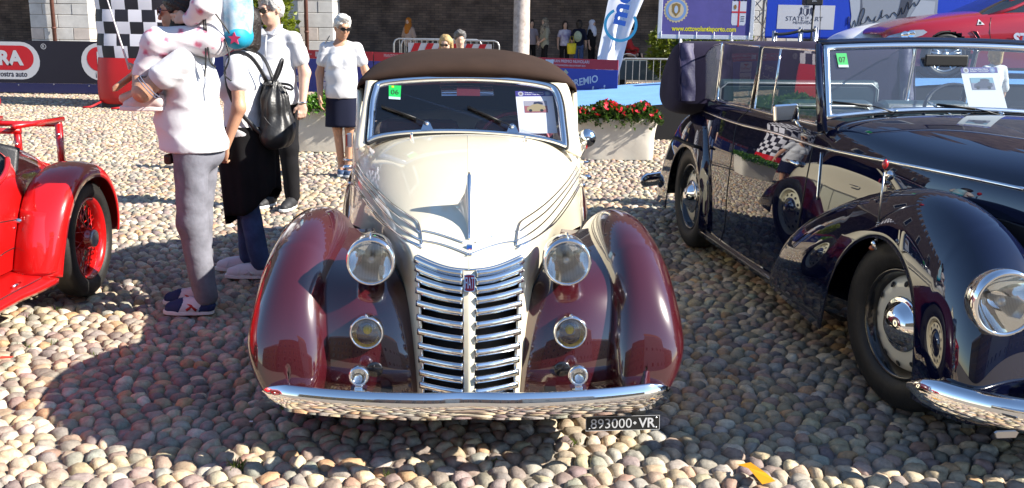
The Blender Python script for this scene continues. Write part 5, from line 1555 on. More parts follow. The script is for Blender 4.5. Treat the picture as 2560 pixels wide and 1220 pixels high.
dstrip([(1745, 238), (1800, 255), (1860, 268), (1920, 284), (1990, 300), (2050, 315)], .006, 'window_sill_trim', 'chrome', 40, .004)
dstrip([(1872, 276), (1850, 296), (1838, 330), (1828, 400), (1818, 480), (1812, 560), (1800, 605)], .0035, 'door_seam', 'black', 40, .0005)
dstrip([(2036, 352), (2026, 400), (2016, 450), (2004, 520), (1990, 600), (1982, 690)], .0035, 'door_seam', 'black', 40, .0005)
dstrip([(1745, 262), (1742, 300), (1738, 340)], .0035, 'door_seam', 'black', 16, .0005)
dstrip([(2054, 382), (2050, 430), (2044, 500)], .0045, 'hinge_bar', 'chrome', 16, .004)
for sd in (-1, 1):
    FK = [(-.50, .22, .66, .13, .14), (-.49, .38, .665, .175, .17), (-.455, .58, .67, .21, .20), (-.37, .76, .68, .235, .215), (-.20, .885, .69, .245, .215), (.03, .945, .70, .245, .205),
          (.30, .930, .705, .235, .19), (.62, .850, .71, .215, .165), (.92, .745, .715, .195, .14), (1.18, .625, .722, .17, .115), (1.36, .50, .728, .145, .095), (1.45, .36, .73, .125, .085), (1.475, .22, .73, .115, .08)]
    fender('front_fender', FK, sd, M['navy'], tour, zb=.21, arch=(.20, .405, .33), n=(100, 48), expo=2.3)
    RK = [(2.82, .22, .70, .06, .05), (2.835, .42, .70, .095, .07), (2.88, .66, .70, .13, .09), (3.0, .84, .695, .155, .11), (3.22, .945, .685, .165, .12), (3.5, .955, .675, .165, .13), (3.78, .87, .66, .16, .13), (4.02, .69, .645, .15, .13), (4.2, .44, .63, .13, .11), (4.26, .22, .62, .11, .1)]
    fender('rear_fender', RK, sd, M['navy'], tour, zb=.20, arch=(3.27, .40, .33), n=(80, 36), expo=2.3)
    # inner wheel wells
    for s0, s1, u0 in ((-.3, .72, .50), (2.9, 3.72, .54)):
        box('wheel_well', (min(sd * u0, sd * (u0 + .02)), s0, .2), (max(sd * u0, sd * (u0 + .02)), s1, .86), M['void'], tour)
        box('wheel_well_lid', (min(sd * u0, sd * .84), s0 + .12, .755), (max(sd * u0, sd * .84), s1 - .12, .77), M['void'], tour)
    for s0 in (.215, 3.27):
        disc_wheel(tour, (sd * (.725 if s0 < 1 else .71), s0 - (.02 if s0 < 1 else 0), .372), (sd, -.16 if (s0 < 1 and sd < 0) else (.16 if s0 < 1 else 0), 0), .372, .17, M['cream'], M['void'], ring=M['gloss_black'], rr=.225)
    # running board
    P = np.array([[(sd * (.70 + .10 * t), s, .21 + .05 * (1 - t) * (1 - t)) for t in np.linspace(0, 1, 6)] for s in np.linspace(1.40, 2.95, 12)])
    grid('running_board', P, M['navy'], tour, thick=.05)
    tube('board_trim', [(sd * .802, s, .195) for s in np.linspace(1.45, 2.92, 8)], .009, M['gloss_black'], tour, 8)
    c = DF.at_s(2512, 758, -.535); c.x = sd * abs(c.x)
    headlamp(tour, c, (sd * .05, -1, 0.0), .118, .10, crest=False)
    # marker rod with red tip on the fender
b_ = DF.at_u(2190, 606, -.868); t_ = DF.at_u(2213, 411, -.868)
rod = thing('kerb_feeler', None, None); rod.parent = tour
tube('rod', [b_.lerp(t_, .28), b_.lerp(t_, .9)], .0042, M['steel'], rod, 8)
n = 60; ax = (t_ - b_).normalized(); x_, y_, z_ = basis(ax)
tube('spring', [b_ + ax * ((t_ - b_).length * .28 * i / n) + (x_ * math.cos(i * 1.2) + y_ * math.sin(i * 1.2)) * .0065 for i in range(n)], .0022, M['steel'], rod, 5)
lathe('red_tip', [(.0005, -.022), (.007, -.016), (.013, -.004), (.013, .006), (.008, .017), (.0005, .022)], t_, ax, M['redglass'], rod, 16)
lathe('clamp', [(.0005, .02), (.012, .016), (.014, -.01), (.008, -.02)], b_ + Vector((-.004, 0, -.01)), (-.4, 0, 1), M['chrome'], rod, 12)
lathe('amber_lens', [(.0005, .014), (.010, .008), (.012, -.006)], b_ + Vector((0, .03, -.03)), (-1, 0, -.2), M['amber'], rod, 12)
# door handle, side lamp, mirror
p, n_ = DF.hit(db, 2000, 411)
hd = thing('door_handle', None, None); hd.parent = tour
lathe('boss', [(.0005, .028), (.014, .024), (.017, .012), (.013, 0)], p, n_, M['chrome'], hd, 16)
tube('lever', [p + n_ * .024, p + n_ * .03 + Vector((0, .06, .004)), p + n_ * .026 + Vector((0, .13, .004))], [.010, .009, .005], M['chrome'], hd, 10)
p, n_ = DF.hit(db, 1733, 323)
if p is not None:
    hd = thing('door_handle', None, None); hd.parent = tour
    lathe('boss', [(.0005, .05), (.014, .046), (.017, .03), (.013, 0)], p, n_, M['chrome'], hd, 16); tube('lever', [p + n_ * .045, p + n_ * .05 + Vector((0, -.06, .002)), p + n_ * .046 + Vector((0, -.12, .004))], [.010, .009, .005], M['chrome'], hd, 10)
p, n_ = DF.hit(db, 2226, 438)
if p is not None: lathe('side_lamp', [(.0005, .022), (.012, .018), (.022, .008), (.026, 0)], p, (n_ + Vector((0, -.6, .2))).normalized(), M['chrome'], tour, 20)
mq = [DF.at_s(a, b, 1.42) for a, b in ((1936, 262), (1996, 258), (2000, 302), (1938, 306))]
wm = thing('door_mirror', None, None); wm.parent = tour
MB().prism(mq, (0, 0, 0), (.006, .045, -.004)).build('housing', M['chrome'], wm, bevel=.010)
b2 = DF.at_u(2012, 326, -.73)
tube('stalk', [mq[2] + Vector((-.02, .02, .01)), mq[2] + Vector((.0, .01, -.03)), b2], [.008, .008, .014], M['chrome'], wm, 8)
# side window frames and panes (rear quarter, rear door, front door)
def win(pix, u, nm, pane, rad=.006, uu=None):
    e = thing(nm, None, None); e.parent = tour
    P = np.array([DF.at_u(a, b, u) for a, b in pix])
    n = len(P); Q = np.concatenate([P, P[:1]])
    L = []
    for i in range(n):
        a, b = P[i], P[(i + 1) % n]
        for t in (0.04, .35, .65, .96): L.append(a + (b - a) * t)
    tube('frame', L, rad, M['chrome'], e, 8, closed=True)
    mobj('pane', P, [tuple(range(n))], M[pane], e, False)
    L2 = np.array(L); L2[:, 0] *= -1; P2 = P.copy(); P2[:, 0] *= -1
    return e, L2, P2
for pix, pane in (([(1738, 243), (1740, 222), (1752, 165), (1768, 130), (1785, 114), (1806, 108), (1790, 252)], 'hazy'), ([(1794, 252), (1809, 108), (1904, 117), (1874, 277)], 'glass'), ([(1886, 277), (1908, 117), (2046, 126), (2046, 306)], 'glass')):
    e, L2, P2 = win(pix, -.69, 'side_window', pane)
    e2 = thing('side_window', None, None); e2.parent = tour
    tube('frame', L2, .006, M['chrome'], e2, 8, closed=True); mobj('pane', P2, [tuple(range(len(P2)))], M['glass'], e2, False)
for sd in (-1, 1):
    a, b = DF.at_u(1878, 290, -.69), DF.at_u(1905, 117, -.69)
    tube('centre_pillar', [(sd * -a.x, a.y, a.z), (sd * -b.x, b.y, b.z)], .014, M['gloss_black'], tour, 8)
a, b = DF.at_u(1927, 300, -.688), DF.at_u(1952, 122, -.688)
tube('vent_bar', [a, b], .006, M['chrome'], tour, 8)
# windscreen
w0 = Vector((0, 1.257, 1.127)); wdir = Vector((0, .158, .372)).normalized(); wnn = Vector((0, -.372, .158)).normalized()
def WD(u, h, l=0.0): return w0 + Vector((u, 0, 0)) + wdir * h + wnn * l
hT = .40
tw = thing('windscreen', None, None); tw.parent = tour
def wring(ins):
    pts = []
    lo = lambda u: .045 * (1 - (u / .70) ** 2) + .0
    hi = lambda u: hT + .022 * (1 - (u / .70) ** 2)
    us = np.linspace(-.70 + ins, .70 - ins, 30)
    for u in us: pts.append((u, lo(u) + ins))
    for t in np.linspace(.06, .94, 10): pts.append((.70 - ins - .02 * t, lo(.70) + ins + (hi(.70) - lo(.70) - 2 * ins) * t))
    for u in us[::-1]: pts.append((u * .972, hi(u) - ins))
    for t in np.linspace(.94, .06, 10): pts.append((-.70 + ins + .02 * t, lo(.70) + ins + (hi(.70) - lo(.70) - 2 * ins) * t))
    return pts
def wr3(ins, l): return np.array([WD(u, h, l) for u, h in wring(ins)])
M['satin_chrome'] = mat('satin_chrome', (.80, .80, .80), .16, metal=1.0)
grid('frame', np.stack([wr3(0, -.012), wr3(-.004, .0), wr3(.0, .014), wr3(.014, .018), wr3(.026, .014), wr3(.030, 0)], 1), M['satin_chrome'], tw, cu=True)
Pp = wr3(.028, .004); mobj('pane', Pp, [tuple(range(len(Pp)))], M['wind2'], tw, False)
for sd in (-1, 1):
    tube('post', [WD(sd * .722, -.06, -.01), WD(sd * .715, .2, -.01), WD(sd * .70, hT + .012, -.012)], [.026, .020, .017], M['navy'], tw, 10)
tube('header', [WD(u, hT + .022 + .024 * (1 - (u / .7) ** 2), -.016) for u in np.linspace(-.70, .70, 24)], .016, M['navy'], tw, 8)
p0w = lambda px, py, l=0.0: DF.at_pl(px, py, w0 + wnn * l, wnn)
def dwiper(base, k, tip):
    e = thing('wiper', None, None); e.parent = tw
    b, m_, t = p0w(*base, .03), p0w(*k, .025), p0w(*tip, .022)
    lathe('spindle', [(.0005, .03), (.009, .026), (.012, 0), (.014, -.04)], p0w(base[0], base[1], .0), wnn, M['chrome'], e, 12)
    tube('arm', [b, b.lerp(m_, .5) + wnn * .008, m_], [.005, .004, .003], M['black'], e, 6)
    sweep('blade', [m_.lerp(b, .12), m_.lerp(t, .5), t], [(-.006, -.008), (.006, -.008), (.003, .007), (-.003, .007)], M['black'], e, up=wnn)
dwiper((2233, 281), (2170, 263), (2082, 255)); dwiper((2500, 289), (2430, 270), (2343, 261))
st = thing('start_sticker', None, None); st.parent = tw
def dq(nm, pix, m_, l=.012): return sheet(nm, [p0w(a, b, l) for a, b in pix][::-1], m_, st)
dq('green_card', [(2090, 133), (2116, 133), (2122, 168), (2097, 168)], flat('sticker_green_b', 20, 200, 100)); dq('white_strip', [(2096, 162), (2121, 162), (2122, 168), (2097, 168)], flat('sticker_white_b', 200, 225, 240), .0128)
rr_ = (p0w(2116, 133) - p0w(2090, 133)).normalized(); uu_ = (p0w(2090, 133) - p0w(2097, 168)).normalized()
text('lettering', '07', p0w(2106, 149, .013), rr_, uu_, M['ink'], st, w=.036, h=.030, lift=0.0)
tcw = DF.M
show_card([tcw @ p0w(2400, 169, -.01), tcw @ p0w(2491, 168, -.01), tcw @ p0w(2520, 277, -.02), tcw @ p0w(2424, 277, -.02)], None, 'white show card with picture of a dark car, behind the blue tourer windscreen', flat('photo_navy', 50, 55, 90), flat('photo_cyan', 140, 190, 215), flat('photo_grey', 150, 150, 175))
# interior
box('floor_pan', (-.70, .9, .16), (.70, 3.7, .22), M['void'], tour)
box('dashboard', (-.66, 1.20, .90), (.66, 1.30, 1.10), M['gloss_black'], tour, bevel=.02)
box('fire_wall', (-.6, .95, .2), (.6, .99, .9), M['void'], tour)
def seat(y, z, nm, w=1.24, split=False):
    xs = [(-w / 2, -.01), (.01, w / 2)] if split else [(-w / 2, w / 2)]
    for a, b in xs:
        o = box(nm, (a, y - .5, .22), (b, y + .02, .58), M['leather_blue'], tour, bevel=.05)
        bk = box(nm + '_back', (a, y - .02, .50), (b, y + .14, z), M['leather_blue'], tour, bevel=.055)
        tube('piping', [(a + .03, y - .024, .8), (a + .03, y - .024, z - .07), (a + .08, y - .024, z - .03), (b - .08, y - .024, z - .03), (b - .03, y - .024, z - .07), (b - .03, y - .024, .8)], .006, M['galv'], bk, 6)
seat(2.1, 1.16, 'front_seat', 1.22, True); seat(3.3, 1.22, 'rear_seat')
box('door_card', (-.70, 1.3, .25), (-.685, 3.2, 1.06), M['leather_blue'], tour); box('door_card', (.685, 1.3, .25), (.70, 3.2, 1.06), M['leather_blue'], tour)
a = np.linspace(0, 2 * math.pi, 40, endpoint=False)
sc_ = Vector((.22, 1.58, 1.10)); su_ = Vector((0, .45, .9)).normalized()
tube('steering_wheel', [sc_ + X3 * (.21 * math.cos(t)) + su_ * (.21 * math.sin(t)) for t in a], .011, M['gloss_black'], tour, 8, closed=True)
for t in (.5, 2.6, 4.7): tube('steering_spoke', [sc_, sc_ + X3 * (.21 * math.cos(t)) + su_ * (.21 * math.sin(t))], .006, M['chrome'], tour, 6)
tube('steering_column', [sc_, sc_ + Vector((0, -.4, -.25))], .02, M['black'], tour, 8)
box('rear_view_mirror', (-.14, 1.36, 1.40), (.10, 1.375, 1.46), M['black'], tour, bevel=.01)
# folded hood bag at the tail
prof = [(3.30, 1.04), (3.33, 1.24), (3.38, 1.42), (3.46, 1.475), (3.56, 1.45), (3.70, 1.36), (3.84, 1.22), (3.90, 1.08), (3.84, .98), (3.66, .94), (3.46, .95)]
us = np.array([-.895, -.895, -.875, -.82, -.70, -.4, 0, .4, .70, .82, .875, .895, .895]); sc = np.array([.02, .55, .86, .97, 1.0, 1.02, 1.03, 1.02, 1.0, .97, .86, .55, .02])
pc = np.array([3.60, 1.16])
rows = []
for u, s in zip(us, sc):
    rows.append([(u, pc[0] + (a_ - pc[0]) * s, pc[1] + (b - pc[1]) * s + .004 * math.sin(u * 9 + j)) for j, (a_, b) in enumerate(prof)])
bag = net([r + [r[0]] for r in rows], 60, 56)
hood_bag = grid('folded_hood', bag, M['navy_cloth'], tour)
M['violet'] = mat('violet_lining', (.028, .022, .075), .6, sheen=.2, bump=(14, .5, 3, .02))
for s_ in (-1, 1):
    P = np.array([[(s_ * (.88 - .11 * k), 3.285 + .11 * t ** 1.4 - .025 * math.sin(k * 3.1) - .006 * math.sin(t * 14 + k * 5), 1.06 + .40 * t) for k in np.linspace(0, 1, 14)] for t in np.linspace(0, 1, 24)])
    grid('hood_lining', P, M['violet'], tour)
    tube('hood_edge', [P[k, 0] for k in range(24)], .009, M['navy_cloth'], tour, 6)
# bumper, lower grille bars, badge bar
bx = np.linspace(-1, 1, 61)
bp = np.stack([bx * 1.0, -.70 + .40 * np.abs(bx) ** 5.0, np.full(61, .295)], 1)
tap = np.clip((1 - np.abs(bx)) / .06, 0, 1) ** .5 * .8 + .2
sec = [(0.040 * max(0, math.cos(t)) ** .8, .058 * math.sin(t)) for t in np.linspace(-math.pi / 2, math.pi / 2, 19)] + [(-.012, .045), (-.012, -.045)]
sweep('bumper', bp, sec, M['chrome'], tour, up=(0, 0, 1), scale=np.stack([tap, tap], 1))
tube('bumper_rib', [(x, y - .043, .318) for x, y in zip(bp[4:-4, 0], bp[4:-4, 1])], .006, M['chrome'], tour, 6)
bp2 = np.stack([bx * .78, 4.62 - .30 * np.abs(bx) ** 3, np.full(61, .31)], 1)
sweep('rear_bumper', bp2 * np.array([1.12, 1, 1]), sec, M['chrome'], tour, up=(0, 0, 1), scale=np.stack([-tap, tap], 1))
for sd in (-1, 1):
    box('bumper_iron', (sd * .45 - .03, -.66, .26), (sd * .45 + .03, -.2, .32), M['black'], tour)
    mobj('apron', net([[(sd * .16, -.64, .62), (sd * .30, -.58, .60), (sd * .46, -.56, .58)], [(sd * .16, -.65, .45), (sd * .30, -.61, .44), (sd * .47, -.585, .42)], [(sd * .16, -.64, .25), (sd * .3, -.60, .25), (sd * .48, -.57, .25)]], 10, 10), grid_faces(10, 10), M['navy'], tour)
    for k, z in enumerate((.56, .50, .44, .38)):
        sweep('grille_bar', [(sd * .17, -.665, z), (sd * .30, -.63, z - .004), (sd * .43, -.595, z - .014)], [(-.012, -.012), (.012, -.012), (.014, .010), (-.010, .012)], M['chrome'], tour)
for k in range(16): sweep('grille_bar', [(-.155, -.64, .86 - k * .035), (0, -.672 + .0 * k, .855 - k * .035), (.155, -.64, .86 - k * .035)], [(-.010, -.008), (.010, -.008), (.010, .008), (-.010, .008)], M['chrome'], tour)
q = DF.at_s(2517, 1088, -.70); MB().prism([q + Vector((a_, 0, b)) for a_, b in ((-.042, .008), (-.034, .013), (.034, .013), (.042, .008), (.034, -.010), (-.034, -.010))], (0, 0, 0), (0, .01, 0)).build('tow_plate', M['steel'], tour)
# ------------------------------------------------------------------ red open roadster on the left
road = thing('roadster', 'bright red vintage roadster with wire wheels and luggage rack', 'car', (-3.12, 5.5, 0), R(2.0))
RF = Frame(road)
RB = [
 BR(-2.95, [(0, .86), (.12, .85), (.22, .80), (.26, .66), (.27, .48), (.26, .30)]),
 BR(-2.5, [(0, .90), (.16, .89), (.27, .83), (.32, .68), (.33, .48), (.32, .30)]),
 BR(-1.9, [(0, .95), (.22, .94), (.36, .87), (.41, .70), (.42, .48), (.41, .30)]),
 BR(-1.45, [(0, .98), (.26, .97), (.42, .90), (.465, .72), (.475, .48), (.46, .30)]),
 BR(-1.0, [(0, .90), (.26, .90), (.44, .86), (.49, .70), (.495, .48), (.48, .30)]),
 BR(-.55, [(0, .92), (.26, .91), (.43, .85), (.485, .69), (.49, .48), (.475, .28)]),
 BR(-.25, [(0, .93), (.24, .92), (.39, .85), (.455, .69), (.465, .48), (.45, .28)]),
 BR(.15, [(0, .86), (.20, .845), (.325, .78), (.385, .64), (.40, .46), (.39, .28)]),
 BR(.55, [(0, .70), (.15, .69), (.25, .64), (.30, .54), (.31, .42), (.30, .28)]),
 BR(.85, [(0, .46), (.09, .455), (.15, .43), (.18, .38), (.19, .33), (.18, .27)]),
]
nur, nvr = 90, 41
Pr = net(RB, nur, nvr); cutr = int(2 / 5 * (nvr - 1)) + 2
def keep_r(i, j):
    y = Pr[i, 0, 1]; k = abs(j + .5 - (nvr - 1))
    return not (-1.18 < y < -.36 and k < cutr - 2 + 6 * max(0, 1 - ((y + .72) / .42) ** 2))
rbody = grid('body', join_sym(Pr), M['red'], road, keep=keep_r)
rb_ = bvh_of(rbody)
roll = []
for y in np.linspace(-1.19, -.345, 40):
    i = int(np.argmin(np.abs(Pr[:, 0, 1] - y))); kk = cutr - 2 + 6 * max(0, 1 - ((y + .72) / .42) ** 2)
    j = int(kk); f_ = kk - j; roll.append(Pr[i, j] * (1 - f_) + Pr[i, j + 1] * f_)
# cockpit edge roll, seats
for sd in (-1, 1): tube('cockpit_roll', path_spl([np.array(q) * np.array([sd, 1, 1]) + np.array([0, 0, .006]) for q in roll[::3]], 50), .016, M['red'], road, 8)
box('floor_pan', (-.42, -1.5, .28), (.42, .2, .32), M['void'], road)
for sd in (-1, 1):
    box('seat', (sd * .22 - .19, -.95, .32), (sd * .22 + .19, -.48, .50), M['leather_black'], road, bevel=.05)
    P = net([[(sd * .22 + u * .205, -.42 + .03 * u * u + .16 * t - .05 * (1 - abs(u)), .46 + .46 * t - .05 * u * u * t) for u in np.linspace(-1, 1, 7)] for t in np.linspace(0, 1, 5)], 20, 24)
    grid('seat_back', P, M['leather_black'], road, thick=.07)
    tube('seat_piping', [P[i, -2] + np.array([0, -.012, 0]) for i in range(20)], .005, M['rubber'], road, 6)
# rear and front fenders, running board
for sd in (1, -1):
    RKs = [(-.56, .26, .575, .13, .10), (-.53, .36, .58, .14, .11), (-.485, .50, .585, .145, .12), (-.42, .62, .59, .15, .125), (-.28, .735, .595, .15, .13), (-.08, .785, .598, .15, .13), (.12, .76, .60, .15, .13), (.28, .66, .60, .145, .125), (.375, .52, .60, .14, .12), (.415, .38, .60, .13, .11), (.42, .30, .60, .12, .10)]
    # outer skirt: an open arch band round the wheel
    K = spl(np.array(RKs), np.linspace(0, 1, 60)); P = np.zeros((60, 22, 3))
    for i, (s, zt, uc, wo, wi) in enumerate(K):
        ph = np.linspace(0.0, math.pi, 22); c, sn = np.cos(ph), np.sin(ph)
        t = i / 59; nx, nz = -(zt - .34), 0
        d = Vector((0, s, zt - .36)); d.normalize()
        for j in range(22):
            drop = .09 * (1 - sn[j] ** .7) * (1.5 if c[j] < 0 else 1.0)
            P[i, j] = (sd * (uc + (wo if c[j] > 0 else wi) * np.sign(c[j]) * abs(c[j]) ** .8), s - d.y * drop, zt - d.z * drop)
    grid('rear_fender', P, M['red'], road, thick=.008)
    # front web of the fender that closes it against the running board
    W1 = net([[(sd * .44, -.50, .26), (sd * .58, -.555, .25), (sd * .72, -.50, .235)], [(sd * .44, -.44, .42), (sd * .58, -.53, .40), (sd * .725, -.455, .38)], [(sd * .44, -.34, .58), (sd * .58, -.46, .58), (sd * .725, -.38, .55)]], 14, 14)
    grid('fender_web', W1, M['red'], road, thick=.006)
    RBd = net([[(sd * .42, -.30, .27), (sd * .52, -.40, .262), (sd * .62, -.50, .255), (sd * .715, -.53, .235)], [(sd * .44, -.62, .275), (sd * .53, -.66, .262), (sd * .61, -.70, .25), (sd * .68, -.74, .225)], [(sd * .45, -1.0, .28), (sd * .53, -1.0, .262), (sd * .60, -1.0, .25), (sd * .66, -1.02, .225)], [(sd * .45, -2.0, .28), (sd * .53, -2.0, .262), (sd * .60, -2.0, .25), (sd * .66, -2.0, .225)]], 26, 14)
    grid('running_board', RBd, M['red'], road, thick=.03)
    tube('board_edge', [RBd[i, -4] + np.array([0, 0, .004]) for i in range(2, 26)], .005, M['chrome'], road, 6)
    FKs = [(-3.05, .40, .60, .12, .12), (-3.0, .58, .60, .14, .13), (-2.85, .72, .60, .15, .14), (-2.6, .78, .60, .15, .14), (-2.35, .72, .60, .15, .13), (-2.15, .56, .60, .14, .12), (-2.02, .38, .60, .13, .11), (-1.95, .27, .60, .12, .1)]
    fender('front_fender', FKs, sd, M['red'], road, zb=.26, arch=(-2.6, .36, .33), n=(40, 24))
    for s0 in (0, -2.6):
        wc = Vector((sd * .625, s0, .335)); wv = Vector((sd, 0, 0))
        e = thing('wheel', None, None); e.parent = road
        lathe('tyre', tyre_prof(.335, .15, .225), wc, wv, M['rubber'], e, 56)
        lathe('rim', [(.235, .045), (.238, .060), (.226, .062), (.212, .03), (.205, -.01), (.212, -.04), (.236, -.05)], wc, wv, M['red'], e, 48)
        lathe('hub', [(.0005, .085), (.045, .083), (.05, .075), (.052, .06), (.062, .05), (.064, .02), (.05, -.05)], wc, wv, M['red'], e, 30)
        lathe('hub_cap', [(.0005, .092), (.03, .091), (.036, .088), (.046, .088), (.052, .080), (.050, .070)], wc, wv, M['galv'], e, 30)
        lathe('brake_drum', [(.0005, -.03), (.16, -.03), (.165, -.06), (.15, -.09)], wc, wv, mat('drum_dark', (.10, .01, .01), .5), e, 30)
        x, y, z = basis(wv); mb = MB()
        for k in range(36):
            t0 = k * 2 * math.pi / 36; t1 = t0 + (.55 if k % 2 else -.55); zz = .045 if k % 4 < 2 else -.02
            mb.bar(wc + (x * math.cos(t0) + y * math.sin(t0)) * .06 + wv * zz, wc + (x * math.cos(t1) + y * math.sin(t1)) * .21 + wv * .005, .0035, 5)
        o = mb.build('spokes', M['red'], e, True); o['kind'] = 'stuff'
tube('board_badge', [(.60, -.80, .262), (.60, -.72, .262)], .008, M['chrome'], road, 8)
# door outline, handle
for L in ([(0, 556), (40, 549), (58, 546)], [(0, 640), (30, 622), (72, 600), (76, 560), (80, 510)]):
    p = on_path(RF, rb_, L, 20, .001)
    if len(p) > 3: tube('door_seam', p, .003, M['black'], road, 5)
p, n_ = RF.hit(rb_, 43, 552)
if p is not None:
    hd = thing('door_handle', None, None); hd.parent = road
    lathe('boss', [(.0005, .03), (.012, .027), (.015, 0)], p, n_, M['chrome'], hd, 14)
    tube('lever', [p + n_ * .025 + Vector((0, 0, .02)), p + n_ * .032, p + n_ * .03 + Vector((0, 0, -.045)), p + n_ * .036 + Vector((0, -.02, -.06))], [.006, .008, .006, .005], M['chrome'], hd, 8)
    for dy in (-.045, .045): tube('screw', [p + Vector((0, dy, -.03)), p + n_ * .006 + Vector((0, dy, -.03))], .007, M['chrome'], hd, 8)
# luggage rack of square tube
rk = thing('luggage_rack', None, None); rk.parent = road
def sqbar(a, b, r=.016):
    a, b = Vector(a), Vector(b)
    sweep('bar', [a, b], [(-r, -r), (r, -r), (r, r), (-r, r)], M['red'], rk, up=(0, 0, 1) if abs((b - a).normalized().z) < .9 else (0, 1, 0))
h1, h2 = .915, .905
sqbar((-.62, .80, h2), (.236, .80, h2)); sqbar((-.62, .30, h1), (.205, .30, h1)); sqbar((.18, .26, h1 + .03), (.232, .84, h2 + .03), .014); sqbar((-.16, .26, h1 + .03), (-.16, .84, h2 + .03), .014)
sqbar((.185, .30, .74), (.185, .30, h1), .016); sqbar((.22, .80, .52), (.22, .80, h2), .018); sqbar((-.60, .80, .5), (-.60, .80, h2), .018); sqbar((-.185, .30, .74), (-.185, .30, h1), .016)
sqbar((-.60, .3, .74), (-.60, .3, h1), .016); sqbar((.20, .30, .76), (.22, .80, .60), .012)
for p in ((.222, .781, .84), (.185, .283, .84)): lathe('bolt', [(.0005, .012), (.008, .010), (.010, 0)], p, (0, -1, 0), M['steel'], rk, 8)
# bonnet front: radiator, lamps, screen
box('radiator', (-.24, -3.02, .32), (.24, -2.95, .84), M['chrome'], road, bevel=.04)
for sd in (1, -1): headlamp(road, (sd * .34, -2.98, .72), (0, -1, 0), .09, .14)
sheet('folding_screen', [(-.40, -1.40, .96), (.40, -1.40, .96), (.38, -1.33, 1.20), (-.38, -1.33, 1.20)], M['glass'], road)
tube('screen_frame', [(-.40, -1.40, .96), (.40, -1.40, .96), (.38, -1.33, 1.20), (-.38, -1.33, 1.20)], .008, M['chrome'], road, 6, closed=True)
# red rolled cloth above the tail
pr_ = RF.at_s(-22, 228, .25)
tube('red_hood_roll', path_spl([(-pr_.x - .05, .25, 1.09), (-.15, .26, 1.06), (.0, .26, 1.055), (pr_.x - .08, .25, 1.075), (pr_.x + .035, .24, 1.105)], 24), [.045 + .010 * math.sin(k * .9) - (.02 if k in (0, 23) else 0) for k in range(24)], flat('red_cloth', 214, 20, 22, .6), road, 14)
tube('roll_strut', [(pr_.x - .25, .25, 1.0), (pr_.x - .25, .3, .9)], .014, M['red'], road, 8)

# ------------------------------------------------------------------ modern red saloon on the stage
SY = 15.2
nose = at_y(2186, 108, SY + .70)
sal = thing('saloon', 'modern metallic red saloon with white door lettering, on the blue stage', 'car', (nose.x, SY + .92, .84))
def SX(px, py): p = at_y(px, py, SY); return p.x - nose.x, p.z - .84
SB = [[(x, -c, z) for c, z in r] for x, r in (
 (.0, [(0, .60), (.28, .60), (.5, .58), (.62, .50), (.63, .38), (.60, .20)]),
 (.10, [(0, .70), (.33, .69), (.60, .66), (.75, .55), (.77, .40), (.72, .17)]),
 (.45, [(0, .82), (.38, .81), (.68, .77), (.84, .64), (.87, .44), (.82, .16)]),
 (.95, [(0, .90), (.42, .89), (.73, .84), (.885, .70), (.92, .47), (.87, .16)]),
 (1.45, [(0, .955), (.45, .945), (.75, .895), (.89, .74), (.92, .5), (.88, .16)]),
 (2.0, [(0, .985), (.46, .975), (.765, .93), (.885, .78), (.915, .5), (.89, .16)]),
 (2.8, [(0, .985), (.46, .98), (.77, .945), (.885, .80), (.915, .5), (.89, .16)]),
 (3.6, [(0, .99), (.46, .985), (.775, .955), (.90, .81), (.93, .5), (.88, .16)]),
 (4.3, [(0, 1.02), (.45, 1.01), (.73, .97), (.86, .82), (.88, .5), (.82, .2)]),
 (4.62, [(0, .95), (.42, .94), (.66, .90), (.78, .76), (.80, .5), (.74, .25)]))]
SB = [[(x, y, z * 1.06) for x, y, z in r] for r in SB]
Ps = net(SB, 110, 46)
fx, fz_ = .86, .345
def keep_s(i, j):
    k = min(45, abs(j - 45)); p = Ps[i, k]
    return not (k > 22 and (math.hypot(p[0] - fx, p[2] - fz_) < .37 or math.hypot(p[0] - 3.80, p[2] - fz_) < .37))
sym = Ps[:, ::-1].copy(); sym[..., 1] *= -1
grid('body', np.concatenate([sym[:, :-1], Ps], 1), M['metred'], sal, keep=keep_s)
SG = [[(x, -c, z) for c, z in r] for x, r in ((1.42, [(0, .95), (.4, .945), (.66, .93), (.74, .90)]), (1.9, [(0, 1.17), (.4, 1.16), (.60, 1.12), (.745, .93)]), (2.35, [(0, 1.33), (.38, 1.32), (.57, 1.27), (.75, .94)]), (2.75, [(0, 1.39), (.37, 1.385), (.56, 1.33), (.755, .945)]), (3.3, [(0, 1.37), (.36, 1.36), (.55, 1.31), (.755, .95)]), (3.9, [(0, 1.20), (.34, 1.19), (.52, 1.15), (.74, .96)]), (4.35, [(0, 1.02), (.36, 1.01), (.55, 1.0), (.70, .965)]))]
SG = [[(x, y, z * 1.05) for x, y, z in r] for r in SG]
Pg = net(SG, 60, 30); sg = Pg[:, ::-1].copy(); sg[..., 1] *= -1
full = np.concatenate([sg[:, :-1], Pg], 1)
M['tinted'] = mat('tinted_glass', (.02, .025, .03), .05, spec=.8, coat=.5)
grid('glasshouse', full, M['tinted'], sal)
up2 = full + np.array([0, 0, .008])
grid('roof', up2, M['metred'], sal, keep=lambda i, j: 24 < i < 46 and abs(j + .5 - 29) < 20)
for s in (1, -1): tube('door_pillar', [(1.40, -s * .745, .90), (1.9, -s * .70, 1.06), (2.42, -s * .585, 1.285), (3.2, -s * .565, 1.325)], .028, M['metred'], sal, 8)
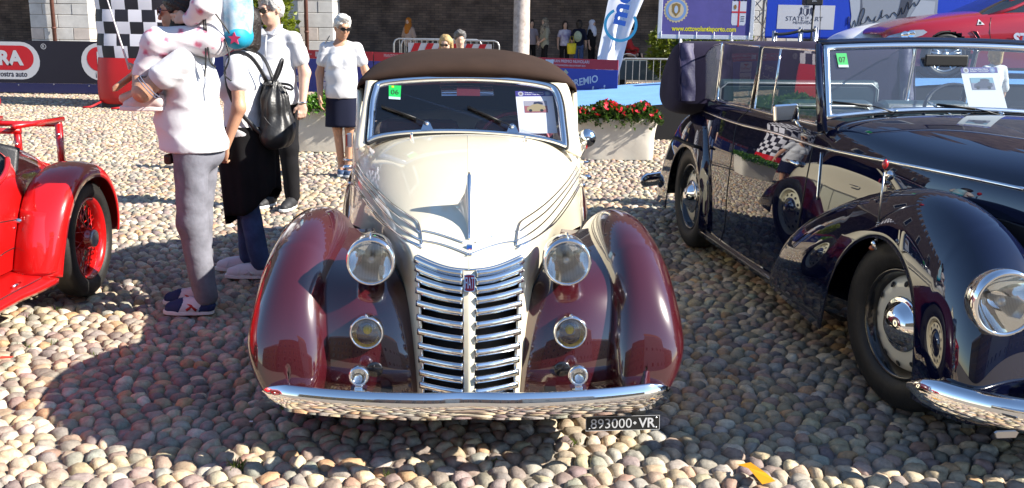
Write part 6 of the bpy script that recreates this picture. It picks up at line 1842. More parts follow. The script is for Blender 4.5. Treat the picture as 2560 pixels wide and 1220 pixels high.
for x in (fx, 3.80):
    for s in (1, -1):
        wc, wv = Vector((x, -s * .80, fz_)), Vector((0, -s, 0))
        e = thing('wheel', None, None); e.parent = sal
        lathe('tyre', tyre_prof(.33, .22, .245), wc, wv, M['rubber'], e, 40)
        lathe('rim', [(.245, .09), (.252, .10), (.24, .105), (.225, .08), (.22, 0), (.225, -.1)], wc, wv, M['steel'], e, 40)
        X, Y, Z = basis(wv)
        for k in range(5):
            for dt in (-.13, .13):
                t = k * 2 * math.pi / 5 + .3; tube('spoke', [wc + wv * .075 + (X * math.cos(t) + Y * math.sin(t)) * .04, wc + wv * .095 + (X * math.cos(t + dt) + Y * math.sin(t + dt)) * .225], .014, M['steel'], e, 6)
        lathe('hub', [(.0005, .10), (.04, .098), (.055, .08), (.06, .03)], wc, wv, M['steel'], e, 20)
        lathe('brake_disc', [(.0005, .03), (.17, .03), (.175, .0)], wc, wv, M['galv'], e, 24)
        lathe('arch_liner', [(.345, .10), (.375, .08), (.385, -.2), (.2, -.22), (.0005, -.22)], wc, wv, M['void'], sal, 40)
def sbq(nm, pix, m_, l=.006, c=.885):
    P = []
    for px, py in pix:
        p = at_y(px, py, SY + .92 - c); P.append(Vector((p.x - nose.x, -c - l, p.z - .84)))
    return P
sb_ = bvh_of(bpy.data.objects[sal.children[0].name]) if False else None
def on_side(px, py, lift=.008):
    o = CAM - sal.location; d = ray(px, py).normalized(); h = SBV.ray_cast(o, d)
    if h[0] is None: p = at_y(px, py, SY) - sal.location; return p
    n_ = h[1] if h[1].dot(d) < 0 else -h[1]
    return h[0] + n_ * lift
body_s = [c for c in sal.children if c.name.startswith('body')][0]; SBV = bvh_of(body_s)
sheet('headlamp', [on_side(a, b, .035) for a, b in ((2212, 99), (2225, 92), (2255, 84), (2285, 78), (2308, 77), (2317, 82), (2305, 90), (2280, 96), (2250, 103))][::-1], mat('lamp_cover', (.35, .37, .40), .08, coat=1.0), sal)
for a, b in ((2262, 90), (2278, 87)): lathe('headlamp_eye', [(.0005, .01), (.045, .006), (.055, 0)], on_side(a, b, .045), (-.3, -1, 0), M['chrome'], sal, 16)
sheet('side_vent', [on_side(a, b, .012) for a, b in ((2428, 78), (2441, 79), (2449, 92), (2450, 105), (2446, 104))][::-1], M['void'], sal)
tube('vent_rim', [on_side(a, b, .012) for a, b in ((2428, 78), (2441, 79), (2449, 92), (2450, 106), (2440, 95))], .008, M['metred'], sal, 6, closed=True)
tri = [on_side(a, b, .010) for a, b in ((2442, 63), (2461, 62), (2446, 49))]
sheet('badge_triangle', tri, pr_white, sal)
for a, b in ((2448, 57), (2451, 60), (2448, 60), (2451, 57)): sheet('badge_leaf', disc_pts(on_side(a, b, .014), X3, UP, .012, 10), flat('leaf_green', 40, 90, 70), sal)
tl_ = on_side(2531, 96, .012)
text('lettering', 'START', tl_ + Vector((0, -.01, 0)), X3, UP, pr_white, sal, h=.17, w=.62, bold=.05, align='LEFT', lift=.004)
tube('door_seam', [on_side(a, b, .002) for a, b in ((2478, 44), (2475, 60), (2474, 80), (2478, 110))], .006, M['black'], sal, 5)
p = on_side(2540, 26, .15)
mr_ = MB().prism([p + Vector((a, 0, b)) for a, b in ((-.16, -.03), (-.12, .06), (.0, .09), (.12, .07), (.14, -.03), (.05, -.075), (-.10, -.07))], (0, -.06, 0), (0, .08, 0)).build('door_mirror', M['metred'], sal, bevel=.02)
tube('mirror_foot', [p + Vector((-.03, .03, -.06)), p + Vector((-.10, .16, -.10))], .025, M['black'], sal, 6)
lathe('nose_badge', [(.0005, .006), (.05, .004), (.055, 0)], (.02, -.12, .52), (-1, 0, .2), M['chrome'], sal, 20)
box('lower_intake', (.0, -.55, .22), (.06, .55, .36), M['void'], sal)

# white veiled vintage car nose behind the saloon
vy = 17.0
v0 = at_y(2080, 105, vy); v1 = at_y(2200, 54, vy)
wv_ = thing('white_car', 'white vintage car with a dark arched grille opening, left of the red saloon', 'car', (v0.x, vy, stz(v0.x)))
hz = v1.z - stz(v0.x)
M['gloss_white'] = mat('gloss_white_paint', (.78, .78, .80), .4, coat=.8)
WN = [[(x, -c, z) for c, z in r] for x, r in ((0, [(0, hz - .32), (.25, hz - .33), (.45, hz - .40), (.55, hz - .6), (.56, .3)]), (.18, [(0, hz - .18), (.3, hz - .2), (.55, hz - .30), (.66, hz - .55), (.68, .25)]), (.7, [(0, hz - .03), (.34, hz - .05), (.6, hz - .15), (.74, hz - .45), (.76, .22)]), (1.4, [(0, hz), (.36, hz - .02), (.62, hz - .12), (.76, hz - .42), (.78, .22)]), (2.6, [(0, hz - .02), (.36, hz - .04), (.62, hz - .15), (.74, hz - .42), (.76, .22)]))]
Pw = net(WN, 30, 24); sw = Pw[:, ::-1].copy(); sw[..., 1] *= -1
grid('body', np.concatenate([sw[:, :-1], Pw], 1), M['gloss_white'], wv_)
MB().prism([(-.02, a, b) for a, b in [(.26 * math.cos(t), hz - .62 + .20 * math.sin(t)) for t in np.linspace(0, math.pi, 14)] + [(-.26, .35), (.26, .35)]], (0, 0, 0), (.05, 0, 0)).build('grille_opening', mat('grille_dark', (.03, .028, .05), .5), wv_)
sheet('side_opening', [(.30, -.725, hz - .70), (.52, -.755, hz - .70), (.54, -.75, hz - .50), (.46, -.735, hz - .42), (.36, -.725, hz - .44)], mat('vent_dark', (.05, .045, .09), .5), wv_)
for x in (.55, 2.2):
    for s in (1, -1): lathe('wheel', tyre_prof(.31, .15, .02), (x, -s * .72, .31), (0, -s, 0), M['rubber'], wv_, 30)
# ------------------------------------------------------------------ bodies: smooth unions meshed by surface nets
def V3(*a): return np.array(a, float)
class Sdf:
    def __init__(s, k=.02): s.p = []; s.k = k
    def cone(s, a, b, ra, rb=None, k=None): s.p.append(('c', V3(*a), V3(*b), ra, ra if rb is None else rb, s.k if k is None else k)); return s
    def ell(s, c, r, rot=None, k=None): s.p.append(('e', V3(*c), V3(*r), np.eye(3) if rot is None else np.array(rot), None, s.k if k is None else k)); return s
    def chain(s, pts, rs, k=None):
        for i in range(len(pts) - 1): s.cone(pts[i], pts[i + 1], rs[i], rs[i + 1], k)
        return s
    def sub(s, c, r, k=.01): s.p.append(('s', V3(*c), V3(*r), np.eye(3), None, k)); return s
    def clip(s, p, n): s.p.append(('h', V3(*p), V3(*n) / np.linalg.norm(n), 0, 0, .006)); return s
    def mesh(s, h, noise=None):
        lo, hi = [], []
        for q in s.p:
            if q[0] == 'c': lo += [q[1] - q[3], q[2] - q[4]]; hi += [q[1] + q[3], q[2] + q[4]]
            elif q[0] == 'e': m = q[2].max(); lo.append(q[1] - m); hi.append(q[1] + m)
        lo = np.min(lo, 0) - 3 * h - .02; hi = np.max(hi, 0) + 3 * h + .02
        n = np.ceil((hi - lo) / h).astype(int) + 1
        F = np.full(n, 1.0, np.float32)
        ax = [lo[i] + h * np.arange(n[i]) for i in range(3)]
        for q in s.p:
            k = q[5]; pad = k + 4 * h
            if q[0] == 'c': a, b = np.minimum(q[1] - q[3], q[2] - q[4]) - pad, np.maximum(q[1] + q[3], q[2] + q[4]) + pad
            elif q[0] in 'es': m = q[2].max() if not np.allclose(q[3], np.eye(3)) else q[2]; a, b = q[1] - m - pad, q[1] + m + pad
            else: a, b = lo, hi
            i0 = np.clip(np.floor((a - lo) / h).astype(int), 0, n - 1); i1 = np.clip(np.ceil((b - lo) / h).astype(int) + 1, 1, n)
            if (i1 <= i0).any(): continue
            sl = tuple(slice(i0[t], i1[t]) for t in range(3))
            X, Y, Z = ax[0][sl[0]][:, None, None], ax[1][sl[1]][None, :, None], ax[2][sl[2]][None, None, :]
            if q[0] == 'c':
                d = q[2] - q[1]; L2 = max(1e-9, d @ d)
                px, py, pz = X - q[1][0], Y - q[1][1], Z - q[1][2]
                t = np.clip((px * d[0] + py * d[1] + pz * d[2]) / L2, 0, 1)
                D = np.sqrt((px - t * d[0]) ** 2 + (py - t * d[1]) ** 2 + (pz - t * d[2]) ** 2) - (q[3] + (q[4] - q[3]) * t)
            elif q[0] in 'es':
                px, py, pz = X - q[1][0], Y - q[1][1], Z - q[1][2]; r = q[3]
                if np.allclose(r, np.eye(3)): u, v, w = px, py, pz
                else: u, v, w = [px * r[0, c] + py * r[1, c] + pz * r[2, c] for c in range(3)]
                k0 = np.sqrt((u / q[2][0]) ** 2 + (v / q[2][1]) ** 2 + (w / q[2][2]) ** 2)
                D = (k0 - 1) * q[2].min() if False else (k0 - 1) * k0 / (np.sqrt((u / q[2][0] ** 2) ** 2 + (v / q[2][1] ** 2) ** 2 + (w / q[2][2] ** 2) ** 2) + 1e-6)
            else:
                D = (X - q[1][0]) * q[2][0] + (Y - q[1][1]) * q[2][1] + (Z - q[1][2]) * q[2][2]
            G = F[sl]
            if q[0] in 'ce':
                hh = np.clip(.5 + .5 * (G - D) / k, 0, 1); F[sl] = G * (1 - hh) + D * hh - k * hh * (1 - hh)
            elif q[0] == 's':
                F[sl] = np.maximum(G, -D)
            else:
                F[sl] = np.maximum(G, D)
        if noise is not None: F = F + noise(ax[0][:, None, None], ax[1][None, :, None], ax[2][None, None, :]).astype(np.float32)
        return surf_nets(F, lo, h)

def surf_nets(F, lo, h):
    S = F < 0
    c = sum(S[i:S.shape[0] - 1 + i, j:S.shape[1] - 1 + j, k:S.shape[2] - 1 + k].astype(np.int8) for i in (0, 1) for j in (0, 1) for k in (0, 1))
    act = (c > 0) & (c < 8)
    I = np.argwhere(act); idx = np.full(act.shape, -1, np.int64); idx[act] = np.arange(len(I))
    pos = np.zeros((len(I), 3)); cnt = np.zeros(len(I))
    cor = [(i, j, k) for i in (0, 1) for j in (0, 1) for k in (0, 1)]
    val = {cc: F[I[:, 0] + cc[0], I[:, 1] + cc[1], I[:, 2] + cc[2]] for cc in cor}
    for a in cor:
        for d in range(3):
            if a[d]: continue
            b = list(a); b[d] = 1; b = tuple(b); fa, fb = val[a], val[b]; m = (fa < 0) != (fb < 0)
            t = np.where(m, fa / np.where(m, fa - fb, 1), 0)
            p = np.tile(np.array(a, float), (len(I), 1)); p[:, d] += t
            pos[m] += p[m]; cnt[m] += 1
    V = (pos / cnt[:, None] + I) * h + lo
    Q = []
    for d in range(3):
        e1, e2 = (d + 1) % 3, (d + 2) % 3
        A = S[tuple(slice(None, -1) if t == d else slice(None) for t in range(3))]; B = S[tuple(slice(1, None) if t == d else slice(None) for t in range(3))]
        E = np.argwhere(A != B)
        E = E[(E[:, e1] > 0) & (E[:, e2] > 0) & (E[:, e1] < act.shape[e1]) & (E[:, e2] < act.shape[e2])]
        if not len(E): continue
        fl = A[tuple(E.T)]
        o = []
        for a, b in ((-1, -1), (0, -1), (0, 0), (-1, 0)):
            q = E.copy(); q[:, e1] += a; q[:, e2] += b; o.append(idx[tuple(q.T)])
        q = np.stack(o, 1); q[~fl] = q[~fl][:, ::-1]; Q.append(q)
    return V, np.concatenate(Q)

def sobj(name, sdf, h, m_, parent, noise=None):
    V, Q = sdf.mesh(h, noise)
    me = bpy.data.meshes.new(name)
    me.vertices.add(len(V)); me.vertices.foreach_set('co', V.reshape(-1)); me.loops.add(Q.size); me.loops.foreach_set('vertex_index', Q.reshape(-1).astype(np.int32))
    me.polygons.add(len(Q)); me.polygons.foreach_set('loop_start', (np.arange(len(Q)) * 4).astype(np.int32)); me.polygons.foreach_set('use_smooth', np.ones(len(Q), bool))
    me.update(calc_edges=True); me.materials.append(m_)
    return lobj(name, me, None, parent)

def hand(S, w, d, n, side, curl=.5, sc=1.0, k=.006):
    """w wrist, d finger direction, n palm side normal (fingers curl towards n), side = thumb direction"""
    w, d, n = Vector(w), Vector(d).normalized(), Vector(n).normalized(); s = Vector(side).normalized()
    rot = np.array([s, d, n]).T
    S.ell(w + d * .045 * sc, (.040 * sc, .052 * sc, .016 * sc), rot, .012)
    for i, (o, L) in enumerate(((.030, .070), (.010, .079), (-.010, .074), (-.029, .058))):
        b = w + d * .082 * sc + s * o * sc
        p1 = b + (d * math.cos(curl * .8) + n * math.sin(curl * .8)) * L * .48 * sc
        p2 = p1 + (d * math.cos(curl * 1.9) + n * math.sin(curl * 1.9)) * L * .52 * sc
        S.chain([b - d * .02, b, p1, p2], [.009 * sc, .0092 * sc, .0085 * sc, .0070 * sc], k)
    b = w + d * .022 * sc + s * .030 * sc; p1 = b + (d * .6 + s * .7 + n * .35).normalized() * .038 * sc; p2 = p1 + (d * .9 + s * .2 + n * .45).normalized() * .034 * sc
    S.chain([b, p1, p2], [.013 * sc, .0105 * sc, .0085 * sc], .010)
    return S

def head(S, c, f, up, sc=1.0, beard=False):
    """c centre of the head, f facing, up"""
    f, up = Vector(f).normalized(), Vector(up).normalized(); r = f.cross(up).normalized(); up = r.cross(f)
    rot = np.array([r, f, up]).T
    P = lambda a, b, z: Vector(c) + (r * a + f * b + up * z) * sc
    S.ell(P(0, -.012, .028), (.076 * sc, .094 * sc, .094 * sc), rot, .02)
    S.ell(P(0, .022, -.045), (.060 * sc, .068 * sc, .072 * sc), rot, .03)
    S.ell(P(0, .050, -.092), (.030 * sc, .030 * sc, .022 * sc), rot, .02)
    S.cone(P(0, .084, .022), P(0, .106, -.022), .008 * sc, .0125 * sc, .012)
    S.ell(P(0, .080, .036), (.045 * sc, .016 * sc, .012 * sc), rot, .012)
    for a in (1, -1):
        S.ell(P(.078 * a, -.012, -.005), (.010 * sc, .022 * sc, .032 * sc), rot, .006)
        S.ell(P(.032 * a, .070, -.030), (.022 * sc, .018 * sc, .020 * sc), rot, .018)
        S.sub(P(.032 * a, .098, .012), (.017 * sc, .013 * sc, .011 * sc))
        S.ell(P(.032 * a, .078, .012), (.0125 * sc, .0125 * sc, .0115 * sc), rot, .002)
    S.ell(P(0, .084, -.052), (.024 * sc, .010 * sc, .0065 * sc), rot, .005)
    S.ell(P(0, .082, -.064), (.020 * sc, .010 * sc, .0065 * sc), rot, .005)
    return P

def wrinkle(amp, f=(9, 7, 14), seed=0.0, ridge=1.0):
    def fn(X, Y, Z):
        a = np.sin(f[0] * X + 1.3 * np.sin(f[2] * .5 * Z + seed) + 2 * seed); b = np.sin(f[2] * Z + f[1] * .9 * Y + 2.1 * np.sin(f[0] * .7 * X + seed)); c = np.sin(f[2] * 1.9 * Z - f[0] * 1.1 * X + f[1] * 1.3 * Y + seed * 3)
        r = 1 - np.abs(np.sin(f[2] * .8 * Z + f[0] * .55 * X + f[1] * .8 * Y + 1.6 * np.sin(f[2] * .33 * Z - f[0] * .4 * X + seed)))
        return amp * (.25 * a + .35 * b + .3 * c - .9 * ridge * r ** 3 + .2 * ridge)
    return fn

def skin(name, c, r=.5): return mat(name, c, r, sss=.12, noise=(25, .12), bump=(180, .08))
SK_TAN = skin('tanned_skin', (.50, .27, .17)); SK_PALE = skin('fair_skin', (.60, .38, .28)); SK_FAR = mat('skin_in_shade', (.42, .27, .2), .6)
CL_WHITE = mat('white_cotton', (.60, .60, .62), .85, sheen=.2, bump=(11, .3, 3, .014)); CL_BLACK = mat('black_cloth', (.010, .0095, .011), .9, spec=.25, noise=(5, .4)); CL_NAVY = mat('navy_cloth', (.008, .010, .026), .9, spec=.25)
CL_GREY = mat('grey_jeans', (.20, .20, .235), .85, noise=(9, .35), bump=(16, .28, 4, .02)); CL_JEANS = mat('blue_jeans', (.045, .085, .21), .85, noise=(9, .45), bump=(16, .28, 4, .02))
HAIR_DARK = mat('dark_hair', (.016, .011, .009), .45, bump=(90, .8, 4, .01)); HAIR_GREY = mat('grey_hair', (.50, .49, .47), .5, noise=(60, .35), bump=(90, .8, 4, .01)); HAIR_BLONDE = mat('blonde_hair', (.52, .35, .15), .42, noise=(50, .45), bump=(80, .8, 4, .01))
HAIR_WHITE = mat('white_hair', (.66, .65, .62), .5, noise=(60, .25), bump=(90, .8, 4, .01))

def floral():
    m = mat('floral_cotton', (.72, .66, .68), .85); nt = m.node_tree; b = nt.nodes['Principled BSDF']
    tc = nt.nodes.new('ShaderNodeTexCoord'); v = nt.nodes.new('ShaderNodeTexVoronoi'); v.inputs['Scale'].default_value = 17
    n = nt.nodes.new('ShaderNodeTexNoise'); n.inputs['Scale'].default_value = 30
    ad = nt.nodes.new('ShaderNodeMixRGB'); ad.inputs[0].default_value = .04
    nt.links.new(tc.outputs['Object'], ad.inputs[1]); nt.links.new(tc.outputs['Object'], n.inputs[0]); nt.links.new(n.outputs['Color'], ad.inputs[2]); nt.links.new(ad.outputs[0], v.inputs['Vector'])
    rp = nt.nodes.new('ShaderNodeValToRGB'); cr = rp.color_ramp
    cr.elements[0].position = .0; cr.elements[0].color = (.55, .20, .06, 1); cr.elements[1].position = .44; cr.elements[1].color = (.66, .62, .64, 1)
    for p_, c_ in ((.12, (.50, .12, .20, 1)), (.24, (.60, .30, .38, 1)), (.34, (.64, .56, .60, 1))): e_ = cr.elements.new(p_); e_.color = c_
    nt.links.new(v.outputs['Distance'], rp.inputs[0]); nt.links.new(rp.outputs[0], b.inputs['Base Color'])
    return m
CL_FLORAL = floral()

def shades(parent, P, sc=1.0, lens=None, frame=None):
    e = thing('sunglasses', None, None); e.parent = parent
    for a in (1, -1):
        c = P(.033 * a, .108, .012)
        pts = [P(.033 * a + .027 * math.cos(t), .104 - .006 * math.cos(t) * a, .012 + .019 * math.sin(t)) for t in np.linspace(0, 2 * math.pi, 20, endpoint=False)]
        mobj('lens', [tuple(q) for q in pts], [tuple(range(20))], lens or M['gloss_black'], e, False)
        tube('rim', pts, .0026 * sc, frame or M['black'], e, 5, closed=True)
        tube('temple', [P(.060 * a, .10, .016), P(.077 * a, .06, .018), P(.081 * a, -.01, .016)], .0026 * sc, frame or M['black'], e, 5)
    tube('bridge', [P(-.008, .108, .018), P(.008, .108, .018)], .0026 * sc, frame or M['black'], e, 5)

def shoe(parent, heel, toe, m_, sole, w=.044, h=.085, name='shoe', stripes=None):
    heel, toe = Vector(heel), Vector(toe); d = (toe - heel); d.z = 0; L = d.length; d.normalize(); s = Vector((-d.y, d.x, 0)); z0 = heel.z
    e = thing(name, None, None); e.parent = parent
    S = Sdf(.02)
    P = lambda a, b, z: heel + d * a + s * b + Vector((0, 0, z))
    S.chain([P(.03, 0, .045), P(.09, 0, .045), P(L * .62, 0, .035), P(L - .045, 0, .028)], [.036, w, w * 1.02, w * .82])
    S.chain([P(.035, 0, .05), P(.04, 0, h)], [.036, .036]); S.chain([P(.06, 0, h - .01), P(L * .55, 0, .05)], [.038, .034])
    S.clip(P(0, 0, .016), (0, 0, -1)); S.clip(P(.04, 0, h + .012), (0, 0, 1))
    sobj('upper', S, .006, m_, e)
    pts = []
    for t in np.linspace(0, 2 * math.pi, 30, endpoint=False):
        c, sn = math.cos(t), math.sin(t); wd = (w + .006) * (1 if c > 0 else .86)
        pts.append(P(L / 2 + (L / 2 + .004) * np.sign(c) * abs(c) ** .8, wd * np.sign(sn) * abs(sn) ** .75, 0))
    MB().prism(pts, (0, 0, 0), (0, 0, .024)).build('sole', sole, e, bevel=.005)
    if stripes:
        for k in range(5): tube('lace', [P(L * .40 + k * .018, -.022, .083 - k * .008), P(L * .40 + k * .018, .022, .083 - k * .008)], .004, stripes[0], e, 5)
        for nm, lo_, hi_ in (('toe_cap', L * .60, 9), ('heel_cap', -9, L * .24)):
            S2 = Sdf(.02)
            S2.chain([P(.03, 0, .045), P(.09, 0, .045), P(L * .62, 0, .035), P(L - .045, 0, .028)], [.039, w + .003, w * 1.02 + .003, w * .82 + .003]); S2.chain([P(.035, 0, .05), P(.04, 0, h)], [.039, .039])
            S2.clip(P(0, 0, .018), (0, 0, -1)); S2.clip(P(.04, 0, h + .008), (0, 0, 1))
            if lo_ > 0: S2.clip(P(lo_, 0, .05), -np.array(d + Vector((0, 0, .5))))
            else: S2.clip(P(hi_, 0, .05), np.array(d + Vector((0, 0, .3))))
            sobj(nm, S2, .006, stripes[2], e)
        for sd in (1, -1):
            tube('side_stripe', [P(L * .30, sd * (w + .001), .03), P(L * .40, sd * (w - .002), .055), P(L * .52, sd * (w - .016), .068)], .009, stripes[1], e, 6)
            tube('side_stripe', [P(L * .40, sd * (w - .002), .050), P(L * .50, sd * (w + .002), .032)], .008, stripes[1], e, 6)
    return e

def person(label, loc, rotz, H=1.75, arms=None, hands=None, sk=None, shirt=None, sleeve=.18, hem=.90, trousers=None, skirt=None, feet=((.10, 0), (-.10, 0)), hair=None, hairfn=None, headdir=(0, -1, 0), headoff=(0, 0, 0), shoes=None, res=.008, build_=1.0, belly=0.0, shade=False, group=None, lean=0.0, bust=0.0, detail=True, neckline=.0):
    """stands at loc, faces local -y.  returns (root, head point function)"""
    k = H / 1.75; g = build_; sg = 1 + .45 * (g - 1)
    e = thing('person', label, 'person', loc, rotz, group)
    arms = arms or {}
    q = lambda x, y, z: (x * k, (y + lean * max(0, z - .9)) * k, z * k)
    Ls, Rs = q(.168 * sg, .008, 1.395), q(-.168 * sg, .008, 1.395)
    Le, Lw = [q(*v) for v in arms.get('L', ((.235 * g, .02, 1.14), (.245 * g, -.03, .89)))]
    Re, Rw = [q(*v) for v in arms.get('R', ((-.235 * g, .02, 1.14), (-.245 * g, -.03, .89)))]
    S = Sdf(.025)
    S.ell(q(0, .0, 1.26), (.140 * k * g, .095 * k * g, .22 * k)); S.ell(q(0, .0, .98), (.140 * k * g, .100 * k * g, .12 * k))
    S.cone(q(0, .012, 1.44), q(0, .0, 1.57), .056 * k, .052 * k); S.cone(q(.03, .01, 1.44), q(.15 * sg, .01, 1.395), .042 * k, .045 * k); S.cone(q(-.03, .01, 1.44), q(-.15 * sg, .01, 1.395), .042 * k, .045 * k)
    hc = Vector(q(0, -.012, 1.635)) + Vector(headoff)
    hp = head(S, hc, headdir, (0, 0, 1), k)
    for sh, el, wr in ((Ls, Le, Lw), (Rs, Re, Rw)):
        S.chain([sh, el], [.042 * k * sg, .040 * k * g]); S.chain([el, wr], [.042 * k * g, .028 * k])
    for sd, (A, B) in zip((1, -1), ((Le, Lw), (Re, Rw))):
        key = 'L' if sd > 0 else 'R'; d = (Vector(B) - Vector(A)).normalized()
        hd = (hands or {}).get(key, {})
        S_n = hd.get('n', (-sd, 0, 0)); S_s = hd.get('s', (0, -1, 0)); hand(S, B, hd.get('d', d), S_n, S_s, hd.get('curl', .45), k)
    legs = []
    for sd, (fx_, fy_) in zip((1, -1), feet):
        hip = q(.092 * sd * g, .01, .92); ank = (fx_ * k, fy_ * k + .03 * k, .085 * k); kn = tuple((np.array(hip) + np.array(ank)) / 2 + np.array([0, -.03 * k, .015 * k]))
        legs.append((hip, kn, ank)); S.chain([hip, kn, ank], [.070 * k * g, .050 * k, .038 * k]); S.cone(ank, (ank[0] + fx_ * .15, ank[1] - .12 * k, .035), .035 * k, .028 * k)
    sobj('body', S, res, sk or SK_PALE, e)
    if shirt:
        S = Sdf(.035)
        S.ell(q(0, .002, 1.25), (.160 * k * g, .120 * k * g, .21 * k)); S.ell(q(0, -.012 - belly * .5, 1.08), (.165 * k * g, (.122 + belly) * k * g, .20 * k)); S.ell(q(0, .004 - belly * .3, .93), (.176 * k * g, (.138 + belly * .7) * k * g, .17 * k))
        S.cone(q(0, .014, 1.435), q(.155 * sg, .01, 1.388), .060 * k, .056 * k); S.cone(q(0, .014, 1.435), q(-.155 * sg, .01, 1.388), .060 * k, .056 * k)
        if bust: S.ell(q(.07, -.10, 1.24), (.075 * k, .06 * k * bust, .075 * k)); S.ell(q(-.07, -.10, 1.24), (.075 * k, .06 * k * bust, .075 * k))
        for sh, el in ((Ls, Le), (Rs, Re)):
            a, b = Vector(sh), Vector(el); t = min(1, max(.03, sleeve - .055) / (b - a).length); en = a.lerp(b, t)
            S.chain([a, en], [.058 * k * sg, .067 * k * sg], .03)
        S.clip(q(0, 0, hem), (0, 0, -1)); S.clip(q(0, .02, 1.482), (0, -.35, 1))
        for sh, el in ((Ls, Le), (Rs, Re)):
            pass
        if neckline: S.sub(q(0, -.135, 1.47), (.075 * k, .10 * k, neckline * k))
        sobj('shirt', S, max(res, .009), shirt, e, wrinkle(.0065, (11, 9, 17), seed=H * 3 + len(label) * .1))
    if trousers:
        S = Sdf(.03); S.ell(q(0, .004, .965), (.148 * k * g, .112 * k * g, .11 * k)); S.ell(q(0, .028, .90), (.148 * k * g, .108 * k * g, .11 * k))
        for hip, kn, ank in legs: S.chain([hip, kn, (ank[0], ank[1] + .005, .10 * k)], [.080 * k * g, .070 * k * g, .064 * k])
        S.clip((0, 0, .055 * k), (0, 0, -1)); S.clip(q(0, 0, .985), (0, 0, 1))
        sobj('trousers', S, max(res, .009), trousers, e, wrinkle(.0028, (22, 19, 24), seed=H, ridge=.5))
    if skirt:
        m_, zt, zb, w0_, w1_ = skirt; rows = []
        for t in np.linspace(0, 1, 16):
            a = np.linspace(0, 2 * math.pi, 48, endpoint=False); w_ = w0_ + (w1_ - w0_) * t ** .7; z = (zt + (zb - zt) * t) * k
            fold = 1 + .025 * t * np.sin(a * 6 + 1) + .02 * np.sin(a * 3 + t * 4)
            rows.append(np.stack([np.cos(a) * w_ * k * fold, np.sin(a) * w_ * .78 * k * fold + .0, np.full(48, z)], 1))
        grid('skirt', np.array(rows), m_, e, cv=True, thick=.006)
    if shoes:
        for sd, (fx_, fy_) in zip((1, -1), feet):
            hl = Vector((fx_ * k, (fy_ + .075) * k, .0)); shoe(e, hl, hl + Vector((fx_ * .15, -.275 * k, 0)), *shoes)
    if hair: hairfn(e, hp, hair, k)
    if shade: shades(e, hp, k, *(shade if isinstance(shade, tuple) else ()))
    return e, hp

def hair_short(e, P, m_, k, res=.007):
    S = Sdf(.02)
    S.ell(P(0, -.022, .052), (.087 * k, .102 * k, .096 * k)); S.ell(P(0, -.062, .0), (.080 * k, .062 * k, .085 * k)); S.ell(P(0, .035, .108), (.066 * k, .055 * k, .036 * k)); S.ell(P(.06, -.01, .05), (.035 * k, .06 * k, .06 * k)); S.ell(P(-.06, -.01, .05), (.035 * k, .06 * k, .06 * k))
    f = (P(0, 1, 0) - P(0, 0, 0)); c = P(0, .058, .058)
    S.sub(P(0, .090, -.02), (.088 * k, .062 * k, .088 * k)); S.sub(P(.09, .0, -.035), (.04 * k, .05 * k, .05 * k)); S.sub(P(-.09, .0, -.035), (.04 * k, .05 * k, .05 * k))
    sobj('hair', S, res, m_, e, wrinkle(.006, (75, 60, 85)))
def hair_bob(e, P, m_, k, res=.008, L=.0):
    S = Sdf(.025)
    S.ell(P(0, -.022, .042), (.094 * k, .105 * k, .098 * k))
    for a in (1, -1): S.cone(P(.078 * a, -.02, .02), P(.080 * a, -.02, -.10 - L), .035 * k, .028 * k)
    S.cone(P(0, -.07, .02), P(0, -.075, -.12 - L), .07 * k, .055 * k); S.cone(P(.04, -.06, .02), P(.045, -.06, -.12 - L), .05 * k, .04 * k); S.cone(P(-.04, -.06, .02), P(-.045, -.06, -.12 - L), .05 * k, .04 * k)
    S.sub(P(0, .100, -.03), (.078 * k, .078 * k, .105 * k))
    sobj('hair', S, res, m_, e, wrinkle(.005, (55, 45, 10)))
def hair_long(e, P, m_, k, res=.01): hair_bob(e, P, m_, k, res, .16)
def scarf(e, P, m_, k, res=.012):
    S = Sdf(.03); S.ell(P(0, -.022, .040), (.098 * k, .110 * k, .105 * k)); S.cone(P(0, -.02, -.05), P(0, .0, -.20), .085 * k, .14 * k); S.cone(P(.0, .03, -.14), P(0, .06, -.34), .09 * k, .10 * k); S.cone(P(0, -.05, -.1), P(0, -.08, -.36), .09 * k, .12 * k)
    S.sub(P(0, .10, -.01), (.060 * k, .06 * k, .082 * k)); sobj('headscarf', S, res, m_, e, wrinkle(.005, (20, 16, 24)))

# ------------------------------------------------------------------ the people by the cars
mp = at_z(507, 778, 0)
SOLE_W = mat('white_rubber', (.7, .7, .68), .7)
man_loc = Vector((mp.x, mp.y + .03, 0))
KM = 1.72 / 1.75
man, mh = person('bearded man in white polo and grey jeans carrying a child on his shoulders', man_loc, R(-90), 1.72, arms={'L': ((.225, -.185, 1.235), (.115, -.245, 1.345)), 'R': ((-.225, -.20, 1.22), (-.10, -.30, 1.26))},
    hands={'L': {'d': (-.8, -.3, -.25), 'n': (0, .6, -.7), 's': (.1, -.6, .7), 'curl': .7}, 'R': {'d': (.8, -.2, -.35), 'n': (0, .9, -.4), 's': (0, -.2, .9), 'curl': .8}},
    sk=SK_TAN, shirt=CL_WHITE, sleeve=.17, hem=.915, trousers=CL_GREY, feet=((.07, -.0), (-.10, -.07)), hair=HAIR_DARK, hairfn=hair_short, headdir=(.05, -1, -.02), headoff=(0, -.03, .0),
    shoes=(mat('shoe_white', (.6, .6, .62), .6), SOLE_W, .045, .085, 'shoe', (flat('lace_red', 205, 40, 40), flat('stripe_red', 205, 45, 40), flat('suede_blue', 40, 60, 110, .8))), res=.008, build_=1.16, belly=.03, shade=(mat('amber_lens', (.10, .05, .02), .08, coat=1), mat('tortoise', (.10, .03, .015), .3)))
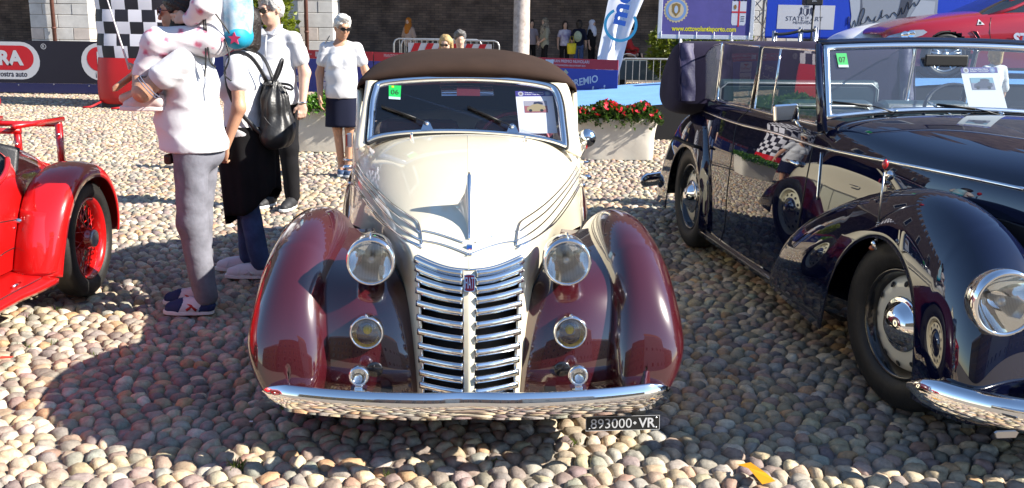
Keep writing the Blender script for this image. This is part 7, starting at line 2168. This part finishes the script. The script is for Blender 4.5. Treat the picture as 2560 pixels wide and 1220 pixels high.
# beard and belt
S = Sdf(.015); S.ell(mh(0, .048, -.088), (.052, .05, .042)); S.ell(mh(.05, .0, -.05), (.022, .045, .05)); S.ell(mh(-.05, .0, -.05), (.022, .045, .05)); S.sub(mh(0, .10, -.050), (.03, .03, .014)); S.sub(mh(0, .06, .02), (.06, .07, .055))
sobj('beard', S, .006, HAIR_DARK, man, wrinkle(.003, (90, 80, 90)))
a = np.linspace(0, 2 * math.pi, 40, endpoint=False)
tube('belt', [(.168 * math.cos(t), .012 + .128 * math.sin(t), .905) for t in a], .016, mat('brown_leather', (.06, .02, .012), .5), man, 8, closed=True, sq=1.2)
box('pouch', (.08, -.122, .835), (.155, -.080, .888), mat('pouch_brown', (.05, .015, .01), .45), man, bevel=.012)
lw = Vector((.115, -.245, 1.345)) * KM
tube('watch_strap', [lw + Vector((.018, .012, -.016)) + Vector((.012 * math.cos(t), .030 * math.cos(t), .030 * math.sin(t))) for t in np.linspace(0, 2 * math.pi, 20, endpoint=False)], .008, M['black'], man, 6, closed=True)
# sleeve and collar trims of the polo
Lsh, Lel = Vector((.168 * 1.072, .008, 1.395)) * KM, Vector((.225, -.185, 1.235)) * KM
dv = (Lel - Lsh).normalized(); x_, y_, z_ = basis(dv); en = Lsh + dv * .215
for o in (0, .014): tube('sleeve_trim', [en - dv * o + (x_ * math.cos(t) + y_ * math.sin(t)) * .0665 for t in a], .003, flat('trim_grey', 120, 125, 150), man, 5, closed=True)

# child on the shoulders
CZ = 1.415
ch = thing('person', 'child in floral outfit riding on the bearded man\'s shoulders', 'person', man_loc + Vector((0, 0, CZ)), R(-90))
S = Sdf(.02)
S.ell((0, .15, .22), (.100, .080, .18)); S.ell((0, .13, .07), (.110, .09, .09))
cp_ = head(S, Vector((0, .07, .60)), (0, -1, -.1), (0, 0, 1), .92); S.cone((0, .12, .38), (0, .09, .50), .04, .038)
for sd in (1, -1):
    S.chain([(.075 * sd, .11, .06), (.135 * sd, -.125, .05)], [.058, .046]); S.chain([(.135 * sd, -.125, .05), (.135 * sd, -.225, -.21)], [.044, .034]); S.cone((.135 * sd, -.225, -.21), (.14 * sd, -.31, -.24), .032, .026)
    S.chain([(.10 * sd, .15, .36), (.150 * sd, .12, .22), (.105 * sd, .03, .165)], [.038, .032, .024]); hand(S, (.105 * sd, .03, .165), (-.3 * sd, -.95, .1), (-.8 * sd, 0, -.3), (0, -.2, .95), .2, .7)
sobj('body', S, .009, SK_PALE, ch)
S = Sdf(.03); S.ell((0, .15, .24), (.118, .098, .20)); S.ell((0, .14, .10), (.125, .105, .10))
S.clip((0, 0, .44), (0, 0, 1))
sobj('top', S, .009, mat('child_top', (.70, .68, .70), .85, noise=(8, .12)), ch, wrinkle(.006, (16, 14, 20)))
for sd in (1, -1):
    S = Sdf(.03); S.chain([(.10 * sd, .16, .37), (.155 * sd, .13, .23), (.115 * sd, .055, .17)], [.058, .055, .042]); sobj('sleeve', S, .008, CL_FLORAL, ch, wrinkle(.005, (22, 20, 26)))
    S = Sdf(.03); S.ell((.06 * sd, .13, .06), (.085, .10, .085)); S.chain([(.08 * sd, .11, .06), (.136 * sd, -.12, .05), (.135 * sd, -.20, -.11)], [.080, .070, .058]); S.clip((0, -.2, -.13), (0, 0, -1))
    sobj('trouser_leg', S, .008, CL_FLORAL, ch, wrinkle(.005, (18, 16, 22), sd))
    shoe(ch, (.135 * sd, -.10, -.30), (.150 * sd, -.325, -.30), mat('child_shoe', (.62, .50, .47), .6), mat('pale_sole', (.70, .60, .58), .7), .040, .075)
hair_long(ch, cp_, HAIR_DARK, .92)
# child's blue rucksack hanging behind
cb = thing('child_rucksack', 'small blue and white rucksack with a pink star on the child\'s back', 'rucksack', man_loc + Vector((0, .0, CZ + .02)) + Vector((.02, 0, 0)), R(-90))
cyan = flat('rucksack_cyan', 30, 175, 215); 
S = Sdf(.02); S.cone((-.04, .235, .08), (-.03, .225, .40), .062, .062, .04); S.cone((.04, .235, .08), (.03, .225, .40), .062, .062, .04); S.ell((0, .245, .2), (.10, .075, .2)); sobj('bag', S, .009, mat('rucksack_print', (.62, .70, .76), .5, noise=(9, .5, (.10, .38, .55))), cb)
S = Sdf(.03); S.cone((-.045, .238, .065), (.045, .238, .065), .068, .068); S.clip((0, .2, .085), (0, -.35, 1)); sobj('cyan_base', S, .008, cyan, cb)
S = Sdf(.015); S.ell((.0, .185, .24), (.088, .05, .20)); sobj('dark_back', S, .009, CL_BLACK, cb)
sp_ = []
for i in range(10):
    r_ = .034 if i % 2 == 0 else .015; t = i * math.pi / 5 + .3; sp_.append(Vector((.106, .250 + r_ * math.cos(t), .052 + r_ * math.sin(t))))
MB().prism(sp_, (0, 0, 0), (.012, 0, 0)).build('star', flat('star_pink', 215, 60, 110), cb)
for k_, pts in enumerate(([(.135, .03, .36), (.14, .12, .24), (.12, .20, .12), (.10, .235, .06)], [(.138, .10, .245), (.142, .105, .12), (.15, .11, -.02), (.155, .10, -.14)], [(.14, .11, .20), (.146, .12, .05), (.152, .13, -.06), (.158, .16, -.09)], [(.12, .20, .05), (.14, .225, -.05), (.15, .20, -.12), (.152, .235, -.16)])):
    tube('cord', path_spl(pts, 16), .0045, M['black'], cb, 6)
# balloon string from his wrist
stp_ = man.matrix_world
hand_w = Matrix.Translation(man_loc) @ Matrix.Rotation(R(-90), 4, 'Z') @ (lw + Vector((0, -.04, 0)))
bs = thing('balloon_string', 'taut white balloon ribbon rising from the bearded man\'s wrist', 'string', hand_w)
e0 = at_y(262, -20, hand_w.y); e1 = at_y(200, -160, hand_w.y)
tube('ribbon', [Vector((0, 0, 0)), (e0 - hand_w) * .5, e0 - hand_w, e1 - hand_w], [.006, .0045, .003, .003], CL_WHITE, bs, 6)

# woman with rucksack
wp_ = at_z(626, 690, 0)
wl = Vector((wp_.x, wp_.y + .05, 0))
wom, wh = person('woman in white top, long black cardigan skirt and jeans standing behind the bearded man', wl, R(-92), 1.66, arms={'L': ((.215, .03, 1.13), (.225, -.065, .885)), 'R': ((-.21, .02, 1.13), (-.2, -.12, .92))}, hands={'L': {'d': (0, -.35, -.95), 'n': (-1, .2, 0), 's': (0, -1, .3), 'curl': 1.0}},
    sk=SK_TAN, shirt=CL_WHITE, sleeve=.17, hem=.93, trousers=CL_JEANS, feet=((.085, .05), (-.085, -.08)), hair=HAIR_DARK, hairfn=hair_bob, shoes=(mat('sneaker_white', (.62, .63, .66), .7), SOLE_W, .043, .08, 'shoe', (flat('lace_dark', 60, 60, 70), mat('sneaker_side', (.6, .61, .64), .7), mat('sneaker_toe', (.62, .62, .65), .7))), res=.0075, build_=.98, bust=.9)
k = 1.66 / 1.75; rows = []
for t in np.linspace(0, 1, 22):
    a = np.linspace(0, 2 * math.pi, 64, endpoint=False)
    zb = .43 - .085 * np.sin(a) * -1 - .03 * np.sin(3 * a + 1); zb = .44 + .10 * np.sin(a) - .03 * np.sin(3 * a + 1); z = 1.0 * k + (zb - 1.0 * k) * t; w_ = .160 + .035 * min(1, t * 2.5) - .02 * t
    fold = 1 + .06 * t * np.sin(a * 7 + t * 1.2) + .035 * t * np.sin(a * 15 + 1)
    rows.append(np.stack([np.cos(a) * w_ * fold, np.sin(a) * w_ * .98 * fold + .02 * t, z], 1))
grid('cardigan_skirt', np.array(rows), CL_BLACK, wom, cv=True, thick=.006)
tube('bracelet', [Vector((.214, -.058, .855)) + Vector((.028 * math.cos(t), .028 * math.sin(t), .006 * math.sin(t))) for t in np.linspace(0, 6.28, 20, endpoint=False)], .005, flat('bead_red', 170, 90, 90), wom, 6, closed=True)
rs = thing('rucksack', 'black leather drawstring rucksack on the woman\'s back', 'rucksack', wl, R(-92))
S = Sdf(.03); S.ell((.03, .20, 1.02), (.125, .085, .17)); S.cone((-.06, .205, .89), (.12, .205, .89), .082, .082); S.ell((.03, .21, .93), (.150, .098, .12)); S.cone((.03, .185, 1.12), (.03, .18, 1.20), .070, .045); S.clip((0, 0, .815), (0, 0, -1)); S.clip((0, 0, 1.225), (0, 0, 1))
sobj('bag', S, .008, mat('soft_black_leather', (.014, .014, .015), .42, bump=(40, .3)), rs, lambda X, Y, Z: .009 * np.sin(9 * np.arctan2(Y - .21, X - .03)) * np.clip((Z - .88) / .2, .15, 1) + .004 * np.sin(31 * Z + 12 * X))
tube('strap', path_spl([(.10, .17, 1.22), (.12, .09, 1.36), (.12, -.01, 1.385), (.13, -.06, 1.30), (.155, -.02, 1.10), (.15, .12, .93), (.13, .20, .84)], 30), .013, M['leather_black'], rs, 8, sq=.4)
tube('strap', path_spl([(-.04, .17, 1.22), (-.10, .09, 1.36), (-.12, -.01, 1.385), (-.13, -.06, 1.30), (-.155, -.02, 1.10), (-.12, .12, .93), (-.1, .20, .84)], 30), .013, M['leather_black'], rs, 8, sq=.4)
tube('grab_loop', path_spl([(.05, .19, 1.21), (.06, .23, 1.30), (.03, .25, 1.35), (.0, .23, 1.29), (.01, .19, 1.21)], 20), .009, M['leather_black'], rs, 8)
tube('drawcord', path_spl([(.09, .27, 1.19), (.03, .30, 1.17), (-.03, .28, 1.19), (-.05, .2, 1.2), (.03, .13, 1.2), (.09, .2, 1.2)], 24), .008, M['leather_black'], rs, 6)
tube('flap_seam', path_spl([(.165, .16, 1.02), (.172, .20, .97), (.165, .25, .93)], 12), .004, M['leather_black'], rs, 6)

# grey haired man and elderly woman
gp = at_z(706, 520, 0)
gm, gh = person('grey haired man in sunglasses, white polo and black trousers', (gp.x - .03, gp.y + .05, 0), R(-14), 1.78, arms={'L': ((.25, .03, 1.13), (.262, -.05, .885)), 'R': ((-.25, .03, 1.13), (-.25, -.03, .89))}, hands={'L': {'n': (-.5, .8, 0), 's': (-.7, -.7, 0), 'curl': .5}}, sk=SK_PALE, shirt=CL_WHITE, sleeve=.22, hem=.87, trousers=CL_BLACK, feet=((.11, -.02), (-.11, .04)), hair=HAIR_GREY, hairfn=hair_short, headdir=(-.35, -1, -.22), headoff=(-.01, -.02, -.01), shoes=(mat('shoe_black', (.02, .02, .022), .6), SOLE_W), res=.009, build_=1.14, belly=.03, shade=True)
k = 1.78 / 1.75
for sd in (1, -1):
    mobj('collar', [(0.005 * sd, -.105 * k, 1.44 * k), (.075 * sd * k, -.07 * k, 1.50 * k), (.085 * sd * k, .0, 1.515 * k), (.095 * sd * k, -.045 * k, 1.46 * k), (.055 * sd * k, -.118 * k, 1.425 * k)], [(0, 1, 2, 3, 4)], CL_WHITE, gm, False)
tube('placket', [(0, -.125, 1.45), (0, -.150, 1.36), (0, -.155, 1.28)], .006, CL_WHITE, gm, 6)
w_ = Vector((.262, -.05, .885)) * k
tube('watch', [w_ + Vector((.031 * math.cos(t), .031 * math.sin(t), .006 + .005 * math.cos(t))) for t in np.linspace(0, 6.28, 24, endpoint=False)], .010, M['steel'], gm, 6, closed=True)
lp_ = at_z(862, 440, 0)
lad, lh = person('elderly woman with white hair, white T-shirt and dark blue skirt', (lp_.x - .02, lp_.y + .06, 0), R(10), 1.63, arms={'R': ((-.235, .03, 1.12), (-.235, -.06, .87)), 'L': ((.265, .0, 1.14), (.33, -.02, .90))}, sk=SK_TAN, shirt=CL_WHITE, sleeve=.19, hem=.86, skirt=(CL_NAVY, 1.0, .545, .172, .185), feet=((.05, -.02), (-.02, .04)), hair=HAIR_WHITE, hairfn=hair_short, headdir=(.38, -1, -.3), headoff=(.02, -.03, -.02), shoes=(mat('sandal', (.04, .07, .14), .6), SOLE_W, .042, .05), res=.0095, build_=1.07, belly=.02, bust=1.0, shade=True, neckline=.06)
tube('bracelet', [Vector((-.219, -.056, .80)) + Vector((.03 * math.cos(t), .03 * math.sin(t), .004 * math.cos(t))) for t in np.linspace(0, 6.28, 20, endpoint=False)], .005, mat('gold', (.8, .5, .15), .25, metal=1), lad, 6, closed=True)
hb_ = thing('handbag', 'cream shoulder bag at the elderly woman\'s side', 'handbag', lad.location, R(10))
box('bag', (-.235, -.02, .80), (-.205, .16, 1.02), mat('cream_leather', (.55, .48, .38), .5), hb_, bevel=.014)
tube('strap', path_spl([(-.21, .02, 1.02), (-.19, .0, 1.25), (-.13, -.03, 1.395), (-.12, .04, 1.40), (-.19, .11, 1.25), (-.21, .12, 1.02)], 24), .008, mat('cream_strap', (.5, .42, .32), .5), hb_, 6, sq=.5)

# couple beyond the soft top
c1 = at_y(1113, 100, 12.4)
person('blonde person in dark clothes just beyond the brown soft top', (c1.x, 12.4, 0), R(35), 1.40, sk=SK_PALE, shirt=CL_NAVY, trousers=CL_JEANS, hair=HAIR_BLONDE, hairfn=hair_bob, shoes=(CL_BLACK, SOLE_W), res=.013, headdir=(-.6, -.6, -.3), shade=True, detail=False)
c2 = at_y(1150, 95, 12.9)
person('grey haired person bending beside the blonde one beyond the soft top', (c2.x, 12.9, 0), R(-10), 1.45, sk=SK_PALE, shirt=CL_WHITE, trousers=CL_BLACK, hair=mat('dark_grey_hair', (.16, .15, .14), .5, noise=(60, .5)), hairfn=hair_short, shoes=(CL_BLACK, SOLE_W), res=.013, headdir=(.3, -.9, -.35), detail=False)

# visitors under the portico
FLOOR = .12
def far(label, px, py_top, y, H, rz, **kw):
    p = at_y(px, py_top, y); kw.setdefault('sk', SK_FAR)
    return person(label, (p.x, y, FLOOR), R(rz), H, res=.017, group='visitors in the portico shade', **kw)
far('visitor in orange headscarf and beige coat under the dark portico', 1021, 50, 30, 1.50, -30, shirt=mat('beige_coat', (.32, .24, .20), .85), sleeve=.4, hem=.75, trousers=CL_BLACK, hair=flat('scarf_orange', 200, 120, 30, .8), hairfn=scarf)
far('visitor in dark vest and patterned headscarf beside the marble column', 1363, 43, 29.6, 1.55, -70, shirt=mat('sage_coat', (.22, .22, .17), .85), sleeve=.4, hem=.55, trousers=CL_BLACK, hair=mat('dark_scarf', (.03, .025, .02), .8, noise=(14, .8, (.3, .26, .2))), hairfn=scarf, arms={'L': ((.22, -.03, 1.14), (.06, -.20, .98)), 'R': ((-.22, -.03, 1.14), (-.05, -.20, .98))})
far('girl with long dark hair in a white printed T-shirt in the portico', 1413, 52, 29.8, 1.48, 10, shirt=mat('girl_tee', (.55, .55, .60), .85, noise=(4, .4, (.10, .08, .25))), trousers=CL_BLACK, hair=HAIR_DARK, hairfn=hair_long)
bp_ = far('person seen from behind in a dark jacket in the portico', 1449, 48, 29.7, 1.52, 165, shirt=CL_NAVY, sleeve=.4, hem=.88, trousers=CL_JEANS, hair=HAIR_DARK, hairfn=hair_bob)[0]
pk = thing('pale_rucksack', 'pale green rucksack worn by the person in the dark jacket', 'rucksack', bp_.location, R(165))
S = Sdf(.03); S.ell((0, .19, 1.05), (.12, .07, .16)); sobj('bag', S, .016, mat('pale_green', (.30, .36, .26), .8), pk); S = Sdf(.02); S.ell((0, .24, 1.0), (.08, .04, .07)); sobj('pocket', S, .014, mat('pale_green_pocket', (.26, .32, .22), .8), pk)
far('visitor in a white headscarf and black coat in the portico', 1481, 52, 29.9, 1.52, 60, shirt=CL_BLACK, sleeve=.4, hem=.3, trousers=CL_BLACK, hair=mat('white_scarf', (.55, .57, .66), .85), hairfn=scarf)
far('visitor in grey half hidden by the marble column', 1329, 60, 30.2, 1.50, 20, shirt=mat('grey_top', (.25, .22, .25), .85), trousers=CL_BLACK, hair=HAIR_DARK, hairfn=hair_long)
yb_ = at_y(1429, 120, 29.3)
e = thing('carrier_bag', 'bright yellow carrier bag hanging beside the person with the pale rucksack', 'bag', (yb_.x, 29.3, 0))
zc = yb_.z
P = net([[(-.10, .02, zc - .17), (0, -.03, zc - .17), (.10, .02, zc - .17)], [(-.12, .02, zc), (0, -.06, zc), (.12, .02, zc)], [(-.12, .02, zc + .14), (0, -.03, zc + .13), (.12, .02, zc + .14)]], 8, 8); grid('front', P, flat('bag_yellow', 235, 215, 20, .5), e, thick=.02)
tube('handle', [(-.08, 0, zc + .13), (-.03, 0, zc + .34), (.03, 0, zc + .34), (.08, 0, zc + .13)], .008, flat('bag_yellow_h', 225, 205, 20), e, 5)
# wheelchair and its user
wy = 29.0; wq_ = at_y(1576, 118, wy)
wc_ = thing('wheelchair', 'dark wheelchair with pale wheel rims under the portico', 'wheelchair', (wq_.x, wy, FLOOR))
for s in (-.27, .27): tube('wheel', [(.30 * math.cos(t) - .08, s, .30 + .30 * math.sin(t)) for t in np.linspace(0, 6.28, 30, endpoint=False)], .014, M['galv'], wc_, 6, closed=True)
for s in (-.22, .22):
    tube('caster', [(.075 * math.cos(t) + .36, s, .08 + .075 * math.sin(t)) for t in np.linspace(0, 6.28, 16, endpoint=False)], .014, M['rubber'], wc_, 6, closed=True)
    tube('side_frame', [(-.22, s, .95), (-.18, s, .48), (.25, s, .48), (.36, s, .16)], .014, M['black'], wc_, 6); tube('arm_rest', [(-.2, s, .70), (.16, s, .70), (.18, s, .48)], .014, M['black'], wc_, 6)
box('seat', (-.20, -.22, .45), (.24, .22, .49), M['black'], wc_); box('backrest', (-.24, -.22, .48), (-.20, .22, .92), M['black'], wc_)
st_ = thing('person', 'seated person in a red coat and dark cap in the wheelchair', 'person', (wq_.x, wy, FLOOR), 0)
S = Sdf(.03); head(S, Vector((-.02, 0, 1.22)), (1, -.25, -.2), (0, 0, 1), .95); S.cone((-.06, 0, 1.0), (-.03, 0, 1.14), .05, .05); S.ell((-.08, 0, .80), (.11, .15, .24))
for s in (-.1, .1): S.chain([(-.06, s, .56), (.30, s, .56), (.36, s, .16)], [.07, .055, .04]); S.cone((.36, s, .14), (.46, s, .10), .04, .03); S.chain([(-.08, s * 1.9, .98), (.04, s * 2.1, .76), (.22, s * .8, .72)], [.05, .04, .03])
sobj('body', S, .016, SK_FAR, st_)
S = Sdf(.04); S.ell((-.08, 0, .82), (.14, .19, .26)); S.ell((.05, 0, .60), (.24, .18, .09))
for s in (-.1, .1): S.chain([(-.08, s * 1.9, 1.0), (.04, s * 2.1, .76), (.20, s * .9, .72)], [.07, .06, .05])
sobj('coat', S, .016, flat('coat_red', 175, 30, 35, .8), st_, wrinkle(.008)); S = Sdf(.02); S.ell((-.03, 0, 1.30), (.105, .09, .07)); S.ell((-.09, 0, 1.23), (.05, .085, .08)); sobj('cap', S, .014, CL_BLACK, st_)
S = Sdf(.02)
for s in (-.1, .1): S.chain([(.26, s, .56), (.36, s, .18)], [.07, .055])
sobj('trousers', S, .014, CL_BLACK, st_)
# two people beyond the blue tourer
b1 = at_y(2492, 100, 11.6)
person('blonde person in a white jacket beyond the tourer windscreen, before the stage', (b1.x, 11.6, 0), R(200), 1.41, sk=SK_PALE, shirt=CL_WHITE, sleeve=.4, trousers=CL_BLACK, hair=HAIR_BLONDE, hairfn=hair_bob, shoes=(CL_BLACK, SOLE_W), res=.013)
b2_ = at_y(1975, 212, 8.6)
person('small child with long blonde hair beyond the tourer, seen through its door windows', (b2_.x, 8.6, 0), R(70), 1.13, sk=SK_PALE, shirt=mat('child_blue', (.25, .33, .5), .85), trousers=CL_JEANS, hair=HAIR_BLONDE, hairfn=hair_long, shoes=(CL_WHITE, SOLE_W), res=.010)
# ------------------------------------------------------------------ litter, weeds and grass
def scrap(name, label, px, py, pts, m_, z=.012):
    p = at_z(px, py, 0); e = mobj(name, [(p.x + a, p.y + b, z + c) for a, b, c in pts], [tuple(range(len(pts)))] if len(pts) < 5 else [(0, 1, 2, 5), (5, 2, 3, 4)], m_, None, False)
    tag(e, label, 'litter'); md = e.modifiers.new('solid', 'SOLIDIFY'); md.thickness = .0008
scrap('paper_scrap', 'crumpled orange paper scrap on the sunlit cobbles', 1890, 1198, [(-.055, .065, .012), (-.005, .07, .02), (.035, .0, .012), (.05, -.07, .016), (.0, -.085, .010), (-.03, .0, .03)], flat('orange_paper', 245, 170, 10))
scrap('paper_scrap', 'small red paper scrap on the cobbles by the red roadster', 10, 906, [(-.03, -.015, .01), (.04, -.01, .014), (.045, .012, .016), (-.02, .02, .012)], flat('red_paper', 225, 90, 70))
scrap('paper_scrap', 'tiny white paper scrap on shaded cobbles before the maroon fender', 628, 1072, [(-.006, -.005, .02), (.008, -.005, .02), (.007, .006, .02), (-.006, .006, .02)], M['paper'])
gr = leaf_mat('weed_green', (.12, .17, .03), (.08, .10, .02))
V, F = [], []
rg = random.Random(5)
for px, py, n, s in ((590, 1162, 60, .03), (140, 850, 12, .02), (70, 785, 14, .02), (1440, 1098, 14, .018), (1430, 300, 0, .02), (480, 560, 10, .02), (60, 858, 12, .018), (140, 770, 12, .02), (230, 880, 8, .016), (975, 1178, 10, .02), (1240, 1140, 8, .018), (890, 330, 8, .02), (350, 600, 10, .02)):
    p = at_z(px, py, 0)
    for _ in range(n):
        b = Vector((p.x + rg.gauss(0, s * .7), p.y + rg.gauss(0, s * .6), -.02)); d = Vector((rg.uniform(-.7, .7), rg.uniform(-.7, .7), 1)).normalized() * s * rg.uniform(.9, 2.0); w = d.cross(Vector((rg.random(), rg.random(), .2))).normalized() * .0025
        k = len(V); V += [b - w, b + w, b + d * .6 + w * .8, b + d, b + d * .6 - w * .8]; F.append((k, k + 1, k + 2, k + 3, k + 4))
wd_ = mobj('weeds', [tuple(v) for v in V], F, gr, None, False); tag(wd_, 'thin green weeds growing in the cobble joints', 'weeds', None, 'stuff')
